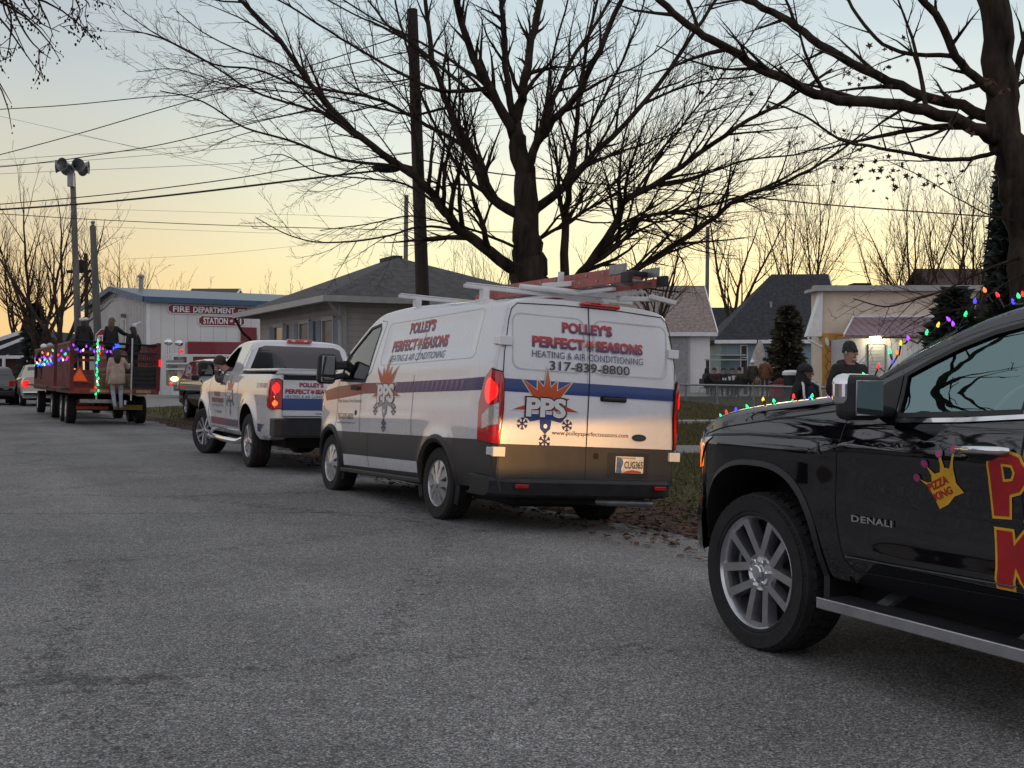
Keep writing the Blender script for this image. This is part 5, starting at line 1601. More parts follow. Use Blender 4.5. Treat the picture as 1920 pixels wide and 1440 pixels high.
def overhang_tree():
    Y = 9.0
    tr = Tree(31, rmin=.004, up=-.12, ang=(25, 60), dens=(3, 4, 6, 8), ratio=(.25, .5), droop=.2)
    base = (-7.6, 9.0, -.1)
    tr.limb([base, (-7.5, 9, 1.6), (-7.3, 9, 3.2), (-6.9, 9, 5.0), (-6.6, 9.0, 6.5)], [.28, .22, .19, .15, .08], 1)
    tr.limb([(-7.2, 9, 3.6), (-6.2, 9, 4.7), (-5.0, 9, 4.9), P3(-120, -60, Y), P3(-20, -20, Y), P3(40, -12, Y)], [.11, .08, .05, .035, .02, .012], 1)
    for a, b, c, d in (((0, -25), (20, 30), (18, 80), (10, 118)), ((30, -25), (55, 20), (80, 45), (112, 60)), ((10, -20), (40, 50), (70, 90), (95, 110)), ((60, -30), (75, 10), (90, 40), (100, 70)), ((120, -40), (140, -5), (150, 18), (146, 34)), ((0, -30), (10, 20), (30, 60), (50, 105)), ((130, -40), (150, -10), (165, 5), (168, 14))):
        a3 = P3(*a, Y); w3 = min(tr.wood, key=lambda q: (q[0] - a3).length)
        tr.limb([w3[0], (w3[0] + a3) / 2, a3, P3(*b, Y), P3(*c, Y), P3(*d, Y)], [min(.016, w3[1]), .015, .013, .009, .006, .0035], 3, .35)
    far_tips = list(tr.tips)
    tr.up, tr.droop, tr.dens, tr.ang, tr.rmin = .12, 0, (1.1, 1.7, 2.6, 3), (24, 50), .007
    for k, (ax, ay, L_) in enumerate(((-.9, -.3, 4.2), (-.4, .8, 4.4), (.25, -.75, 4.4), (-.6, .35, 5.0), (.05, .15, 5.2), (-.2, -.9, 4.4), (-1.1, .1, 4.0))):
        s0 = Vector((-7.1 + .1 * k, 9, 4.0 + .38 * k)); d = Vector((ax, ay, .85)).normalized(); pts = [s0]
        for j in range(5):
            d = (d + rnd_dir(tr.rng) * .14 + Vector((0, 0, .03))).normalized(); pts.append(pts[-1] + d * L_ / 5)
        tr.limb(pts, [.09, .07, .055, .04, .028, .015], 3, .1)
    tr.tips = far_tips
    root = thing("overhanging_tree", "tree whose budded twigs hang into the top left corner", "tree", base)
    tips = list(tr.tips)
    tr.done(root, MT['bark'], MT['twig'])
    bd = MB(); rng = random.Random(2)
    for p, d in tips:
        if p.z < 3.2: continue
        for k in range(2):
            q = p + rnd_dir(rng) * .035 - Vector(base)
            bd.ball(q, rng.uniform(.0045, .0095), 5, 4, (1, 1, 1.5))
    tag(bd.build("buds", MT['twig'], root), kind='stuff')


def bare_tree(px, Y, top_px, label, seed, spread=.42, lean=0, rbase=.2, forks=3, lvl=3, group="bare trees beyond the houses", far=True, first=.28):
    x = unpx(px, Y); z0 = ground_z(x, Y); Hh = zpx(top_px, Y) - z0
    k = Y / 60
    tr = Tree(seed, rmin=.0075 * k, up=.16, ang=(20, 46), dens=(1.05 / k ** .5, 1.6 / k ** .5, 2.1 / k ** .5, 3), ratio=(.36, .62), thick=.05)
    rng = tr.rng
    base = Vector((x, Y, z0 - .1))
    s = base + Vector((lean * Hh * first, 0, Hh * first))
    tr.limb([base, base.lerp(s, .5) + rnd_dir(rng) * .06, s], [rbase * 1.0, rbase * .8, rbase * .68], 0)
    for i in range(forks):
        a = 2 * pi * (i + rng.uniform(-.2, .2)) / forks + seed
        sp = spread * rng.uniform(.4, 1.2)
        d = Vector((cos(a) * sp + lean, sin(a) * sp, 1)).normalized(); L = Hh * (1 - first) * rng.uniform(.82, 1.08)
        pts = [s]; dd = d
        for j in range(5):
            dd = (dd + rnd_dir(rng) * .13 + Vector((0, 0, .04))).normalized(); pts.append(pts[-1] + dd * L / 5)
        tr.limb(pts, [rbase * .52 * (1 - j / 5.6) for j in range(6)], lvl, .05)
    root = thing("bare_tree", label, "tree", base, group=group)
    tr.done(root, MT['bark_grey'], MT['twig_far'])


def needle_mass(name, label, cat, px, Y, top, width_px, group=None, conical=1.0, mat=None, seed=1, n=2600, base_px=None, leaf=.16, bot=.05):
    """evergreen: trunk plus many small sprays"""
    x = unpx(px, Y); z0 = ground_z(x, Y); h = zpx(top, Y) - z0; w = width_px / F * Y / 2
    root = thing(name, label, cat, (x, Y, z0), group=group)
    t = MB(); t.tube([(0, 0, -.1), (0, 0, h * .5), (0, 0, h * .97)], [.12 * h / 5, .08 * h / 5, .02], 8); t.build("trunk", MT['bark'], root)
    rng = random.Random(seed); c = MB()
    for i in range(n):
        t_ = rng.random() ** .8
        z = h * (bot + (1 - bot) * t_)
        tier = .75 + .25 * abs(sin(z * 2.6 / max(.6, h / 8)))
        rr = w * ((1 - t_) ** conical * .95 + .05) * tier * (1.0 if conical > .7 else 1)
        a = rng.uniform(0, 2 * pi); rad = rr * rng.random() ** .35 * rng.uniform(.8, 1.12)
        rad *= 1 + .22 * sin(3 * a + z * 2.3) + .12 * sin(7 * a - z * 3)
        p = Vector((rad * cos(a), rad * sin(a), z))
        out = Vector((cos(a), sin(a), rng.uniform(-.5, .5))).normalized(); sd = out.cross(rnd_dir(rng)).normalized()
        s = leaf * rng.uniform(.6, 1.3)
        c.poly([p - sd * s * .3, p + out * s * .5 - sd * s * .2, p + out * s, p + out * s * .5 + sd * s * .2, p + sd * s * .3])
    c.build("crown", mat or MT['needle'], root)


MT['needle'] = M("dark_evergreen_needles", (.042, .056, .046), .85, 0, 0, .4, 1.5, spec=.2)
MT['juniper'] = M("brown_green_evergreen", (.085, .075, .050), .85, 0, 0, .45, 1.2, spec=.2)
centre_tree(); right_tree(); overhang_tree()
for i, (px, Y, tp, lab, kw) in enumerate((
        (72, 62, 345, "leafless tree with crossing limbs at far left behind the wagons", dict(spread=.5, rbase=.26, forks=4, first=.22)),
        (112, 58, 370, "dense leafless tree just left of the siren pole", dict(spread=.5, rbase=.22, forks=4, first=.25, lean=.02)),
        (30, 95, 420, "thin leafless tree at the left edge beyond the porch house", dict(spread=.5, rbase=.22, forks=4)),
        (215, 110, 430, "leafless tree rising behind the fire station gable", dict(spread=.5, rbase=.22, forks=4)),
        (1375, 78, 340, "forked leafless tree between the white garage and the dark roofed house", dict(spread=.5, rbase=.27, forks=3, first=.3)),
        (1480, 84, 330, "slender leafless tree rising over the dark roof's left slope", dict(spread=.22, rbase=.17, forks=3, first=.3)),
        (1525, 86, 300, "slender leafless tree rising over the dark roof's ridge", dict(spread=.25, rbase=.19, forks=3, first=.25, lean=.03)),
        (1660, 85, 380, "leafless tree behind the left half of the cream building", dict(spread=.4, rbase=.18, forks=4)),
        (1715, 80, 330, "wide leafless tree behind the middle of the cream building", dict(spread=.5, rbase=.22, forks=4)),
        (1775, 84, 340, "leafless tree behind the right end of the cream building", dict(spread=.4, rbase=.2, forks=4)),
        (1830, 78, 300, "leafless tree beside the big maple trunk in the distance", dict(spread=.4, rbase=.2, forks=4)),
        (860, 80, 450, "low leafless tree behind the hip roof beside the utility pole", dict(spread=.7, rbase=.16, forks=5, first=.2)),
        (1230, 60, 400, "leafless tree with fine brown twigs behind the ladder's rear end", dict(spread=.5, rbase=.2, forks=4)),
        (1160, 95, 430, "distant leafless tree seen under the big tree's right limbs", dict(spread=.5, rbase=.2, forks=4)),
        (925, 90, 455, "distant leafless tree seen left of the big trunk", dict(spread=.6, rbase=.2, forks=4)),
        (270, 150, 508, "distant round leafless tree behind the fire station roof", dict(spread=.7, rbase=.2, forks=5, first=.3)),
        (420, 160, 528, "small distant leafless tree above the fire station's right roof", dict(spread=.7, rbase=.2, forks=5, first=.3)),
        (530, 150, 520, "small distant leafless tree left of the hip roof", dict(spread=.6, rbase=.2, forks=4, first=.3)),
        (1445, 140, 470, "distant leafless tree behind the dark roof's hip", dict(spread=.6, rbase=.2, forks=4)),
        (-60, 70, 380, "leafless tree at the extreme left behind the porch house", dict(spread=.5, rbase=.2, forks=4)),
)):
    bare_tree(px, Y, tp, lab, 100 + i, lvl=2 if Y > 88 else 3, **kw)
needle_mass("spruce_tree", "dark spruce standing behind the big maple trunk", "tree", 1890, 34, 330, 95, seed=3, n=3200, leaf=.4, conical=.9)
needle_mass("spruce_tree", "low dark spruce behind the black pickup's windscreen", "tree", 1790, 30, 545, 150, seed=4, n=2600, leaf=.35, conical=.8)
needle_mass("juniper_bush", "tall brown green juniper in front of the blue house", "bush", 1476, 58, 575, 68, seed=5, n=3000, conical=.45, leaf=.34, mat=MT['juniper'])
needle_mass("evergreen_bush", "dark bushy evergreen at the left beside the porch house", "bush", 66, 66, 570, 60, seed=6, n=1600, conical=.6, leaf=.35)

# trees across the road, behind the viewpoint: they show in the paint and glass
for i, (x, y, h) in enumerate(((-14, 9, 9.5), (-4, -15, 12), (-21, 11.5, 11), (-17, 19, 10))):
    tr = Tree(300 + i, rmin=.02, up=.14, ang=(22, 50), dens=(.7, 1.0, 1.2), ratio=(.36, .6), thick=.05)
    b = Vector((x, y, -.1)); s = b + Vector((0, 0, h * .28))
    tr.limb([b, b.lerp(s, .5), s], [.28, .24, .2], 0)
    for k in range(4):
        a = k * 1.6 + i; d = Vector((cos(a) * .5, sin(a) * .5, 1)).normalized(); pts = [s]
        for j in range(5):
            d = (d + rnd_dir(tr.rng) * .15).normalized(); pts.append(pts[-1] + d * h * .14)
        tr.limb(pts, [.14 * (1 - j / 5.6) for j in range(6)], 2, .05)
    root = thing("bare_tree", ("leafless tree across the road mirrored in the black pickup's door", "leafless tree across the road behind the viewpoint", "taller leafless tree across the road mirrored in the black pickup's window", "leafless tree across the road mirrored in the van's side")[i], "tree", b)
    tr.done(root, MT['bark_grey'], MT['twig'])


# ------------------------------------------------------------------ buildings
def M_band(name, col, period, depth=.5, rough=.6, axis='Z', dark=.55, frac=.12, metal=0, var=.08, scale=2.0, angle=0):
    """boards, ribs or shingle courses: a dark joint line every `period` metres plus bump"""
    m, nt, N, L, b = nodes(name)
    tc = N("ShaderNodeTexCoord"); mp = N("ShaderNodeMapping"); L(tc.outputs["Object"], mp.inputs[0])
    mp.inputs["Rotation"].default_value = (0, 0, angle)
    sp = N("ShaderNodeSeparateXYZ"); L(mp.outputs[0], sp.inputs[0])
    dv = N("ShaderNodeMath"); dv.operation = 'DIVIDE'; dv.inputs[1].default_value = period; L(sp.outputs[axis], dv.inputs[0])
    fr = N("ShaderNodeMath"); fr.operation = 'FRACT'; L(dv.outputs[0], fr.inputs[0])
    lt = N("ShaderNodeMapRange"); lt.inputs["From Min"].default_value = 0; lt.inputs["From Max"].default_value = frac; L(fr.outputs[0], lt.inputs["Value"])
    n = N("ShaderNodeTexNoise"); n.inputs["Scale"].default_value = scale; n.inputs["Detail"].default_value = 7; L(tc.outputs["Object"], n.inputs["Vector"])
    nr = N("ShaderNodeMapRange"); nr.inputs["From Min"].default_value = .3; nr.inputs["From Max"].default_value = .7; nr.inputs["To Min"].default_value = 1 - 2 * var; nr.inputs["To Max"].default_value = 1 + var
    L(n.outputs["Fac"], nr.inputs["Value"])
    mx = N("ShaderNodeMixRGB"); mx.inputs[1].default_value = (*[c * dark for c in col], 1); mx.inputs[2].default_value = (*col, 1); L(lt.outputs[0], mx.inputs[0])
    mu = N("ShaderNodeMixRGB"); mu.blend_type = 'MULTIPLY'; mu.inputs[0].default_value = 1; L(mx.outputs[0], mu.inputs[1]); L(nr.outputs[0], mu.inputs[2])
    L(mu.outputs[0], b.inputs["Base Color"]); b.inputs["Roughness"].default_value = rough; b.inputs["Metallic"].default_value = metal
    bp = N("ShaderNodeBump"); bp.inputs["Strength"].default_value = depth; bp.inputs["Distance"].default_value = .03; L(fr.outputs[0], bp.inputs["Height"]); L(bp.outputs[0], b.inputs["Normal"])
    return m


MT['siding'] = M_band("tan_lap_siding", (.42, .39, .36), .13, .6, .6)
MT['shingle'] = M_band("grey_shingles", (.085, .080, .082), .16, .4, .9, var=.22, scale=6)
MT['shingle_dark'] = M_band("dark_shingles", (.040, .042, .050), .2, .4, .9, var=.25, scale=5)
MT['shingle_tan'] = M_band("tan_shingles", (.29, .235, .21), .2, .4, .9, var=.2, scale=6)
MT['shingle_brown'] = M_band("brown_shingles", (.10, .065, .060), .22, .4, .9, var=.2, scale=5)
MT['rib_metal'] = M_band("pale_ribbed_metal", (.70, .69, .67), .91, .5, .45, 'X', .55, .06, var=.05, scale=.6)
MT['rib_white'] = M_band("white_corrugated_metal", (.74, .75, .80), .2, .6, .4, 'X', .7, .2, var=.05, scale=1)
MT['rib_mauve'] = M_band("mauve_ribbed_roof", (.26, .17, .20), .3, .8, .45, 'X', .35, .3, var=.08, scale=1)
MT['board_white'] = M_band("white_board_siding", (.82, .79, .80), .3, .35, .6, 'X', .8, .06, var=.06, scale=1)
MT['board_blue'] = M_band("blue_grey_siding", (.24, .35, .39), .15, .5, .6, var=.07)
MT['cream_wall'] = M("cream_stucco", (.74, .61, .49), .85, var=.08, scale=1.5, bump=.2, bscale=30)
MT['trim_white'] = M("white_trim_paint", (.80, .80, .81), .5, var=.06)
MT['trim_blue'] = M("blue_metal_trim", (.045, .11, .19), .45, var=.08)
MT['roof_blue_grey'] = M("blue_grey_metal_roof", (.16, .20, .25), .5, var=.08)
MT['concrete'] = M("concrete", (.24, .235, .23), .9, var=.15, scale=3, bump=.2)
MT['red_paint'] = M("red_paint", (.20, .012, .024), .35, coat=.4, var=.12)
MT['wagon_red'] = M("worn_red_wagon_paint", (.17, .022, .022), .6, var=.3, scale=4)
MT['sign_red'] = M("red_sign", (.20, .014, .026), .5, var=.08)
MT['wood_pole'] = M("weathered_pole_wood", (.055, .042, .034), .95, var=.3, scale=3, bump=.5, bscale=12, stretch=(1, 1, .1))
MT['grey_pole'] = M("grey_pole_wood", (.16, .145, .135), .9, var=.25, scale=3, stretch=(1, 1, .1))
MT['wire'] = M("black_wire", (.02, .02, .022), .6)
MT['dark_glass'] = M("dim_window_glass", (.05, .055, .06), .08, spec=.8, var=.3, scale=1)
MT['curtain_pane'] = M("curtained_window", (.20, .165, .125), .4, var=.35, scale=2.5)  # plain tan pane colour, no glow


class Frame:
    """local building frame: a along front wall, b depth, z up, at world corner C"""
    def __init__(s, C, A, root=None):
        s.C = Vector(C); s.A = Vector((A[0], A[1], 0)).normalized(); s.B = Vector((-s.A.y, s.A.x, 0)); s.root = root

    def rot(s): return atan2(s.A.y, s.A.x)


def building(name, label, cat, C, A, z0=0.0):
    f = Frame(C, A)
    r = thing(name, label, cat, (f.C.x, f.C.y, z0), (0, 0, f.rot()))
    return r


def win_part(root, a, z, w, h, b=0.0, face='front', shutters=None, glass=None, frame=.06, side=0, name="window"):
    """window on the front (b const) or a side wall (a const)"""
    def T(u, d, zz):   # u along wall, d outwards
        return (u, b - d, zz) if face == 'front' else ((side - d) if face == 'left' else (side + d), u, zz)
    m = MB(); f = frame
    for u0, u1, z_0, z_1 in ((a - f, a + w + f, z - f, z), (a - f, a + w + f, z + h, z + h + f), (a - f, a, z, z + h), (a + w, a + w + f, z, z + h), (a, a + w, z + h / 2 - .02, z + h / 2 + .02)):
        p, q = T(u0, -.02, z_0), T(u1, .05, z_1)
        m.box([(i + j) / 2 for i, j in zip(p, q)], [abs(i - j) for i, j in zip(p, q)])
    o = m.build(name, MT['trim_white'], root)
    g = MB(); g.quad(T(a, .012, z), T(a + w, .012, z), T(a + w, .012, z + h), T(a, .012, z + h)); g.build("pane", glass or MT['dark_glass'], o)
    if shutters:
        for u0 in (a - f - shutters - .04, a + w + f + .04):
            s_ = MB(); p, q = T(u0, 0, z - .02), T(u0 + shutters, .045, z + h + .02); s_.box([(i + j) / 2 for i, j in zip(p, q)], [abs(i - j) for i, j in zip(p, q)])
            s_.build("shutter", MT['shutter'], o)
    return o


MT['shutter'] = M("grey_blue_shutter", (.15, .19, .25), .6)


def hip_house():
    # near corner at the road side; wall a runs back along the road, wall b away from it
    c = RD(23.2, 7.75); z0 = ground_z(c.x, c.y)
    root = thing("house", "low grey hip roofed house with shuttered windows behind the white pickup", "house", (c.x, c.y, 0), (0, 0, pi / 2 + RT))
    # local x = along the road (away), local y = towards the road; house extends to -y
    Lx, Ly, ze = 6.9, 5.0, 3.05
    w = MB(); w.box((Lx / 2, -Ly / 2, ze / 2 - .1), (Lx, Ly, ze + .2)); w.build("wall", MT['siding'], root)
    fd = MB(); fd.box((Lx / 2, -Ly / 2, .15), (Lx + .06, Ly + .06, .5)); fd.build("foundation", MT['concrete'], root)
    ov = .55; zp = 4.32
    r = MB(); e = [(-ov, ov, ze), (Lx + ov, ov, ze), (Lx + ov, -Ly - ov, ze), (-ov, -Ly - ov, ze)]; p1, p2 = (Lx * .46, -Ly * .5, zp), (Lx * .60, -Ly * .5, zp)
    r.poly([e[0], e[1], p2, p1]); r.poly([e[1], e[2], p2]); r.poly([e[2], e[3], p1, p2]); r.poly([e[3], e[0], p1]); r.poly(e)
    rf = r.build("roof", MT['shingle'], root)
    v = MB(); v.bar(p1, p2, .25, .10); v.build("ridge_cap", MT['shingle'], rf)
    g = MB(); z = ze - .06
    for a, b in ((e[0], e[1]), (e[1], e[2]), (e[3], e[0])):
        g.bar((a[0], a[1], z), (b[0], b[1], z), .12, .13)
    g.build("gutter", MT['trim_grey'], root)
    d = MB(); d.tube([(-ov + .1, ov - .1, ze - .1), (-.12, .1, ze - .45), (-.08, .08, ze - .6), (-.08, .08, .2)], .045, 8); d.build("downspout", MT['trim_grey'], root)
    cb = MB(); cb.box((-.0, .0, ze / 2), (.14, .14, ze - .05)); cb.build("corner_board", MT['trim_grey'], root)
    for u, wd, gl in ((.55, .72, MT['curtain_pane']), (2.35, .72, MT['curtain_pane']), (4.55, .8, MT['dark_glass'])):
        m = MB(); zz, h = 1.25, 1.35
        for a0, a1, b0, b1 in ((u - .07, u + wd + .07, zz - .07, zz), (u - .07, u + wd + .07, zz + h, zz + h + .09), (u - .07, u, zz, zz + h), (u + wd, u + wd + .07, zz, zz + h)):
            m.box(((a0 + a1) / 2, .02, (b0 + b1) / 2), (a1 - a0, .07, b1 - b0))
        o = m.build("window", MT['trim_grey'], root)
        q = MB(); q.quad((u, .012, zz), (u + wd, .012, zz), (u + wd, .012, zz + h), (u, .012, zz + h)); q.build("pane", gl, o)
        for s0 in (u - .42, u + wd + .10):
            sh = MB(); sh.box((s0 + .16, .03, zz + h / 2), (.30, .05, h + .06)); sh.build("shutter", MT['shutter'], o)
    wv = MB(); wv.tube([(Lx + ov + .0, ov - .0, ze - .12), (Lx + .15, .45, ze - .5), (Lx + .05, .10, ze - .85)], .035, 7); wv.build("corner_downspout", MT['bark'], root)


MT['trim_grey'] = M("grey_white_trim", (.40, .39, .38), .5, var=.08)
hip_house()


def fire_station():
    C = Vector((-24.2, 75, 0)); ang = radians(36)
    root = thing("fire_station", "long pale metal fire station with a blue roof edge and two red signs", "fire station", C, (0, 0, ang))
    L, D, ze, zr = 26, 14, 6.45, 7.5     # x along the long wall (right), y back
    w = MB()
    w.quad((0, 0, -.2), (L, 0, -.2), (L, 0, ze), (0, 0, ze)); w.quad((L, D, -.2), (0, D, -.2), (0, D, ze), (L, D, ze))
    for x in (0, L): w.poly([(x, 0, -.2), (x, D, -.2), (x, D, ze), (x, D / 2, zr), (x, 0, ze)])
    w.build("wall", MT['rib_metal'], root)
    r = MB(); o = .35
    for y0, y1 in ((-o, D / 2), (D + o, D / 2)):
        za = ze + (zr - ze) * (-o) / (D / 2)
        r.quad((-o, y0, za + .05), (L + o, y0, za + .05), (L + o, y1, zr + .05), (-o, y1, zr + .05))
        r.quad((-o, y0, za + .12), (L + o, y0, za + .12), (L + o, y1, zr + .12), (-o, y1, zr + .12))
    rf = r.build("roof", MT['roof_blue_grey'], root)
    t = MB(); za = ze - o * (zr - ze) / (D / 2)
    t.bar((-o, -o - .05, za - .02), (L + o, -o - .05, za - .02), .12, .36)
    t.bar((-o - .03, -o, za), (-o - .03, D / 2, zr), .1, .36); t.bar((-o - .03, D + o, za), (-o - .03, D / 2, zr), .1, .36)
    t.build("roof_trim", MT['trim_blue'], root)
    ct = MB(); ct.box((.06, -.03, ze / 2), (.22, .08, ze)); ct.build("corner_trim", MT['trim_white'], root)
    win_part(root, 4.5, 3.6, .45, 1.6, face='left', side=0)
    win_part(root, 10.6, 1.5, .5, 1.2, face='left', side=0)
    lt = MB(); lt.box((-.18, 4.7, 5.5), (.3, .3, .25)); lt.build("wall_lamp", MT['steel'], root)
    vp = MB(); vp.tube([(1.2, 5.0, zr - .3), (1.2, 5.0, zr + .75)], .16, 10); vp.lathe([(.26, 0), (.26, .12), (.02, .25)], 12, Matrix.Translation((1.2, 5.0, zr + .75))); vp.build("roof_vent", MT['steel'], rf)
    def fn(off): return lambda s, t: Vector((s, -off, t))

    def sign(s0, s1, z0, z1, txt, tw, th_):
        c = .16
        poly = [(s0 + c, z0), (s1 - c, z0), (s1 - c, z0 + .08), (s1, z0 + c), (s1, z1 - c), (s1 - c, z1 - .08), (s1 - c, z1), (s0 + c, z1), (s0 + c, z1 - .08), (s0, z1 - c), (s0, z0 + c), (s0 + c, z0 + .08)]
        m = MB(); m.prism(poly, .03, .09, lambda a, b, h: Vector((a, -h, b))); o = m.build("sign", MT['trim_white'], root)
        k = .93
        cx, cz = (s0 + s1) / 2, (z0 + z1) / 2
        p2 = [(cx + (a - cx) * (1 - .12 / (s1 - s0)), cz + (b - cz) * .84) for a, b in poly]
        lay("sign_face", poly2d(p2), fn(.095), MT['sign_red'], o, 0, 0)
        for tx, a, wd, hh, dz in txt:
            lay("sign_lettering", shift(text2d(tx, wd, hh, bold=.03), s0 + a, cz - hh / 2 + dz), fn(.105), MT['white_print'], o, 0, 0)
    sign(1.35, 10.4, 5.50, 6.14, [("FIRE", .35, 1.15, .40, 0), ("DEPARTMENT", 1.75, 2.95, .40, 0), ("OF", 4.95, .48, .30, -.03), ("LIBERTY", 5.65, 1.9, .40, 0)], 0, 0)
    sign(3.45, 6.8, 4.74, 5.44, [("STATION", .35, 1.75, .44, 0), ("#", 2.25, .22, .2, .02), ("51", 2.6, .48, .44, 0)], 0, 0)
    db = MB(); db.box((7.1, -.06, 3.9), (1.15, .10, 1.6)); db.build("red_wall_panel", MT['red_paint'], root)
    dr = MB(); dr.box((2.2, -.04, 1.4), (1.2, .08, 2.8)); d_ = dr.build("entrance_door", MT['trim_white'], root)
    dg = MB(); dg.quad((1.75, -.09, .3), (2.65, -.09, .3), (2.65, -.09, 2.6), (1.75, -.09, 2.6)); dg.build("door_glass", MT['curtain_pane'], d_)
    for k_ in range(3):
        bd = MB(); bd.box((9.8 + 5 * k_, -.04, 2.1), (4.0, .08, 4.2)); bd.build("bay_door", MT['trim_white'], root)


fire_station()
tag(strip_sheet("apron", [8.2, 9, 10, 14, 30, 60], [52, 60, 70, 84, 100], lambda u, v: gz_uv(u, v) + .02, MT['concrete']), kind='structure')


def simple_gable(name, label, C, ang, L, D, ze, zr, wall, roof, ov=.4, z0=0, trim=None, ridge='x', hip=None):
    root = thing(name, label, "house" if name == "house" else name.replace('_', ' '), C, (0, 0, ang))
    w = MB()
    w.quad((0, 0, z0 - .4), (L, 0, z0 - .4), (L, 0, ze), (0, 0, ze)); w.quad((L, D, z0 - .4), (0, D, z0 - .4), (0, D, ze), (L, D, ze))
    for x in (0, L):
        pts = [(x, 0, z0 - .4), (x, D, z0 - .4), (x, D, ze)] + ([] if (hip == 'left' and x == 0) else [(x, D / 2, zr)]) + [(x, 0, ze)]
        w.poly(pts)
    w.build("wall", wall, root)
    r = MB(); za = ze - ov * (zr - ze) / (D / 2); t = .14
    xl = -ov; hx = (D / 2) * .85 if hip == 'left' else -ov
    for dz in (0, t):
        r.quad((xl, -ov, za + dz), (L + ov, -ov, za + dz), (L + ov, D / 2, zr + dz), (hx, D / 2, zr + dz))
        r.quad((L + ov, D + ov, za + dz), (xl, D + ov, za + dz), (hx, D / 2, zr + dz), (L + ov, D / 2, zr + dz))
        if hip == 'left': r.poly([(xl, D + ov, za + dz), (xl, -ov, za + dz), (hx, D / 2, zr + dz)])
    rf = r.build("roof", roof, root)
    tm = MB()
    tm.bar((xl - .0, -ov - .02, za + .04), (L + ov, -ov - .02, za + .04), .06, .22)
    for x in ([L + ov + .02] if hip == 'left' else [xl - .02, L + ov + .02]):
        tm.bar((x, -ov, za + .05), (x, D / 2, zr + .05), .06, .26); tm.bar((x, D + ov, za + .05), (x, D / 2, zr + .05), .06, .26)
    tm.build("roof_trim", trim or MT['trim_white'], root)
    return root


PAT = .40                                           # height of the raised yard beyond the fence
# white garage: front wall faces the camera
Yg = 63.0
gx1 = unpx(1331, Yg)
g = simple_gable("garage", "white boarded garage with a tan shingle roof to the right of the van", (gx1 - 11, Yg, 0), 0, 11, 8, zpx(622, Yg) + .05, zpx(540, Yg + 4), MT['board_white'], MT['shingle_tan'], ov=.35)
dd = MB(); dd.box((8.2, -.05, 1.85), (3.1, .1, 3.5)); do = dd.build("garage_door", M("grey_garage_door", (.34, .33, .34), .6), g)
fd = MB()
for x in (6.55, 9.8): fd.box((x, -.06, 1.9), (.14, .14, 3.75))
fd.box((8.2, -.06, 3.7), (3.4, .14, .14)); fd.build("door_frame", MT['trim_grey'], do)

# blue house with the dark roof
Yb = 71.0
bx0, bx1 = unpx(1352, Yb), unpx(1512, Yb)
hb = simple_gable("house", "blue grey house with a steep dark roof behind the juniper bush", (bx0, Yb, 0), radians(-4), 7.1, 9.0, zpx(630, Yb), zpx(519, Yb + 4.5), MT['board_blue'], MT['shingle_dark'], ov=.45, hip='left')
win_part(hb, 1.25, 1.75, .34, 1.45, face='front', b=0)
pr = MB(); pr.box((.3, -1.6, 1.3), (1.6, .10, .10)); pr.box((-.4, -1.6, .9), (.12, .12, 1.9)); pr.box((1.1, -1.6, .9), (.12, .12, 1.9)); pr.box((.2, -.8, 2.6), (2.2, 1.8, .10))
pr.build("porch", MT['trim_grey'], hb)
vt = MB(); vt.tube([(3.4, 2.0, 5.2), (3.4, 2.0, 6.1)], .09, 8); vt.build("roof_vent", MT['steel'], hb)
dn = MB(); dn.tube([(2.9, -.45, 3.55), (3.25, -.08, 3.2), (3.25, -.08, .4)], .06, 8); dn.build("downspout", MT['trim_white'], hb)
dk = simple_gable("shed", "dark low roof between the white garage and the blue house", (unpx(1335, 80), 82, 0), 0, 7, 6, 3.2, 6.3, MT['shingle_dark'], MT['shingle_dark'], ov=.3)

# cream building with the honeycomb wall and its lean-to
Yc = 45.0
cx0 = unpx(1541, Yc)
cr = thing("shop", "flat roofed cream building with a honeycomb painted panel and sloping white end", "shop", (cx0, Yc, 0))
w = MB(); Lc = unpx(1830, Yc) - cx0; zc = zpx(541, Yc)
w.box((Lc / 2, .8, (zc - .3) / 2), (Lc, 1.6, zc + .3)); w.build("wall", MT['cream_wall'], cr)
cp = MB(); cp.box((Lc / 2 - .1, -.05, zc + .0), (Lc + .5, .5, .22)); cp.box((Lc / 2 - .1, .9, zc - .02), (Lc + .3, 1.7, .12)); cp.build("coping", MT['trim_grey'], cr)
rb = MB(); rb.mesh([(2.8, 1.6, 3.6), (Lc, 1.6, 3.6), (Lc, 7.5, 2.9), (2.8, 7.5, 2.9), (2.8, 1.6, -.2), (Lc, 1.6, -.2), (Lc, 7.5, -.2), (2.8, 7.5, -.2)], [(0, 1, 2, 3), (0, 3, 7, 4), (1, 2, 6, 5), (2, 3, 7, 6)]); rb.build("rear_shed", MT['shingle_brown'], cr)
ew = MB(); z1 = zpx(631, Yc)
ew.mesh([(.02, -.10, zc + .0), (.02, .5, zc + .0), (-.62, .35, z1), (-.62, -.10, z1), (-.02, -.10, z1), (-.02, .5, z1)], [(0, 1, 2, 3), (3, 2, 5, 4), (0, 3, 4), (1, 5, 2)])
ew.build("sloping_end", MT['trim_white'], cr)
dn = MB(); dn.tube([(-.56, -.06, z1 - .02), (-.54, -.06, z1 - .14), (-.02, -.10, z1 - .42)], .05, 8); dn.build("downspout", MT['trim_white'], cr)
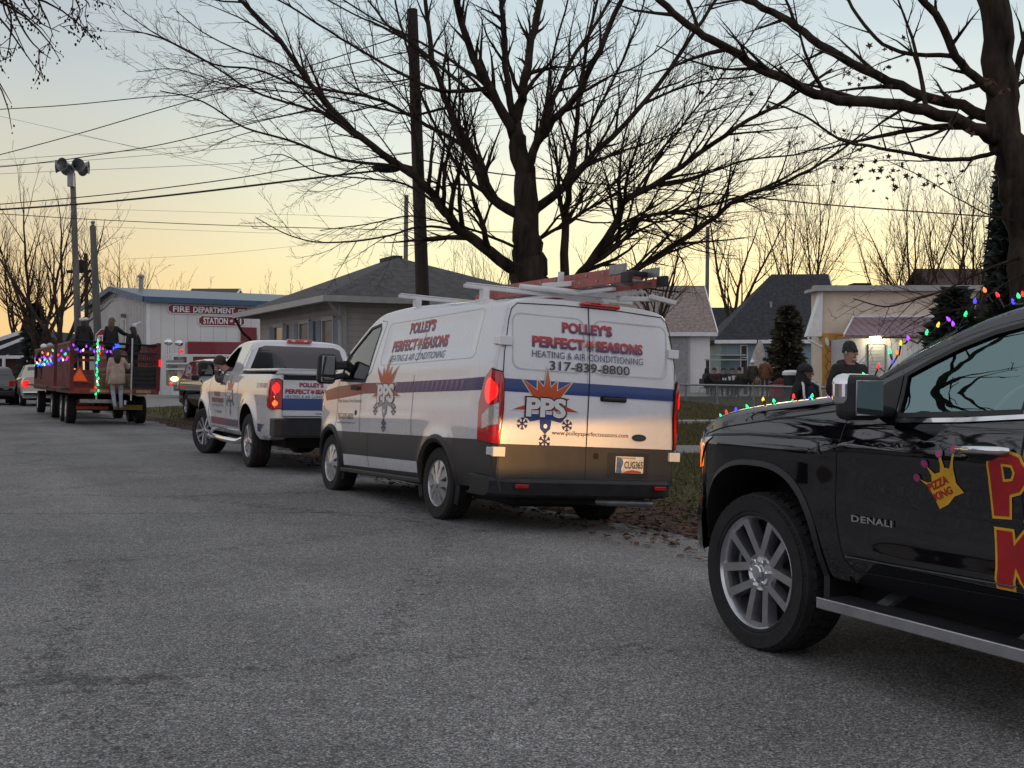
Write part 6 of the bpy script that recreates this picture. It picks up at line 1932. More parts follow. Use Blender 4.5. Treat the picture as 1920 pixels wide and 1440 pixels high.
# painted honeycomb panel
mw = 1.06; mz0, mz1 = .3, zpx(625, Yc)
pan = MB(); pan.box((mw / 2, -.05, (mz0 + mz1) / 2), (mw, .08, mz1 - mz0)); pn = pan.build("painted_panel", M("honey_yellow_paint", (.58, .30, .06), .6, var=.18, scale=1.5), cr)
hexl = MB(); hr = .235
fnp = lambda off: (lambda s, t: Vector((s, -.09 - off, t)))
lines = []
for i in range(-1, 5):
    for j in range(0, 10):
        cxh = i * hr * 1.5; czh = mz0 + j * hr * 1.732 + (hr * .866 if i % 2 else 0)
        hx = [(cxh + hr * cos(radians(60 * k)), czh + hr * sin(radians(60 * k))) for k in range(6)]
        if max(p[0] for p in hx) > mw or min(p[0] for p in hx) < 0 or max(p[1] for p in hx) > mz1 - .02: continue
        if czh < mz0 + .75: continue
        lines.append(strip2d(hx, .028, True))
vs, fs = [], []
for a, b in lines:
    n = len(vs); vs += a; fs += [tuple(q + n for q in f) for f in b]
lay("honeycomb_lines", (vs, fs), fnp(.003), M("brown_line_paint", (.10, .045, .015), .6), pn, 0, 0)
lay("bee_wings", poly2d(ell(.18, mz1 - .33, .075, .17, 14, .25), ell(.45, mz1 - .52, .14, .075, 14, .15)), fnp(.006), MT['trim_white'], pn, 0, 0)
lay("bee_body", poly2d(ell(.30, mz1 - .48, .045, .12, 14, .6)), fnp(.005), M("bee_amber_paint", (.45, .24, .03), .6), pn, 0, 0)
lay("bee_stripes", poly2d([(.27, mz1 - .50), (.36, mz1 - .46), (.35, mz1 - .43), (.26, mz1 - .47)], [(.30, mz1 - .56), (.38, mz1 - .52), (.37, mz1 - .50), (.29, mz1 - .54)], ell(.31, mz1 - .36, .03, .03, 8)), fnp(.0065), MT['black_print'], pn, 0, 0)
fl = []
for k in range(7):
    a = radians(30 + 20 * k); fl.append([(.32, mz0 + .25), (.32 + .5 * cos(a) - .06 * sin(a), mz0 + .25 + .5 * sin(a) + .06 * cos(a)), (.32 + .62 * cos(a), mz0 + .25 + .62 * sin(a)), (.32 + .5 * cos(a) + .06 * sin(a), mz0 + .25 + .5 * sin(a) - .06 * cos(a))])
lay("painted_flower", poly2d(*fl), fnp(.004), M("pale_flower_paint", (.52, .43, .33), .6), pn, 0, 0)
# lean-to
Yl = 42.5
lx0, lx1 = unpx(1592, Yl), unpx(1800, Yl)
ln = thing("lean_to", "white corrugated lean-to with a mauve ribbed roof, lit wall lamp and framed board", "lean-to", (lx0, Yl, 0))
zl = zpx(632, Yl); zt_ = zpx(597, Yc)
w = MB(); w.box(((lx1 - lx0) / 2, 1.2, zl / 2 - .1), (lx1 - lx0, 2.4, zl + .1)); w.build("wall", MT['rib_white'], ln)
rl = MB(); Lr = lx1 - lx0 + .35
rl.mesh([(-.28, -.35, zl), (Lr, -.35, zl), (Lr, 2.45, zt_), (.9, 2.45, zt_), (-.28, -.35, zl + .06), (Lr, -.35, zl + .06), (Lr, 2.45, zt_ + .06), (.9, 2.45, zt_ + .06)], [(0, 1, 2, 3), (4, 5, 6, 7), (0, 4, 5, 1), (0, 3, 7, 4)])
rl.build("roof", MT['rib_mauve'], ln)
tr_ = MB(); tr_.bar((-.30, -.37, zl + .05), (.92, 2.45, zt_ + .07), .05, .12); tr_.bar((.9, 2.42, zt_ + .09), (Lr, 2.42, zt_ + .09), .08, .10); tr_.build("roof_trim", MT['trim_white'], ln)
bz0, bz1 = zpx(730, Yl), zpx(645, Yl); bx = unpx(1626, Yl) - lx0; bw = unpx(1659, Yl) - unpx(1626, Yl)
bo = MB(); bo.box((bx + bw / 2, -.04, (bz0 + bz1) / 2), (bw, .06, bz1 - bz0)); b_ = bo.build("notice_board", MT['black_print'], ln)
lay("board_sheet", poly2d(rrect(bx + .03, bx + bw - .03, bz0 + .03, bz1 - .03, .01)), lambda s, t: Vector((s, -.075, t)), M("pale_sheet", (.52, .52, .54), .5), b_, 0, 0)
vs = []
for k in range(9):
    z = bz1 - .14 - k * .13; vs.append([(bx + .10, z), (bx + bw - .12 - .05 * (k % 3), z), (bx + bw - .12 - .05 * (k % 3), z + .022), (bx + .10, z + .022)])
lay("board_lines", poly2d(*vs), lambda s, t: Vector((s, -.079, t)), M("faint_grey_print", (.33, .33, .37), .5), b_, 0, 0)
lm = MB(); lm.box((bx + bw * .42, -.08, zpx(634, Yl)), (.42, .14, .26)); l_ = lm.build("wall_lamp", M("lit_wall_lamp", (1.0, .88, .50), .3, emit=7), ln, bevel=.03)
ldt = bpy.data.lights.new("wall_lamp_light", 'POINT'); ldt.energy = 26; ldt.color = (1, .85, .5); ldt.shadow_soft_size = .12
lo = bpy.data.objects.new("wall_lamp_light", ldt); COL.objects.link(lo); lo.parent = ln; lo.location = (bx + bw * .42, -.35, zpx(636, Yl))

simple_gable("house", "brown roofed house at the right edge beyond the cream building", (unpx(1772, 82), 82, 0), radians(3), 9.5, 8, zpx(556, 82), zpx(507, 86), MT['shingle_brown'], MT['shingle_brown'], ov=.5, trim=MT['shingle_brown'])
ch = thing("chimney_cap", "small dark chimney top above the cream building's parapet", "chimney", (unpx(1612, 60), 60, 0))
m = MB(); m.box((0, 0, zpx(545, 60) / 2), (.8, .8, zpx(545, 60))); m.build("stack", MT['shingle_brown'], ch)
m = MB(); m.box((0, 0, zpx(537, 60)), (1.0, 1.0, .3)); m.build("cap", MT['void'], ch, bevel=.06)
# distant rooftops and the porch house on the left
simple_gable("house", "distant house whose small gable shows above the fire station roof", (unpx(348, 140), 140, 0), 0, 5.5, 8, 10.6, 12.2, MT['siding'], MT['shingle'], ov=.3)
ph = thing("house", "small house with white trimmed porch gable at the far left", "house", (unpx(-62, 72), 72, 0), (0, 0, 0))
zr, ze = zpx(618, 72), zpx(668, 72)
x1 = unpx(62, 72) - unpx(-62, 72)
m = MB(); m.box((x1 / 2 - .2, 4, ze / 2), (x1 - .6, 6, ze)); m.build("wall", M("brick_red_wall", (.12, .07, .06), .85, var=.25, scale=5), ph)
m = MB()
for dy in (0, 7):
    m.poly([(-.8, dy, ze + .1), (x1 - .2, dy, zr), (x1 * 2, dy, ze + .1)])
m.quad((-.8, 0, ze + .12), (x1 - .2, 0, zr + .02), (x1 - .2, 7, zr + .02), (-.8, 7, ze + .12)); m.quad((x1 - .2, 0, zr + .02), (x1 * 2, 0, ze + .12), (x1 * 2, 7, ze + .12), (x1 - .2, 7, zr + .02))
m.build("roof", MT['shingle_dark'], ph)
m = MB(); m.bar((-.9, -.06, ze + .1), (x1 - .2, -.06, zr), .1, .24); m.bar((.6, -.5, ze - .15), (x1 - .3, -.5, zr - .55), .1, .2); m.bar((-.6, -.1, ze - .05), (x1, -.1, ze - .05), .1, .2)
m.build("porch_trim", MT['trim_white'], ph)
for x in (.9, 2.4, 3.9):
    m = MB(); m.box((x, -.1, ze / 2), (.16, .16, ze)); m.build("porch_post", MT['trim_white'], ph)
# houses across the road, out of frame: mirrored in paint and glass
simple_gable("house", "house across the road mirrored in the van's side panel", (-34, 22, 0), radians(-62), 12, 9, 3.2, 6.2, MT['siding'], MT['shingle_dark'], ov=.5)
simple_gable("house", "house across the road mirrored in the black pickup's window", (-36, 10, 0), radians(-75), 11, 8, 3.0, 5.8, MT['cream_wall'], MT['shingle'], ov=.5)
simple_gable("house", "house across the road behind the viewpoint", (-9, -26, 0), radians(-170), 12, 9, 3.2, 6.0, MT['board_blue'], MT['shingle_brown'], ov=.5)

# ------------------------------------------------------------------ raised yard, walk, fence
m = MB(); m.box((14, 58, PAT / 2 - .1), (24, 18, PAT + .2)); tag(m.build("yard_paving", MT['concrete']), kind='structure')
m = MB(); m.box((14, 48.9, PAT / 2 - .05), (24.2, .2, PAT + .22)); tag(m.build("retaining_wall", M("dark_stone_edging", (.06, .06, .058), .9, var=.2)), "low dark stone edging wall along the front of the raised yard", "wall")
m = MB()
for i in range(40):
    x = .5 + i * .5; m.quad((x, 20.0, ground_z(x, 20) + .018), (x + .49, 20.0, ground_z(x + .5, 20) + .018), (x + .49, 22.2, ground_z(x + .5, 22.2) + .018), (x, 22.2, ground_z(x, 22.2) + .018))
tag(m.build("pavement", MT['concrete']), kind='structure')
m = MB()
for i in range(44):
    x = 3 + i * .4; m.box((x, 32 + .03 * sin(i), ground_z(x, 32) + .04), (.37, .14, .15))
tag(m.build("edging_stones", MT['trim_grey'], bevel=.03), "row of pale edging stones across the lawn", "edging")


def mesh_mat():
    m, nt, N, L, b = nodes("chain_link_mesh")
    b.inputs["Base Color"].default_value = (.30, .31, .32, 1); b.inputs["Metallic"].default_value = .7; b.inputs["Roughness"].default_value = .5
    return m


def chain_fence():
    a = Vector((unpx(1262, 47), 47.0, 0)); b = Vector((9.9, 33.5, 0))
    a2 = a + (a - b).normalized() * 8
    root = thing("chain_link_fence", "grey chain link fence in front of the yard with the seated people", "fence", (a2.x, a2.y, 0), (0, 0, atan2((b - a2).y, (b - a2).x)))
    L = (b - a2).length; h = 1.0
    rl = MB(); rl.tube([(0, 0, h), (L, 0, h)], .035, 8); rl.build("top_rail", MT['steel'], root, smooth=60)
    n = int(L / 2.9)
    for i in range(n + 1):
        p = MB(); p.tube([(i * L / n, 0, -.05), (i * L / n, 0, h + .04)], .04, 8); p.build("post", MT['steel'], root, smooth=60)
    w = MB(); st = .11; k = 0; x = -h
    while x < L:
        for sgn_ in (1, -1):
            x0, x1 = (x, x + h) if sgn_ > 0 else (x + h, x)
            z0, z1 = .03, h
            def clip(xx): return (xx - x0) / (x1 - x0)
            t0, t1 = 0.0, 1.0
            lo, hi = sorted((clip(0), clip(L))); t0, t1 = max(t0, lo), min(t1, hi)
            if t1 - t0 > .02:
                pa = Vector((x0 + (x1 - x0) * t0, 0, z0 + (z1 - z0) * t0)); pb = Vector((x0 + (x1 - x0) * t1, 0, z0 + (z1 - z0) * t1))
                w.bar(pa, pb, .006, .006, (0, 1, 0))
        x += st
    w.build("mesh", mesh_mat(), root)


chain_fence()

# ------------------------------------------------------------------ grass, leaf litter
def litter():
    rng = random.Random(9); mb = MB()
    for i in range(8200):
        u = rng.uniform(4, 40) if rng.random() < .25 else rng.uniform(7, 20); v = 6.15 + abs(rng.gauss(0, 1.15))
        if rng.random() < .12: v = rng.uniform(5.2, 6.3)
        p = RD(u, v); z = max(ground_z(p.x, p.y), (road_z(u, v) if v < 6.2 else -1)) + .012
        s = rng.uniform(.025, .055); a = rng.uniform(0, 6.28); c, d = cos(a) * s, sin(a) * s
        t = [rng.uniform(0, .03) for _ in range(4)]
        mb.quad((p.x - c, p.y - d, z + t[0]), (p.x + d * .6, p.y - c * .6, z + t[1]), (p.x + c, p.y + d, z + t[2]), (p.x - d * .6, p.y + c * .6, z + t[3]))
    tag(mb.build("leaf_litter", M("fallen_leaf", (.13, .060, .038), .85, var=.4, scale=2.5, col2=(.055, .028, .022))), kind='stuff')


def grass():
    rng = random.Random(10); mb = MB()
    for i in range(42000):
        if i % 3: Yv = rng.uniform(10, 48); x = unpx(rng.uniform(1225, 1560), Yv)
        else: u = rng.uniform(8, 60); p = RD(u, rng.uniform(7.2, 11)); x, Yv = p.x, p.y
        v = x * RV.x + Yv * RV.y
        if v < 7.0 or (19.9 < Yv < 22.3) or Yv > 48.6: continue
        if rng.random() > (v - 6.6) / 3: continue
        z = ground_z(x, Yv); h = rng.uniform(.03, .085) * (1 + Yv / 60); w = .006 * (1 + Yv / 15); a = rng.uniform(0, 6.28)
        dx, dy = cos(a) * w, sin(a) * w; lx, ly = rng.gauss(0, .03), rng.gauss(0, .03)
        n = len(mb.v); mb.v += [(x - dx, Yv - dy, z), (x + dx, Yv + dy, z), (x + lx, Yv + ly, z + h)]; mb.f.append((n, n + 1, n + 2)); mb.m.append(0)
    tag(mb.build("grass", M("winter_grass", (.112, .108, .047), .9, var=.3, scale=1.2, col2=(.14, .115, .06), spec=.2)), kind='stuff')


litter(); grass()


# ------------------------------------------------------------------ poles and wires
def pole(name, label, cat, px0, px1, Y, top, r0, r1, mat):
    x0, x1 = unpx(px0, Y), unpx(px1, Y); z1 = zpx(top, Y); z0 = ground_z(x0, Y)
    root = thing(name, label, cat, (x0, Y, z0))
    m = MB(); m.tube([(0, 0, -.2), ((x1 - x0) * .5, 0, (z1 - z0) * .5), (x1 - x0, 0, z1 - z0)], [r0, (r0 + r1) / 2, r1], 12); m.build("post", mat, root, smooth=50)
    return root, Vector((x1 - x0, 0, z1 - z0))


pr_, tp_ = pole("utility_pole", "tall dark wooden utility pole with a lamp arm in front of the hip roofed house", "utility pole", 803, 773, 22.3, 18, .155, .105, MT['wood_pole'])
k = (Vector(P3(785, 318, 22.3)) - pr_.location)
m = MB(); m.tube([k, k + Vector((-.28, -.1, .06)), k + Vector((-.42, -.15, .02))], .035, 8); ar = m.build("lamp_arm", MT['wood_pole'], pr_)
m = MB(); m.ball(k + Vector((-.60, -.2, -.01)), .2, 12, 8, (1.5, .75, .45)); m.build("lamp_head", MT['void'], ar, smooth=60)
m = MB(); m.bar(k + Vector((.05, -.12, .15)), k + Vector((.05, -.12, -.35)), .10, .10); m.bar(k + Vector((0, -.1, 1.2)), k + Vector((0, -.1, 1.35)), .2, .1); m.build("cable_bracket", MT['void'], pr_)
pole("utility_pole", "short thin utility pole standing behind the hip roof", "utility pole", 758, 762, 62, 366, .14, .12, MT['grey_pole'])
pole("utility_pole", "grey utility pole rising between the white garage and the forked tree", "utility pole", 1324, 1327, 76, 425, .15, .12, MT['grey_pole'])
sp_, st_ = pole("siren_pole", "tall pole carrying a ring of grey siren horns left of the fire station", "siren pole", 151, 136, 57, 325, .19, .13, MT['grey_pole'])
for i in range(6):
    a = 2 * pi * i / 6 + .2; d = Vector((cos(a), sin(a), 0))
    m = MB(); q = d.to_track_quat('Z', 'Y').to_matrix().to_4x4()
    m.lathe([(.05, .05), (.10, .15), (.16, .42), (.28, .70), (.34, .78), (.32, .785), (.24, .66), (.04, .30)], 18, Matrix.Translation(st_ + Vector((0, 0, .32))) @ q)
    m.build("siren_horn", MT['steel'], sp_, smooth=50)
m = MB(); m.tube([st_, st_ + Vector((0, 0, .45))], .10, 8); m.box(st_ + Vector((0, -.2, -.35)), (.3, .2, .7)); m.build("siren_driver", MT['steel'], sp_)
tp2, tt2 = pole("utility_pole", "slim utility pole with a dark transformer between two thicker poles", "utility pole", 164, 161, 76, 475, .16, .12, MT['wood_pole'])
m = MB(); c = tt2 + Vector((-.3, -.2, -.9)); m.lathe([(.05, -.45), (.33, -.42), (.35, .3), (.28, .42), (.05, .45)], 14, Matrix.Translation(c)); m.bar(c + Vector((-.9, 0, -.35)), c + Vector((.9, 0, -.3)), .12, .2); m.build("transformer", MT['void'], tp2, smooth=40)
p3, t3 = pole("utility_pole", "tapered grey green pole nearest the stop sign", "utility pole", 190, 174, 50, 424, .20, .13, M("grey_green_pole", (.12, .125, .11), .85, var=.2, scale=2, stretch=(1, 1, .1)))
m = MB(); m.lathe([(.03, 0), (.10, .04), (.06, .10), (.11, .16), (.05, .24)], 10, Matrix.Translation(t3)); m.build("insulator", MT['steel'], p3, smooth=50)
# stop sign
ss = thing("stop_sign", "red stop sign partly hidden behind the wagon riders", "stop sign", (unpx(197, 47), 47, ground_z(unpx(197, 47), 47)))
zc = zpx(634, 47) - ss.location.z
m = MB(); m.tube([(0, .05, -.1), (0, .05, zc + .3)], .035, 8); m.build("post", MT['steel'], ss)
oc = [(.42 * cos(radians(22.5 + 45 * i)), zc + .42 * sin(radians(22.5 + 45 * i))) for i in range(8)]
m = MB(); m.prism(oc, 0, .02, lambda a, b, h: Vector((a, -h, b))); so = m.build("plate", MT['trim_white'], ss)
lay("face", poly2d([(a * .93, zc + (b - zc) * .93) for a, b in oc]), lambda s, t: Vector((s, -.024, t)), M("stop_red", (.32, .02, .03), .5), so, 0, 0)
lay("sign_lettering", shift(text2d("STOP", .58, .26, bold=.03), -.29, zc - .13), lambda s, t: Vector((s, -.028, t)), MT['white_print'], so, 0, 0)

WIRES = [
    ("overhead wire highest at the photo's left edge, running to the utility pole", .012, [(-120, 212, 30), (0, 205, 29), (128, 197, 28), (277, 182, 27), (365, 175, 26), (560, 140, 24), (776, 95, 22.3)]),
    ("sagging wire rising steeply from the left edge to the utility pole", .012, [(-120, 318, 30), (0, 290, 29), (146, 251, 28), (292, 208, 27), (383, 182, 26), (560, 130, 24), (775, 60, 22.3)]),
    ("sagging wire that crosses just over the siren horns", .012, [(-120, 318, 30), (0, 313, 29), (109, 301, 28), (164, 293, 28), (292, 273, 27), (401, 248, 26), (510, 222, 25), (583, 204, 24), (779, 150, 22.3)]),
    ("upper of the two straight wires crossing behind the siren horns", .009, [(-120, 310, 50), (0, 300, 49), (255, 282, 46), (528, 262, 43), (693, 252, 41), (1000, 230, 38)]),
    ("lower of the two straight wires crossing behind the siren horns", .009, [(-120, 322, 50), (0, 311, 49), (182, 299, 47), (437, 277, 44), (620, 256, 42), (1000, 215, 38)]),
    ("straight thin wire just below the siren horns", .009, [(-120, 335, 50), (0, 326, 49), (255, 315, 46), (510, 303, 43), (780, 285, 40)]),
    ("thin wire falling to the right across the left sky", .008, [(-120, 192, 60), (0, 218, 60), (146, 251, 60), (310, 290, 60), (420, 316, 60), (510, 340, 60), (640, 372, 60)]),
    ("second thin wire falling to the right across the left sky", .008, [(146, 253, 62), (292, 283, 62), (430, 310, 62), (560, 336, 62), (700, 362, 62)]),
    ("wire running to the lamp arm of the utility pole", .013, [(-120, 392, 30), (0, 383, 29), (219, 363, 27.5), (437, 335, 25.5), (565, 313, 24.4), (745, 290, 22.6), (781, 285, 22.3)]),
    ("thick black cable bundle running to the utility pole", .024, [(-120, 398, 30), (0, 393, 29), (182, 380, 28), (365, 361, 26), (547, 339, 24.4), (674, 324, 23), (787, 312, 22.3)]),
    ("wire sloping gently down to the right over the fire station", .012, [(-120, 395, 34), (0, 401, 34), (182, 412, 34), (437, 423, 34), (693, 430, 34), (900, 434, 34), (1000, 436, 34)]),
    ("faint distant wire above the fire station roof", .01, [(140, 391, 80), (365, 397, 80), (620, 405, 80), (760, 410, 80)]),
    ("fainter distant wire lower above the fire station roof", .01, [(170, 424, 80), (310, 430, 80), (510, 437, 80), (760, 442, 80)]),
    ("lowest faint wire over the fire station, rising to the right", .01, [(232, 486, 90), (380, 478, 90), (510, 466, 90), (760, 440, 90)]),
    ("wire running right from the utility pole across the big tree", .014, [(790, 300, 22.3), (906, 322, 22), (1075, 341, 21.7), (1300, 360, 21.5), (1450, 374, 21.5), (1575, 386, 21.5), (1837, 405, 21.5), (2000, 416, 21.5)]),
    ("distant wire behind the bare trees at right", .012, [(1250, 482, 70), (1500, 488, 70), (1750, 498, 70)]),
    ("second distant wire behind the bare trees at right", .012, [(1250, 470, 70), (1500, 500, 70), (1750, 520, 70)]),
]
for lab, r, pts in WIRES:
    m = MB(); P = spline([P3(*p) for p in pts], 5); c0 = P[0].copy()
    m.tube([p - c0 for p in P], r, 5); o = m.build("power_line", MT['wire'], loc=c0)
    tag(o, lab, "wire", "overhead wires")


# ------------------------------------------------------------------ people
SKIN = M("skin", (.50, .29, .23), .5, var=.08, scale=10)
SKIN2 = M("brown_skin", (.30, .155, .105), .5, var=.08, scale=10)
MT['jeans'] = M("pale_blue_jeans", (.38, .42, .50), .8, var=.2, scale=12, bump=.8, bscale=12)
MT['dark_jeans'] = M("dark_trousers", (.02, .022, .03), .85, var=.2, scale=12)
MT['black_coat'] = M("black_coat", (.012, .012, .014), .75, var=.3, scale=8, bump=.8, bscale=11)
MT['shoe'] = M("dark_shoe", (.03, .028, .026), .6)


def person(label, loc, facing, h=1.72, coat=None, legs=None, skin=None, shoes=None, pose=None, bulk=1.12, hair=None, hairmat=None, hat=None, hatmat=None, face=False, group=None, skirt=0, head_turn=0, head_tilt=0, fingers=True, name="person", coat_len=0, shw=1.0):
    """one continuous skinned body; local +y is the way the person faces"""
    k = h / 1.72
    J = dict(pel=(0, 0, .93), spi=(0, .0, 1.10), che=(0, .0, 1.30), nec=(0, .0, 1.46), hb=(0, .015, 1.53), hm=(0, .02, 1.615), ht=(0, .01, 1.69))
    for s, n in ((-1, 'L'), (1, 'R')):
        J['sh' + n] = (s * .185, 0, 1.40); J['el' + n] = (s * .235, -.03, 1.13); J['wr' + n] = (s * .235, .06, .90); J['pa' + n] = (s * .235, .085, .84)
        J['hi' + n] = (s * .095, 0, .90); J['kn' + n] = (s * .105, .02, .50); J['an' + n] = (s * .11, -.01, .09); J['to' + n] = (s * .12, .15, .035)
    if pose: J.update(pose)
    if shw != 1:
        for q in ('shL', 'shR', 'elL'): J[q] = (J[q][0] * shw, J[q][1], J[q][2])
    Rd = dict(pel=.155, spi=.145, che=.16, nec=.062, hb=.066, hm=.094, ht=.072)
    for n in 'LR':
        Rd.update({'sh' + n: .078, 'el' + n: .056, 'wr' + n: .036, 'pa' + n: .038, 'hi' + n: .092, 'kn' + n: .066, 'an' + n: .046, 'to' + n: .04})
    for q in ('pel', 'spi', 'che', 'shL', 'shR', 'elL', 'elR'): Rd[q] *= bulk
    E = [('pel', 'spi', 'c'), ('spi', 'che', 'c'), ('che', 'nec', 'c'), ('nec', 'hb', 's'), ('hb', 'hm', 's'), ('hm', 'ht', 's')]
    for n in 'LR':
        E += [('che', 'sh' + n, 'c'), ('sh' + n, 'el' + n, 'c'), ('el' + n, 'wr' + n, 'c'), ('wr' + n, 'pa' + n, 's'), ('pel', 'hi' + n, 'l'), ('hi' + n, 'kn' + n, 'l'), ('kn' + n, 'an' + n, 'l'), ('an' + n, 'to' + n, 'b')]
        if fingers:
            w, p = Vector(J['wr' + n]), Vector(J['pa' + n]); d = (p - w).normalized(); sd = d.cross(Vector((0, 1, 0)) if abs(d.y) < .8 else Vector((0, 0, 1))).normalized(); cu = d.cross(sd)
            for f, (o, ln) in enumerate(((-.028, .062), (-.010, .072), (.009, .068), (.027, .054))):
                a, b = 'f%s%da' % (n, f), 'f%s%db' % (n, f)
                J[a] = tuple(p + d * .035 + sd * o); J[b] = tuple(p + d * (.035 + ln * .8) + sd * o * 1.1 + cu * .022)
                Rd[a] = .0105; Rd[b] = .0085; E += [('pa' + n, a, 's'), (a, b, 's')]
            a, b = 'th%sa' % n, 'th%sb' % n
            J[a] = tuple(p + sd * -.036 - d * .01 + cu * .01); J[b] = tuple(p + sd * -.05 + d * .03 + cu * .03); Rd[a] = .013; Rd[b] = .010; E += [('pa' + n, a, 's'), (a, b, 's')]
    names = list(J); idx = {n: i for i, n in enumerate(names)}
    P = [Vector(J[n]) * k for n in names]
    me = bpy.data.meshes.new("body_src"); me.from_pydata([tuple(p) for p in P], [(idx[a], idx[b]) for a, b, _ in E], [])
    o = bpy.data.objects.new("tmp", me); COL.objects.link(o)
    sk = o.modifiers.new("skin", 'SKIN'); sk.use_smooth_shade = True
    for i, n in enumerate(names):
        v = me.skin_vertices[0].data[i]; r = Rd[n] * k
        fl = .78 if n in ('pel', 'spi', 'che') else 1
        v.radius = (r, r * fl); v.use_root = (n == 'pel')
    o.modifiers.new("sub", 'SUBSURF').levels = 2
    o.modifiers["sub"].render_levels = 2
    dg = bpy.context.evaluated_depsgraph_get(); dg.update()
    bm_ = bpy.data.meshes.new_from_object(o.evaluated_get(dg))
    bpy.data.objects.remove(o); bpy.data.meshes.remove(me)
    bm_.materials.clear()
    for q in (coat, legs, skin or SKIN, shoes or MT['shoe']): bm_.materials.append(q)
    mi = {'c': 0, 'l': 1, 's': 2, 'b': 3}
    segs = [(P[idx[a]], P[idx[b]], mi[c], Rd[a], Rd[b]) for a, b, c in E]
    zc_ = (.80 - skirt) * k
    for pl in bm_.polygons:
        c = pl.center; best, bi = 9, 0
        for a, b, m_, ra, rb in segs:
            ab = b - a; t = max(0, min(1, (c - a).dot(ab) / max(1e-9, ab.length_squared))); dd = (c - a - ab * t).length - (ra + (rb - ra) * t) * k * .8
            if dd < best: best, bi = dd, m_
        if bi == 1 and c.z > zc_: bi = 0
        pl.material_index = bi; pl.use_smooth = True
    bm_.name = "person"
    root = bpy.data.objects.new(name, bm_); COL.objects.link(root)
    root.location = loc; root.rotation_euler = (0, 0, facing)
    tag(root, label, "person", group)
    if coat_len:
        m = MB(); pz = J['pel'][2]; sx, sy = J['spi'][0], J['spi'][1]
        m.lathe([(.150, .42), (.182, .34), (.198, .18), (.205, .0), (.215, -coat_len), (.200, -coat_len - .01), (.14, -coat_len + .02)], 18, Matrix.Diagonal((k * bulk / 1.2, k * bulk / 1.2 * .80, k, 1)) @ Matrix.Translation((sx, sy, pz)))
        for i, (x, y, z) in enumerate(m.v): m.v[i] = (x + .006 * sin(z * 31 + y * 20), y + .008 * sin(z * 23 + x * 25), z)
        m.build("coat", coat, root, smooth=60)
    hm = P[idx['hm']]; Th = Matrix.Translation(hm) @ Matrix.Rotation(head_turn, 4, 'Z') @ Matrix.Rotation(head_tilt, 4, 'X')
    if hair:
        m = MB(); m.lathe([(max(1e-4, .108 * k * sin(pi * i / 9)), .118 * k * cos(pi * i / 9)) for i in range(6)], 14, Th @ Matrix.Translation((0, -.012 * k, .018 * k)) @ Matrix.Rotation(.28, 4, 'X'))
        if hair == 'long':
            m.tube([Th @ Vector((0, -.05 * k, .04 * k)), Th @ Vector((0, -.085 * k, -.06 * k)), Th @ Vector((0, -.115 * k, -.2 * k)), Th @ Vector((0, -.12 * k, -.33 * k))], [.09 * k, .10 * k, .09 * k, .05 * k], 10)
        m.build("hair", hairmat or MT['black_coat'], root, smooth=60)
    if hat == 'beanie':
        m = MB(); m.lathe([(.001, .128 * k), (.045 * k, .120 * k), (.073 * k, .09 * k), (.088 * k, .045 * k), (.092 * k, .012 * k), (.097 * k, .010 * k), (.097 * k, -.022 * k), (.086 * k, -.024 * k)], 18, Th @ Matrix.Translation((0, -.004, .035 * k)) @ Matrix.Rotation(.10, 4, 'X'))
        m.build("beanie", hatmat, root, smooth=60)
    if hat == 'hood':
        m = MB(); m.lathe([(max(1e-4, .125 * k * sin(pi * i / 10)), .13 * k * cos(pi * i / 10)) for i in range(6)], 14, Th @ Matrix.Translation((0, -.025 * k, .015)) @ Matrix.Rotation(.8, 4, 'X'))
        m.tube([Th @ Vector((0, -.06 * k, .02)), Th @ Vector((0, -.05 * k, -.12 * k)), Th @ Vector((0, -.02, -.2 * k))], [.10 * k, .115 * k, .13 * k], 12)
        m.build("hood", hatmat, root, smooth=60)
    if hat == 'santa':
        m = MB(); m.lathe([(.118 * k, -.01), (.118 * k, .03 * k), (.10 * k, .035 * k), (.06 * k, .12 * k), (.02 * k, .20 * k), (.03 * k, .22 * k), (.001, .25 * k)], 12, Th @ Matrix.Translation((0, 0, .03 * k))); m.build("hat", hatmat, root, smooth=60)
    if face:
        def ft(nm, c, r, sc, mt):
            m = MB(); m.ball((0, 0, 0), r * k, 8, 6, sc); m.v = [tuple(Th @ (Vector(c) * k + Vector(v))) for v in m.v]; m.build(nm, mt, root, smooth=60)
        ft("nose", (0, .098, -.012), .017, (.8, 1.2, 1.3), skin or SKIN)
        for s in (-1, 1):
            ft("eye", (s * .034, .083, .014), .011, (1.4, .8, .7), MT['void']); ft("brow", (s * .034, .088, .034), .012, (1.8, .6, .35), MT['shoe']); ft("ear", (s * .094, .0, .0), .022, (.5, .8, 1.3), skin or SKIN)
        ft("mouth", (0, .086, -.050), .016, (1.8, .5, .45), M("lip", (.22, .07, .06), .5))
        ft("chin", (0, .062, -.085), .035, (1.1, .9, .7), skin or SKIN)
    return root


def at_px(px, Y, z=None):
    x = unpx(px, Y); return Vector((x, Y, ground_z(x, Y) if z is None else z))


SIT = dict(pel=(0, 0, .50), spi=(0, -.02, .68), che=(0, .02, .88), nec=(0, .06, 1.03), hb=(0, .08, 1.10), hm=(0, .09, 1.19), ht=(0, .08, 1.26),
           shL=(-.185, .02, .98), shR=(.185, .02, .98), elL=(-.25, .10, .72), elR=(.25, .10, .72), wrL=(-.16, .32, .70), wrR=(.16, .32, .70), paL=(-.13, .39, .70), paR=(.13, .39, .70),
           hiL=(-.1, .02, .48), hiR=(.1, .02, .48), knL=(-.13, .42, .50), knR=(.13, .42, .50), anL=(-.12, .40, .09), anR=(.12, .40, .09), toL=(-.12, .55, .035), toR=(.12, .55, .035))
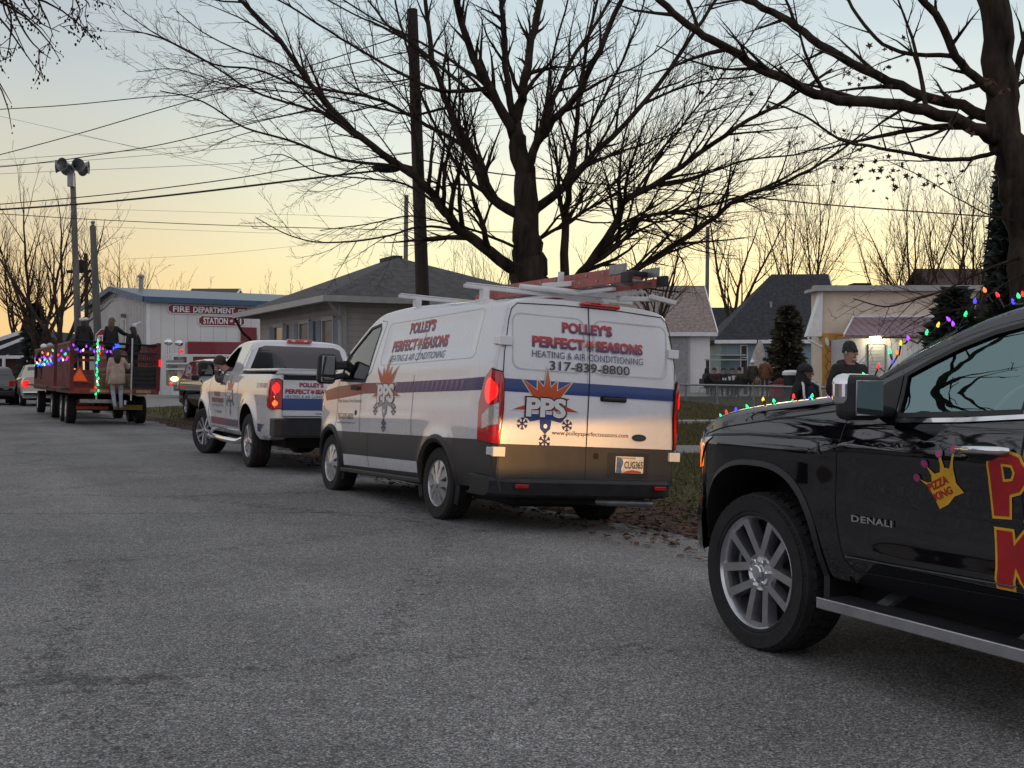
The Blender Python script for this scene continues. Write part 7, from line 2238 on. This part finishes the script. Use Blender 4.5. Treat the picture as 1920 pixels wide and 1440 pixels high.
# two people walking behind the black pickup
man = person("man in a dark green beanie and black hoodie smiling behind the black pickup's mirror", at_px(1592, 15), radians(180 + 20), 1.80, MT['black_coat'], MT['dark_jeans'], bulk=1.35, hat='beanie', hatmat=M("green_grey_knit", (.035, .048, .045), .9, var=.3, scale=30, bump=.4, bscale=90), face=True, head_turn=radians(22),
             pose=dict(elR=(.27, -.02, 1.14), wrR=(.22, .16, .98), paR=(.20, .21, .95)))
m = MB(); m.tube([(-.11, .07, 1.50), (-.10, -.07, 1.56), (0, -.12, 1.57), (.10, -.07, 1.56), (.11, .07, 1.50)], .045, 8); m.build("collar", M("dark_plaid_collar", (.05, .018, .016), .85, var=.4, scale=25), man, smooth=60)
girl = person("dark haired girl in a black hooded jacket with white shoulder stripes", at_px(1511, 15.5), radians(180 + 30), 1.53, MT['black_coat'], MT['dark_jeans'], SKIN2, bulk=1.12, hat='hood', hatmat=MT['black_coat'], hair='cap', face=True, head_turn=radians(28), head_tilt=radians(-8))
m = MB()
for s in (-1, 1): m.tube([(s * .09, .02, 1.305), (s * .15, .105, 1.26), (s * .155, .125, 1.12), (s * .13, .14, .98)], .016, 6)
m.build("white_piping", MT['trim_white'], girl, smooth=60)
m = MB(); m.ball((0, .095, 1.12), .085, 10, 8, (1, .55, 1.6)); m.build("navy_shirt", M("navy_shirt", (.02, .02, .06), .8), girl, smooth=60)
# people in the yard
brown = M("brown_work_coat", (.17, .075, .04), .85, var=.2, scale=8, bump=.8, bscale=12); olive = M("olive_camo_coat", (.055, .052, .038), .85, var=.45, scale=14, bump=.8, bscale=12); tan = M("tan_coat", (.30, .21, .15), .85, var=.15, scale=8, bump=.8, bscale=12)
YP = 50.5
person("person in a brown coat and dark cap standing back turned in the yard", at_px(1434, YP, PAT), 0, 1.72, brown, M("taupe_trousers", (.07, .055, .05), .8), hat='beanie', hatmat=MT['black_coat'], bulk=1.3, skirt=.12, coat_len=.14, fingers=False, pose=dict(elR=(.30, -.06, 1.14), wrR=(.33, .05, .95), paR=(.33, .08, .9)))
person("person in an olive coat and white pointed hat standing in the yard", at_px(1411, YP, PAT), radians(15), 1.62, olive, MT['dark_jeans'], hat='santa', hatmat=MT['trim_white'], bulk=1.3, skirt=.25, coat_len=.25, fingers=False)
person("small child in a tan outfit standing at the yard's edging wall", at_px(1419, 49.3, PAT - .05), radians(160), .98, M("tan_brown_outfit", (.20, .11, .06), .85, var=.3, scale=8), tan, hair='cap', hairmat=M("brown_hair", (.06, .03, .02), .7), bulk=1.1, fingers=False)
person("person in a rust brown coat half hidden by the honeycomb panel", at_px(1536, 47.5, .1), radians(60), 1.75, brown, MT['dark_jeans'], hair='cap', bulk=1.25, fingers=False)
seat_grp = "people seated in the yard"
for (px, fc, ct, lab, ht), chr_ in zip(((1324, -70, MT['black_coat'], "person in a dark hooded coat seated at the left end of the black table", 'hood'), (1339, 170, M("maroon_coat", (.07, .025, .03), .85), "person in a maroon coat seated behind the black table", None), (1356, 180, M("charcoal_coat", (.03, .03, .035), .85), "person in a charcoal coat seated behind the white cups", None), (1372, 190, M("brown_grey_coat", (.06, .045, .04), .85), "person in a brown grey coat seated at the right of the white cups", None), (1389, 40, olive, "person in camouflage seated at the right end of the black table", 'beanie')), ("dark hooded coat", "maroon coat", "charcoal coat", "brown grey coat", "camouflage coat")):
    person(lab, at_px(px, YP + (.9 if 100 < fc < 200 else -.2), PAT), radians(fc), 1.72, ct, MT['dark_jeans'], pose=SIT, hat=ht, hatmat=MT['black_coat'], hair=None if ht else 'cap', hairmat=M("dark_hair", (.02, .014, .012), .7), bulk=1.25, group=seat_grp, fingers=False)
    st = thing("folding_chair", "dark folding chair under the sitter in the " + chr_, "chair", at_px(px, YP + (.9 if 100 < fc < 200 else -.2), PAT), (0, 0, radians(fc)), "folding chairs in the yard")
    m = MB(); m.box((0, .02, .40), (.42, .42, .03)); m.build("seat", MT['black_plastic'], st)
    m = MB(); m.box((0, -.22, .68), (.42, .03, .28)); m.build("backrest", MT['black_plastic'], st)
    for sx in (-.2, .2):
        for sy in (-.2, .2):
            m = MB(); m.tube([(sx, sy, .40), (sx, sy * 1.2, 0)], .014, 6); m.build("leg", MT['steel'], st)
tb = thing("folding_table", "long table under a black cloth with white cups on it", "table", at_px(1357, YP, PAT))
m = MB(); m.box((0, 0, .73), (1.5, .7, .03)); m.build("tabletop", MT['black_plastic'], tb)
m = MB(); m.box((0, 0, .57), (1.52, .72, .31)); m.build("tablecloth", MT['black_coat'], tb, bevel=.02)
for sx in (-.7, .7):
    m = MB(); m.tube([(sx, 0, .73), (sx, 0, 0)], .02, 6); m.build("leg", MT['steel'], tb)
for i, (dx, s, lab) in enumerate(((-.05, 1, "left white cup on the black table"), (.05, 1, "second white cup from the left on the black table"), (.24, 1.5, "white carton between the cups on the black table"), (.42, 1.9, "tallest white container at the right of the black table"))):
    m = MB(); m.lathe([(.001, 0), (.032 * s, 0), (.042 * s, .11 * s), (.001, .11 * s)], 12)
    tag(m.build("cup", MT['trim_white'], smooth=40, loc=at_px(1357, YP, PAT) + Vector((dx, -.15, .747))), lab, "cup", "white cups on the black table")
co = thing("cooler", "red cooler box with a pale lid beside the black bin", "cooler", at_px(1462, 49.8, PAT), (0, 0, .15))
m = MB(); m.box((0, 0, .25), (.85, .5, .5)); m.build("box", M("red_plastic", (.33, .02, .05), .4), co, bevel=.05)
m = MB(); m.box((0, 0, .52), (.88, .53, .08)); m.build("lid", M("pink_lid", (.42, .12, .14), .4), co, bevel=.03)
sk_ = thing("bag", "bulging dark red sack behind the red cooler", "bag", at_px(1463, 50.9, PAT)); m = MB(); m.ball((0, 0, .40), .44, 14, 10, (.85, .7, 1.0)); m.build("sack", M("dark_red_cloth", (.12, .012, .02), .8), sk_, smooth=60)
bn = thing("litter_bin", "black bin with a white lid between the cooler and the girl", "bin", at_px(1484, 49.4, PAT))
m = MB(); m.lathe([(.001, 0), (.30, 0), (.36, 1.0), (.001, 1.0)], 18); m.build("barrel", MT['black_plastic'], bn, smooth=40)
m = MB(); m.lathe([(.40, .98), (.40, 1.10), (.30, 1.18), (.001, 1.2)], 18); m.build("lid", MT['trim_white'], bn, smooth=40)
um = thing("patio_umbrella", "furled pale patio umbrella in front of the blue house", "umbrella", at_px(1420, 55, PAT))
m = MB(); m.tube([(0, 0, 0), (0, 0, 2.75)], .03, 8); m.build("pole", MT['wood_pole'], um)
m = MB(); m.lathe([(.03, 2.7), (.13, 2.55), (.27, 2.1), (.38, 1.6), (.46, 1.3), (.38, 1.28), (.05, 1.5)], 9, Matrix.Translation((-.12, 0, 0)) @ Matrix.Rotation(.10, 4, 'Y')); m.build("canopy", M("pale_canvas", (.40, .35, .32), .8, var=.15), um, smooth=70)
cn = thing("bench_rack", "dark slatted wood rack beside the white garage's corner", "rack", at_px(1362, 57, PAT))
m = MB(); m.box((0, 0, 1.75), (2.1, .6, .07)); m.build("shelf", MT['trim_grey'], cn)
for sx in (-.95, .95):
    m = MB(); m.box((sx, 0, .85), (.09, .5, 1.75)); m.build("post", MT['wood_pole'], cn)

# driver leaning out of the white pickup
wp = Matrix.Translation((-3.114, 17.465, -.0225)) @ Matrix.Rotation(pi / 2 + radians(26.5), 4, 'Z')
drv = person("driver with short brown hair leaning out of the white pickup's window", wp @ Vector((1.88, .47, .62)), radians(26.5), 1.72, M("grey_brown_jacket", (.10, .08, .08), .85), MT['dark_jeans'],
             pose={**SIT, 'pel': (0, 0, .42), 'spi': (-.08, .0, .58), 'che': (-.24, .03, .77), 'nec': (-.39, .06, .88), 'hb': (-.44, .08, .935), 'hm': (-.50, .11, 1.0), 'ht': (-.54, .11, 1.07), 'shL': (-.39, .05, .75), 'shR': (-.08, .03, .86), 'elL': (-.52, .14, .72), 'wrL': (-.50, .32, .86), 'paL': (-.49, .38, .88),
                   'elR': (.02, .22, .70), 'wrR': (-.02, .40, .72), 'paR': (-.04, .46, .72), 'hiL': (-.1, .02, .36), 'hiR': (.1, .02, .36), 'knL': (-.1, .4, .3), 'knR': (.1, .4, .3), 'anL': (-.1, .5, .0), 'anR': (.1, .5, .0), 'toL': (-.1, .6, -.04), 'toR': (.1, .6, -.04)}, hair='cap', hairmat=M("brown_short_hair", (.055, .035, .025), .8), face=True, head_turn=radians(20), bulk=1.1)


# ------------------------------------------------------------------ other vehicles
def make_car(label, loc, rot, paint, roofp=None, pickup=False, lit=True, tint=True, name="parked_car", hoodp=None, front_bar=False):
    root = thing(name, label, "pickup truck" if pickup else "car", loc, (0, 0, rot))
    wt = [(.35, .86), (.6, .95), (.9, .97), (1.05, .96), (1.15, .93), (1.45, .80), (1.75, .68), (1.85, .60)]
    tt = [(-1.2, .93), (-.9, 1), (3.2, 1), (3.55, .95), (3.75, .85), (3.85, .72)]
    if pickup: zt = [(-1.2, 1.30), (.55, 1.30), (.62, 1.78), (.8, 1.86), (1.5, 1.86), (1.8, 1.78), (2.5, 1.28), (3.0, 1.22), (3.6, 1.10), (3.85, .85)]
    else: zt = [(-1.2, 1.15), (-1.12, 1.35), (-.85, 1.68), (-.5, 1.75), (.6, 1.78), (1.3, 1.73), (1.6, 1.62), (2.2, 1.22), (2.5, 1.15), (3.2, 1.07), (3.6, .98), (3.85, .75)]

    def W(x, z): return smooth_tab(wt, z) * smooth_tab(tt, x)

    def ring(x):
        ztop = lerp_tab(zt, x) if pickup else smooth_tab(zt, x); rr = .10; zs = ztop - rr
        pts = [(W(x, .38 + (zs - .38) * i / 20), .38 + (zs - .38) * i / 20) for i in range(21)]; ws = pts[-1][0]
        return pts + [(ws * cos(pi / 2 * i / 6) ** .5 if i < 6 else 0, zs + rr * sin(pi / 2 * i / 6) ** .7) for i in range(1, 7)]
    body = loft("body", [-1.2, -1.18, -1.15] + [-1.1 + .1 * i for i in range(48)] + [3.75, 3.81, 3.85], ring, paint, root)
    body.data.materials.append(MT['void'])
    bake_bool(body, [cutter('arch', x=x, z=.40, r=.44, y0=min(.5 * s, 1.4 * s), y1=max(.5 * s, 1.4 * s)) for x in (0, 3.0) for s in (1, -1)])

    def VS(off, sd): return lambda x, z: Vector((x, sd * (W(x, z) + off), z))
    wins = [[(.75, 1.28), (.78, 1.72), (1.5, 1.72), (2.15, 1.28)]] if pickup else [[(-.9, 1.2), (-.65, 1.6), (.35, 1.65), (.38, 1.2)], [(.45, 1.2), (.45, 1.65), (1.2, 1.62), (1.9, 1.2)]]
    for sd in (1, -1):
        for w_ in wins: lay("side_window", poly2d(w_), VS(.006, sd), MT['tint'], root)
        lay("tail_lamp", poly2d([(-1.17, .85), (-1.17, 1.15), (-1.0, 1.15), (-1.05, .85)]), VS(.012, sd), MT['red_lit' if lit else 'red_lens'], root, .05, .05)
        hl = MB(); hl.box((3.72, sd * .58, .88), (.12, .3, .14)); hl.build("headlight", MT['clear_lens'], root, bevel=.03)
        m = MB(); m.box((2.0, sd * 1.06, 1.22), (.12, .2, .16)); m.build("wing_mirror", MT['black_plastic'], root, bevel=.03)
        tl = MB(); tl.box((-1.19, sd * .74, 1.0), (.06, .22, .28)); tl.build("rear_lamp", MT['red_lit' if lit else 'red_lens'], root, bevel=.02)
    top = lambda x: lerp_tab(zt, x) if pickup else smooth_tab(zt, x)
    xa, xb = (1.82, 2.45) if pickup else (1.55, 2.18)
    lay("windscreen", poly2d([(xa, -.60), (xb, -.74), (xb, .74), (xa, .60)]), lambda x, y: Vector((x, y, top(x) + .008 - .06 * (abs(y) / .9) ** 4)), MT['tint'], root, .05, .1)
    if pickup: lay("rear_window", poly2d([(-.62, 1.36), (.62, 1.36), (.56, 1.74), (-.56, 1.74)]), lambda s, t: Vector((.545 + .14 * (t - 1.3), s, t)), MT['tint'], root)
    else: lay("rear_window", poly2d([(-1.1, -.62), (-.84, -.55), (-.84, .55), (-1.1, .62)]), lambda x, y: Vector((x - .012, y, top(x) + .012)), MT['tint'], root, .05, .1)
    if roofp: lay("roof_panel", poly2d([(-.75, -.6), (1.45, -.6), (1.45, .6), (-.75, .6)]), lambda x, y: Vector((x, y, top(x) + .006 - .05 * (abs(y) / .75) ** 4)), roofp, root, .1, .1)
    if hoodp: lay("hood_panel", poly2d([(2.25, -.85), (3.6, -.78), (3.78, 0), (3.6, .78), (2.25, .85)]), lambda x, y: Vector((x, y, top(x) + .012 - .07 * (abs(y) / .92) ** 4)), hoodp, root, .1, .1)
    b = MB(); b.box((-1.22, 0, .55), (.16, 1.8, .24)); b.build("rear_bumper", MT['chrome'] if pickup else MT['black_plastic'], root, bevel=.05)
    b = MB(); b.box((3.82, 0, .52), (.16, 1.6, .24)); b.build("front_bumper", MT['black_plastic'], root, bevel=.05)
    if front_bar:
        b = MB()
        for y in (-.35, .35): b.bar((3.96, y, .35), (3.98, y, 1.05), .06, .06)
        for z in (.5, .75, 1.0): b.bar((3.97, -.7, z), (3.97, .7, z), .06, .06)
        b.build("push_bar", MT['black_plastic'], root)
        b = MB()
        for z in (.62, .72, .82): b.box((3.80, 0, z), (.1, 1.1, .05))
        b.build("grille", MT['black_plastic'], root)
    u_ = MB(); u_.box((1.3, 0, .38), (4.4, 1.3, .2)); u_.build("underbody", MT['void'], root)
    for x in (0, 3.0):
        for sd in (1, -1): make_wheel(root, (x, .82 * sd, .38), .38, .25, .22, 'five', sd)
    return root


cream = M("pale_cream_paint", (.55, .53, .42), .3, coat=1, var=.05)
p = RD(54.5, 4.25); make_car("pale pickup with lit tail lamps pulling the red wagons", (p.x, p.y, 0), pi / 2 + RT, cream, pickup=True, name="pickup_truck")
p = Vector((unpx(-14, 52), 52, .0)); make_car("black car at the left edge ahead of the pale pickup", (p.x, p.y, 0), pi / 2 + RT, MT['black_paint'], lit=False)
pc = make_car("black and white patrol car parked nose out just beyond the white pickup", (-10.15, 38.9, ground_z(-10.15, 38.9)), atan2(-.891, .454), MT['black_paint'], roofp=MT['white_paint'], hoodp=MT['white_paint'], front_bar=True, lit=False)
pc.scale = (1.12, 1.12, 1.12)


def fire_engine():
    root = thing("fire_engine", "red fire engine with silver rails parked in front of the fire station", "fire engine", (unpx(312, 66), 66, ground_z(unpx(312, 66), 66)), (0, 0, radians(20)))
    Lx = 8.4
    b = MB(); b.box((Lx / 2, 1.25, 1.3), (Lx - 1.2, 2.3, 1.5)); b.build("body", M("silver_panel", (.34, .34, .35), .4, .3, var=.15), root, bevel=.04)
    b = MB(); b.box((Lx / 2 + .5, 1.25, 2.98), (Lx - 1.4, 2.2, .75)); b.build("hose_bed", MT['red_paint'], root, bevel=.05)
    for z, h in ((2.25, .42), (1.35, .55)):
        b = MB(); b.box((Lx / 2 + .6, .06, z), (Lx - 1.8, .06, h)); b.build("locker_door", MT['red_paint'], root)
    b = MB()
    for z in (2.56, 2.05, 1.72): b.bar((-.2, -.10, z), (Lx, -.10, z), .07, .09)
    for x in (1.2, 3.4, 5.6, 7.6): b.bar((x, -.06, 1.0), (x, -.06, 2.6), .12, .06)
    b.build("rail", MT['white_metal'], root)
    b = MB(); b.box((.55, 1.25, 1.5), (.9, 2.2, 1.5)); b.build("pump_panel", MT['steel'], root, bevel=.04)
    b = MB()
    for i in range(4):
        for j in range(2): b.lathe([(.001, .03), (.09, .03), (.10, 0)], 12, Matrix.Translation((.3 + .2 * j, .12 - .04, 1.3 + .22 * i)) @ Matrix.Rotation(pi / 2, 4, 'X'))
    b.build("gauges", MT['chrome'], root)
    for x, z in ((.15, 3.3), (.75, 3.25)):
        b = MB(); b.ball((x, .6, z), .24, 12, 8, (1, 1, .8)); b.tube([(x, .6, z - .2), (x, .6, 2.4)], .05, 6); b.build("scene_lamp", MT['chrome'], root, smooth=60)
    for x, z, r in ((.85, 2.78, .11), (.25, .85, .09), (.9, .72, .11)):
        b = MB(); b.ball((x, -.02, z), r, 10, 8); b.build("red_marker", MT['red_lit'], root, smooth=60)
    b = MB(); b.ball((.45, -.04, 1.15), .15, 12, 8, (1.4, .6, .9)); b.build("lit_lamp", M("lit_yellow_lamp", (1, .75, .22), .3, emit=7), root, smooth=60)
    b = MB(); b.box((Lx + .9, 1.25, 1.8), (1.9, 2.3, 2.2)); b.build("cab", MT['red_paint'], root, bevel=.12)
    for x in (1.9, Lx - 1.2):
        for y, s in ((.25, -1), (2.2, 1)): make_wheel(root, (x, y, .5), .5, .3, .28, 'cover', s)


fire_engine()


# ------------------------------------------------------------------ hay wagons and riders
def wagon(label, u, v, L, rear_art, axles):
    p = RD(u, v); root = thing("hay_wagon", label, "wagon", (p.x, p.y, ground_z(p.x, p.y) - .0), (radians(1.5), 0, pi / 2 + RT))
    hw = 1.13; zf = 1.0
    red = MT['wagon_red']
    b = MB()
    for i in range(9): b.box((L / 2, -hw + .14 + i * .28, zf), (L, .27, .05))
    b.build("floor", M("worn_floor_boards", (.10, .07, .05), .9, var=.3), root)
    b = MB(); b.box((-.03, 0, zf - .05), (.07, hw * 2 + .06, .16)); bm_ = b.build("rear_beam", M("orange_red_beam", (.26, .045, .02), .6, var=.2), root)
    for y0, y1, mt in ((.15, .65, 'w'), (-.45, -.1, 'w'), (-.95, -.55, 'w')):
        b = MB(); b.box((-.07, (y0 + y1) / 2, zf - .05), (.01, y1 - y0, .08)); b.build("reflective_tape", M("pale_tape", (.40, .27, .16), .4), bm_)
    b = MB()
    for y in (hw, -hw): b.box((L / 2, y, zf - .05), (L, .07, .16))
    b.build("side_beams", red, root)
    for sd in (1, -1):
        b = MB()
        n = int(L / .31)
        for i in range(n + 1): b.box((i * L / n, sd * hw, zf + .62), (.17, .04, 1.24))
        for z in (.2, .62, 1.05): b.box((L / 2, sd * (hw - .035), zf + z), (L, .03, .12))
        b.box((L / 2, sd * hw, zf + 1.27), (L, .06, .06))
        b.build("side_rack", red, root)
    # rear frame: corner posts, low panels each side of the opening, top rail
    for y in (hw, -hw):
        b = MB(); b.box((-.02, y, zf + .64), (.11, .11, 1.34)); b.build("corner_post", red, root)
    b = MB(); b.tube([(-.02, hw, zf + 1.3), (-.02, -hw, zf + 1.22)], .035, 8); b.build("rear_top_rail", MT['void'], root)
    for y0, y1, nm in ((.55, hw, 'l'), (-hw, -.45, 'r')):
        b = MB()
        for z in ((.10, .27, .44) if nm == 'l' else (.08, .2, .32, .44, .56)): b.box((.0, (y0 + y1) / 2, zf + z), (.04, y1 - y0, .15))
        for z in (.78, 1.0): b.box((.0, (y0 + y1) / 2, zf + z), (.03, y1 - y0, .07))
        b.build("rear_panel", red if nm == 'l' else MT['black_plastic'], root)
    for y in (.48, -.42):
        b = MB(); b.tube([(-.05, y, zf - .3), (-.05, y, zf + 1.42)], .022, 8); b.build("gate_pole", MT['white_metal'], root)
    if rear_art:
        b = MB(); t = .22
        b.prism([(.66, zf + .17), (1.20, zf + .17), (.93, zf + .63)], .0, .012, lambda a, c, h: Vector((-.05 - h, a, c))); tr_ = b.build("slow_vehicle_triangle", M("deep_red_edge", (.35, .02, .02), .4), root)
        b = MB(); b.prism([(.725, zf + .21), (1.135, zf + .21), (.93, zf + .555)], .0, .004, lambda a, c, h: Vector((-.063 - h, a, c))); b.build("triangle_face", M("orange_fluorescent", (.95, .12, .015), .4, emit=.12), tr_)
        b = MB(); b.box((-.06, -hw - .04, zf + .75), (.08, .08, .2)); b.build("red_marker_lamp", MT['red_lit'], root)
        b = MB(); b.box((-.04, .45, zf + .12 - .45), (.04, .9, .10)); b.build("step_board", MT['steel'], root)
    # running gear
    b = MB()
    for x in axles:
        b.bar((x, -.95, .42), (x, .95, .42), .1, .12); b.bar((x, 0, .42), (x, 0, zf), .3, .1); b.bar((x, -.8, .75), (x, .8, .75), .08, .16)
    b.bar((1.2, 0, .5), (L + 1.6, 0, .45), .1, .1); b.build("running_gear", MT['void'], root)
    b = MB(); b.box((1.2, -.55, .48), (.08, .75, .14)); b.build("yellow_axle_bar", M("yellow_paint", (.34, .24, .02), .5), root)
    b = MB(); b.box((1.0, .45, .46), (.06, .85, .09)); b.build("red_axle_bar", M("orange_paint", (.45, .06, .02), .5), root)
    for x in axles:
        for sd in (1, -1): make_wheel(root, (x, .95 * sd, .40), .40, .26, .23, 'cover', sd)
    return root


w1 = wagon("red slatted hay wagon carrying standing riders, orange triangle on its back", 32.6, 4.35, 3.7, True, (1.8, 3.2))
w2 = wagon("front red slatted hay wagon behind the pale pickup", 37.2, 4.35, 8.0, False, (1.6, 7.2))


def wloc(u, v, z): p = RD(u, v); return Vector((p.x, p.y, z))


for i, (u, v, lab) in enumerate(((34.2, 3.75, "hay bale under the leftmost wagon rider"), (34.5, 4.55, "hay bale under the middle wagon rider"), (34.6, 5.2, "hay bale under the right wagon rider"))):
    hb_ = MB(); hb_.box((0, 0, .2), (.9, .5, .4)); tag(hb_.build("hay_bale", M("straw_%d" % i, (.30, .22, .10), .95, var=.3, scale=30, bump=.6, bscale=80), loc=wloc(u, v, 1.02), bevel=.03), lab, "hay bale", "hay bales on the wagon").rotation_euler = (0, 0, pi / 2 + RT)
F_AWAY = RT
hair_d = M("dark_brown_hair", (.025, .014, .012), .6, var=.3, scale=20); hair_b = M("blonde_brown_hair", (.12, .08, .045), .6, var=.3, scale=20)
person("wagon rider with long dark hair and a white bow, standing at left", wloc(34.2, 3.75, 1.42), F_AWAY, 1.60, MT['black_coat'], MT['dark_jeans'], hair='long', hairmat=hair_d, bulk=1.2, coat_len=.12, shw=.85)
r2 = person("wagon rider with long fair hair in a black coat, reaching right", wloc(34.5, 4.55, 1.42), F_AWAY - .3, 1.62, MT['black_coat'], MT['dark_jeans'], hair='long', hairmat=hair_b, bulk=1.2, coat_len=.12, shw=.85, pose=dict(elR=(.34, .12, 1.24), wrR=(.48, .28, 1.22), paR=(.53, .33, 1.22)))
r3 = person("wagon rider in black with a white ribbon headband, rightmost on the wagon", wloc(34.4, 5.12, 1.3), F_AWAY + .3, 1.50, MT['black_coat'], MT['dark_jeans'], hair='long', hairmat=hair_d, bulk=1.15, coat_len=.12, shw=.85)
m = MB(); m.box((.02, -.05, 1.54), (.10, .05, .07)); m.tube([(0, 0, 1.56), (.14, 0, 1.60), (.26, .0, 1.66)], [.03, .025, .01], 6); m.build("hair_ribbon", MT['trim_white'], r3)
bow = [o for o in bpy.data.objects if o.get("label", "").startswith("wagon rider with long dark")][0]
m = MB(); m.ball((-.05, -.10, 1.55), .07, 8, 6, (1.3, .6, .8)); m.ball((.05, -.10, 1.56), .06, 8, 6, (1.2, .6, .8)); m.build("hair_bow", MT['trim_white'], bow, smooth=60)
beige = M("beige_coat", (.50, .37, .30), .9, var=.12, scale=10, bump=.8, bscale=12)
bp_ = person("person in a beige coat and pale jeans stepping up onto the wagon's back", wloc(32.25, 4.38, .42), F_AWAY, 1.68, beige, MT['jeans'], shoes=tan, hair='long', hairmat=hair_d, bulk=1.3, skirt=.13, coat_len=.17, shw=.9,
             pose=dict(elR=(.31, .10, 1.18), wrR=(.36, .30, 1.27), paR=(.38, .36, 1.30), knL=(-.10, .02, .52), anL=(-.06, -.10, .12), toL=(-.06, .02, .03)))
m = MB()
for k_ in range(14):
    d = rnd_dir(R); m.bar(Vector((0, -.02, 1.72)), Vector((0, -.02, 1.72)) + Vector((d.x, d.y, abs(d.z))) * .11, .02, .02)
m.build("blue_tinsel", M("blue_tinsel_lit", (.03, .12, 1.0), .3, emit=1.2), bp_)
for u, v, lab, c in ((41.6, 3.5, "seated wagon rider with a grey hood on the front wagon", MT['trim_grey']), (42.8, 3.4, "seated wagon rider in a white fur hat on the front wagon", MT['trim_white']), (41.2, 4.2, "seated wagon rider in white on the front wagon's right", MT['trim_white'])):
    person(lab, wloc(u, v, 1.25), F_AWAY + .4, 1.6, MT['black_coat'], MT['dark_jeans'], pose=SIT, hat='hood', hatmat=c, bulk=1.2, group="seated riders on the front wagon", fingers=False)


# strings of lights on the wagons
def wagon_lights(label, root, pts_cols, r=.023):
    ls = thing("light_string", label, "string lights", root.location, root.rotation_euler)
    m = MB(); m.tube([Vector(p) for p, c in pts_cols], .006, 5); m.build("cord", MT['wire'], ls)
    rq = random.Random(8)
    for p, c in pts_cols: bulb_at(ls, Vector(p) + Vector((-.03, 0, 0)), Vector((rq.uniform(-.4, .4), rq.uniform(-.5, .5), 1)), c, r)


rq = random.Random(12)
cols = 'grbpmyo'
wagon_lights("vertical string of mostly green bulbs on the rear wagon's left gate pole", w1, [((-.08, .48 + rq.uniform(-.05, .05), 2.3 - i * .085), 'ggwgrgggbgg'[i % 11]) for i in range(18)])
wagon_lights("string of purple and mixed bulbs along the rear wagon's back rail", w1, [((-.07, 1.1 - i * .085 + .02 * sin(i * 5), 2.16 - .16 * abs(sin(i * .75))), 'pbpwpbpgprp'[i % 11]) for i in range(15)])
wagon_lights("string of mixed bulbs along the rear wagon's left side", w1, [((.1 + i * .3, 1.20, 2.05 - .28 * abs(sin(i * .9))), 'brpgbwrpb'[i % 9]) for i in range(11)], .025)
wagon_lights("upper string of mixed bulbs along the front wagon's left side", w2, [((.2 + i * .42, 1.20, 2.1 - .25 * abs(sin(i * .7))), cols[(i * 3) % 7]) for i in range(18)], .027)
wagon_lights("lower string of blue and green bulbs along the front wagon's left side", w2, [((.2 + i * .45, 1.21, 1.72 + .06 * sin(i * 2)), 'bgbpgbw'[i % 7]) for i in range(16)], .027)
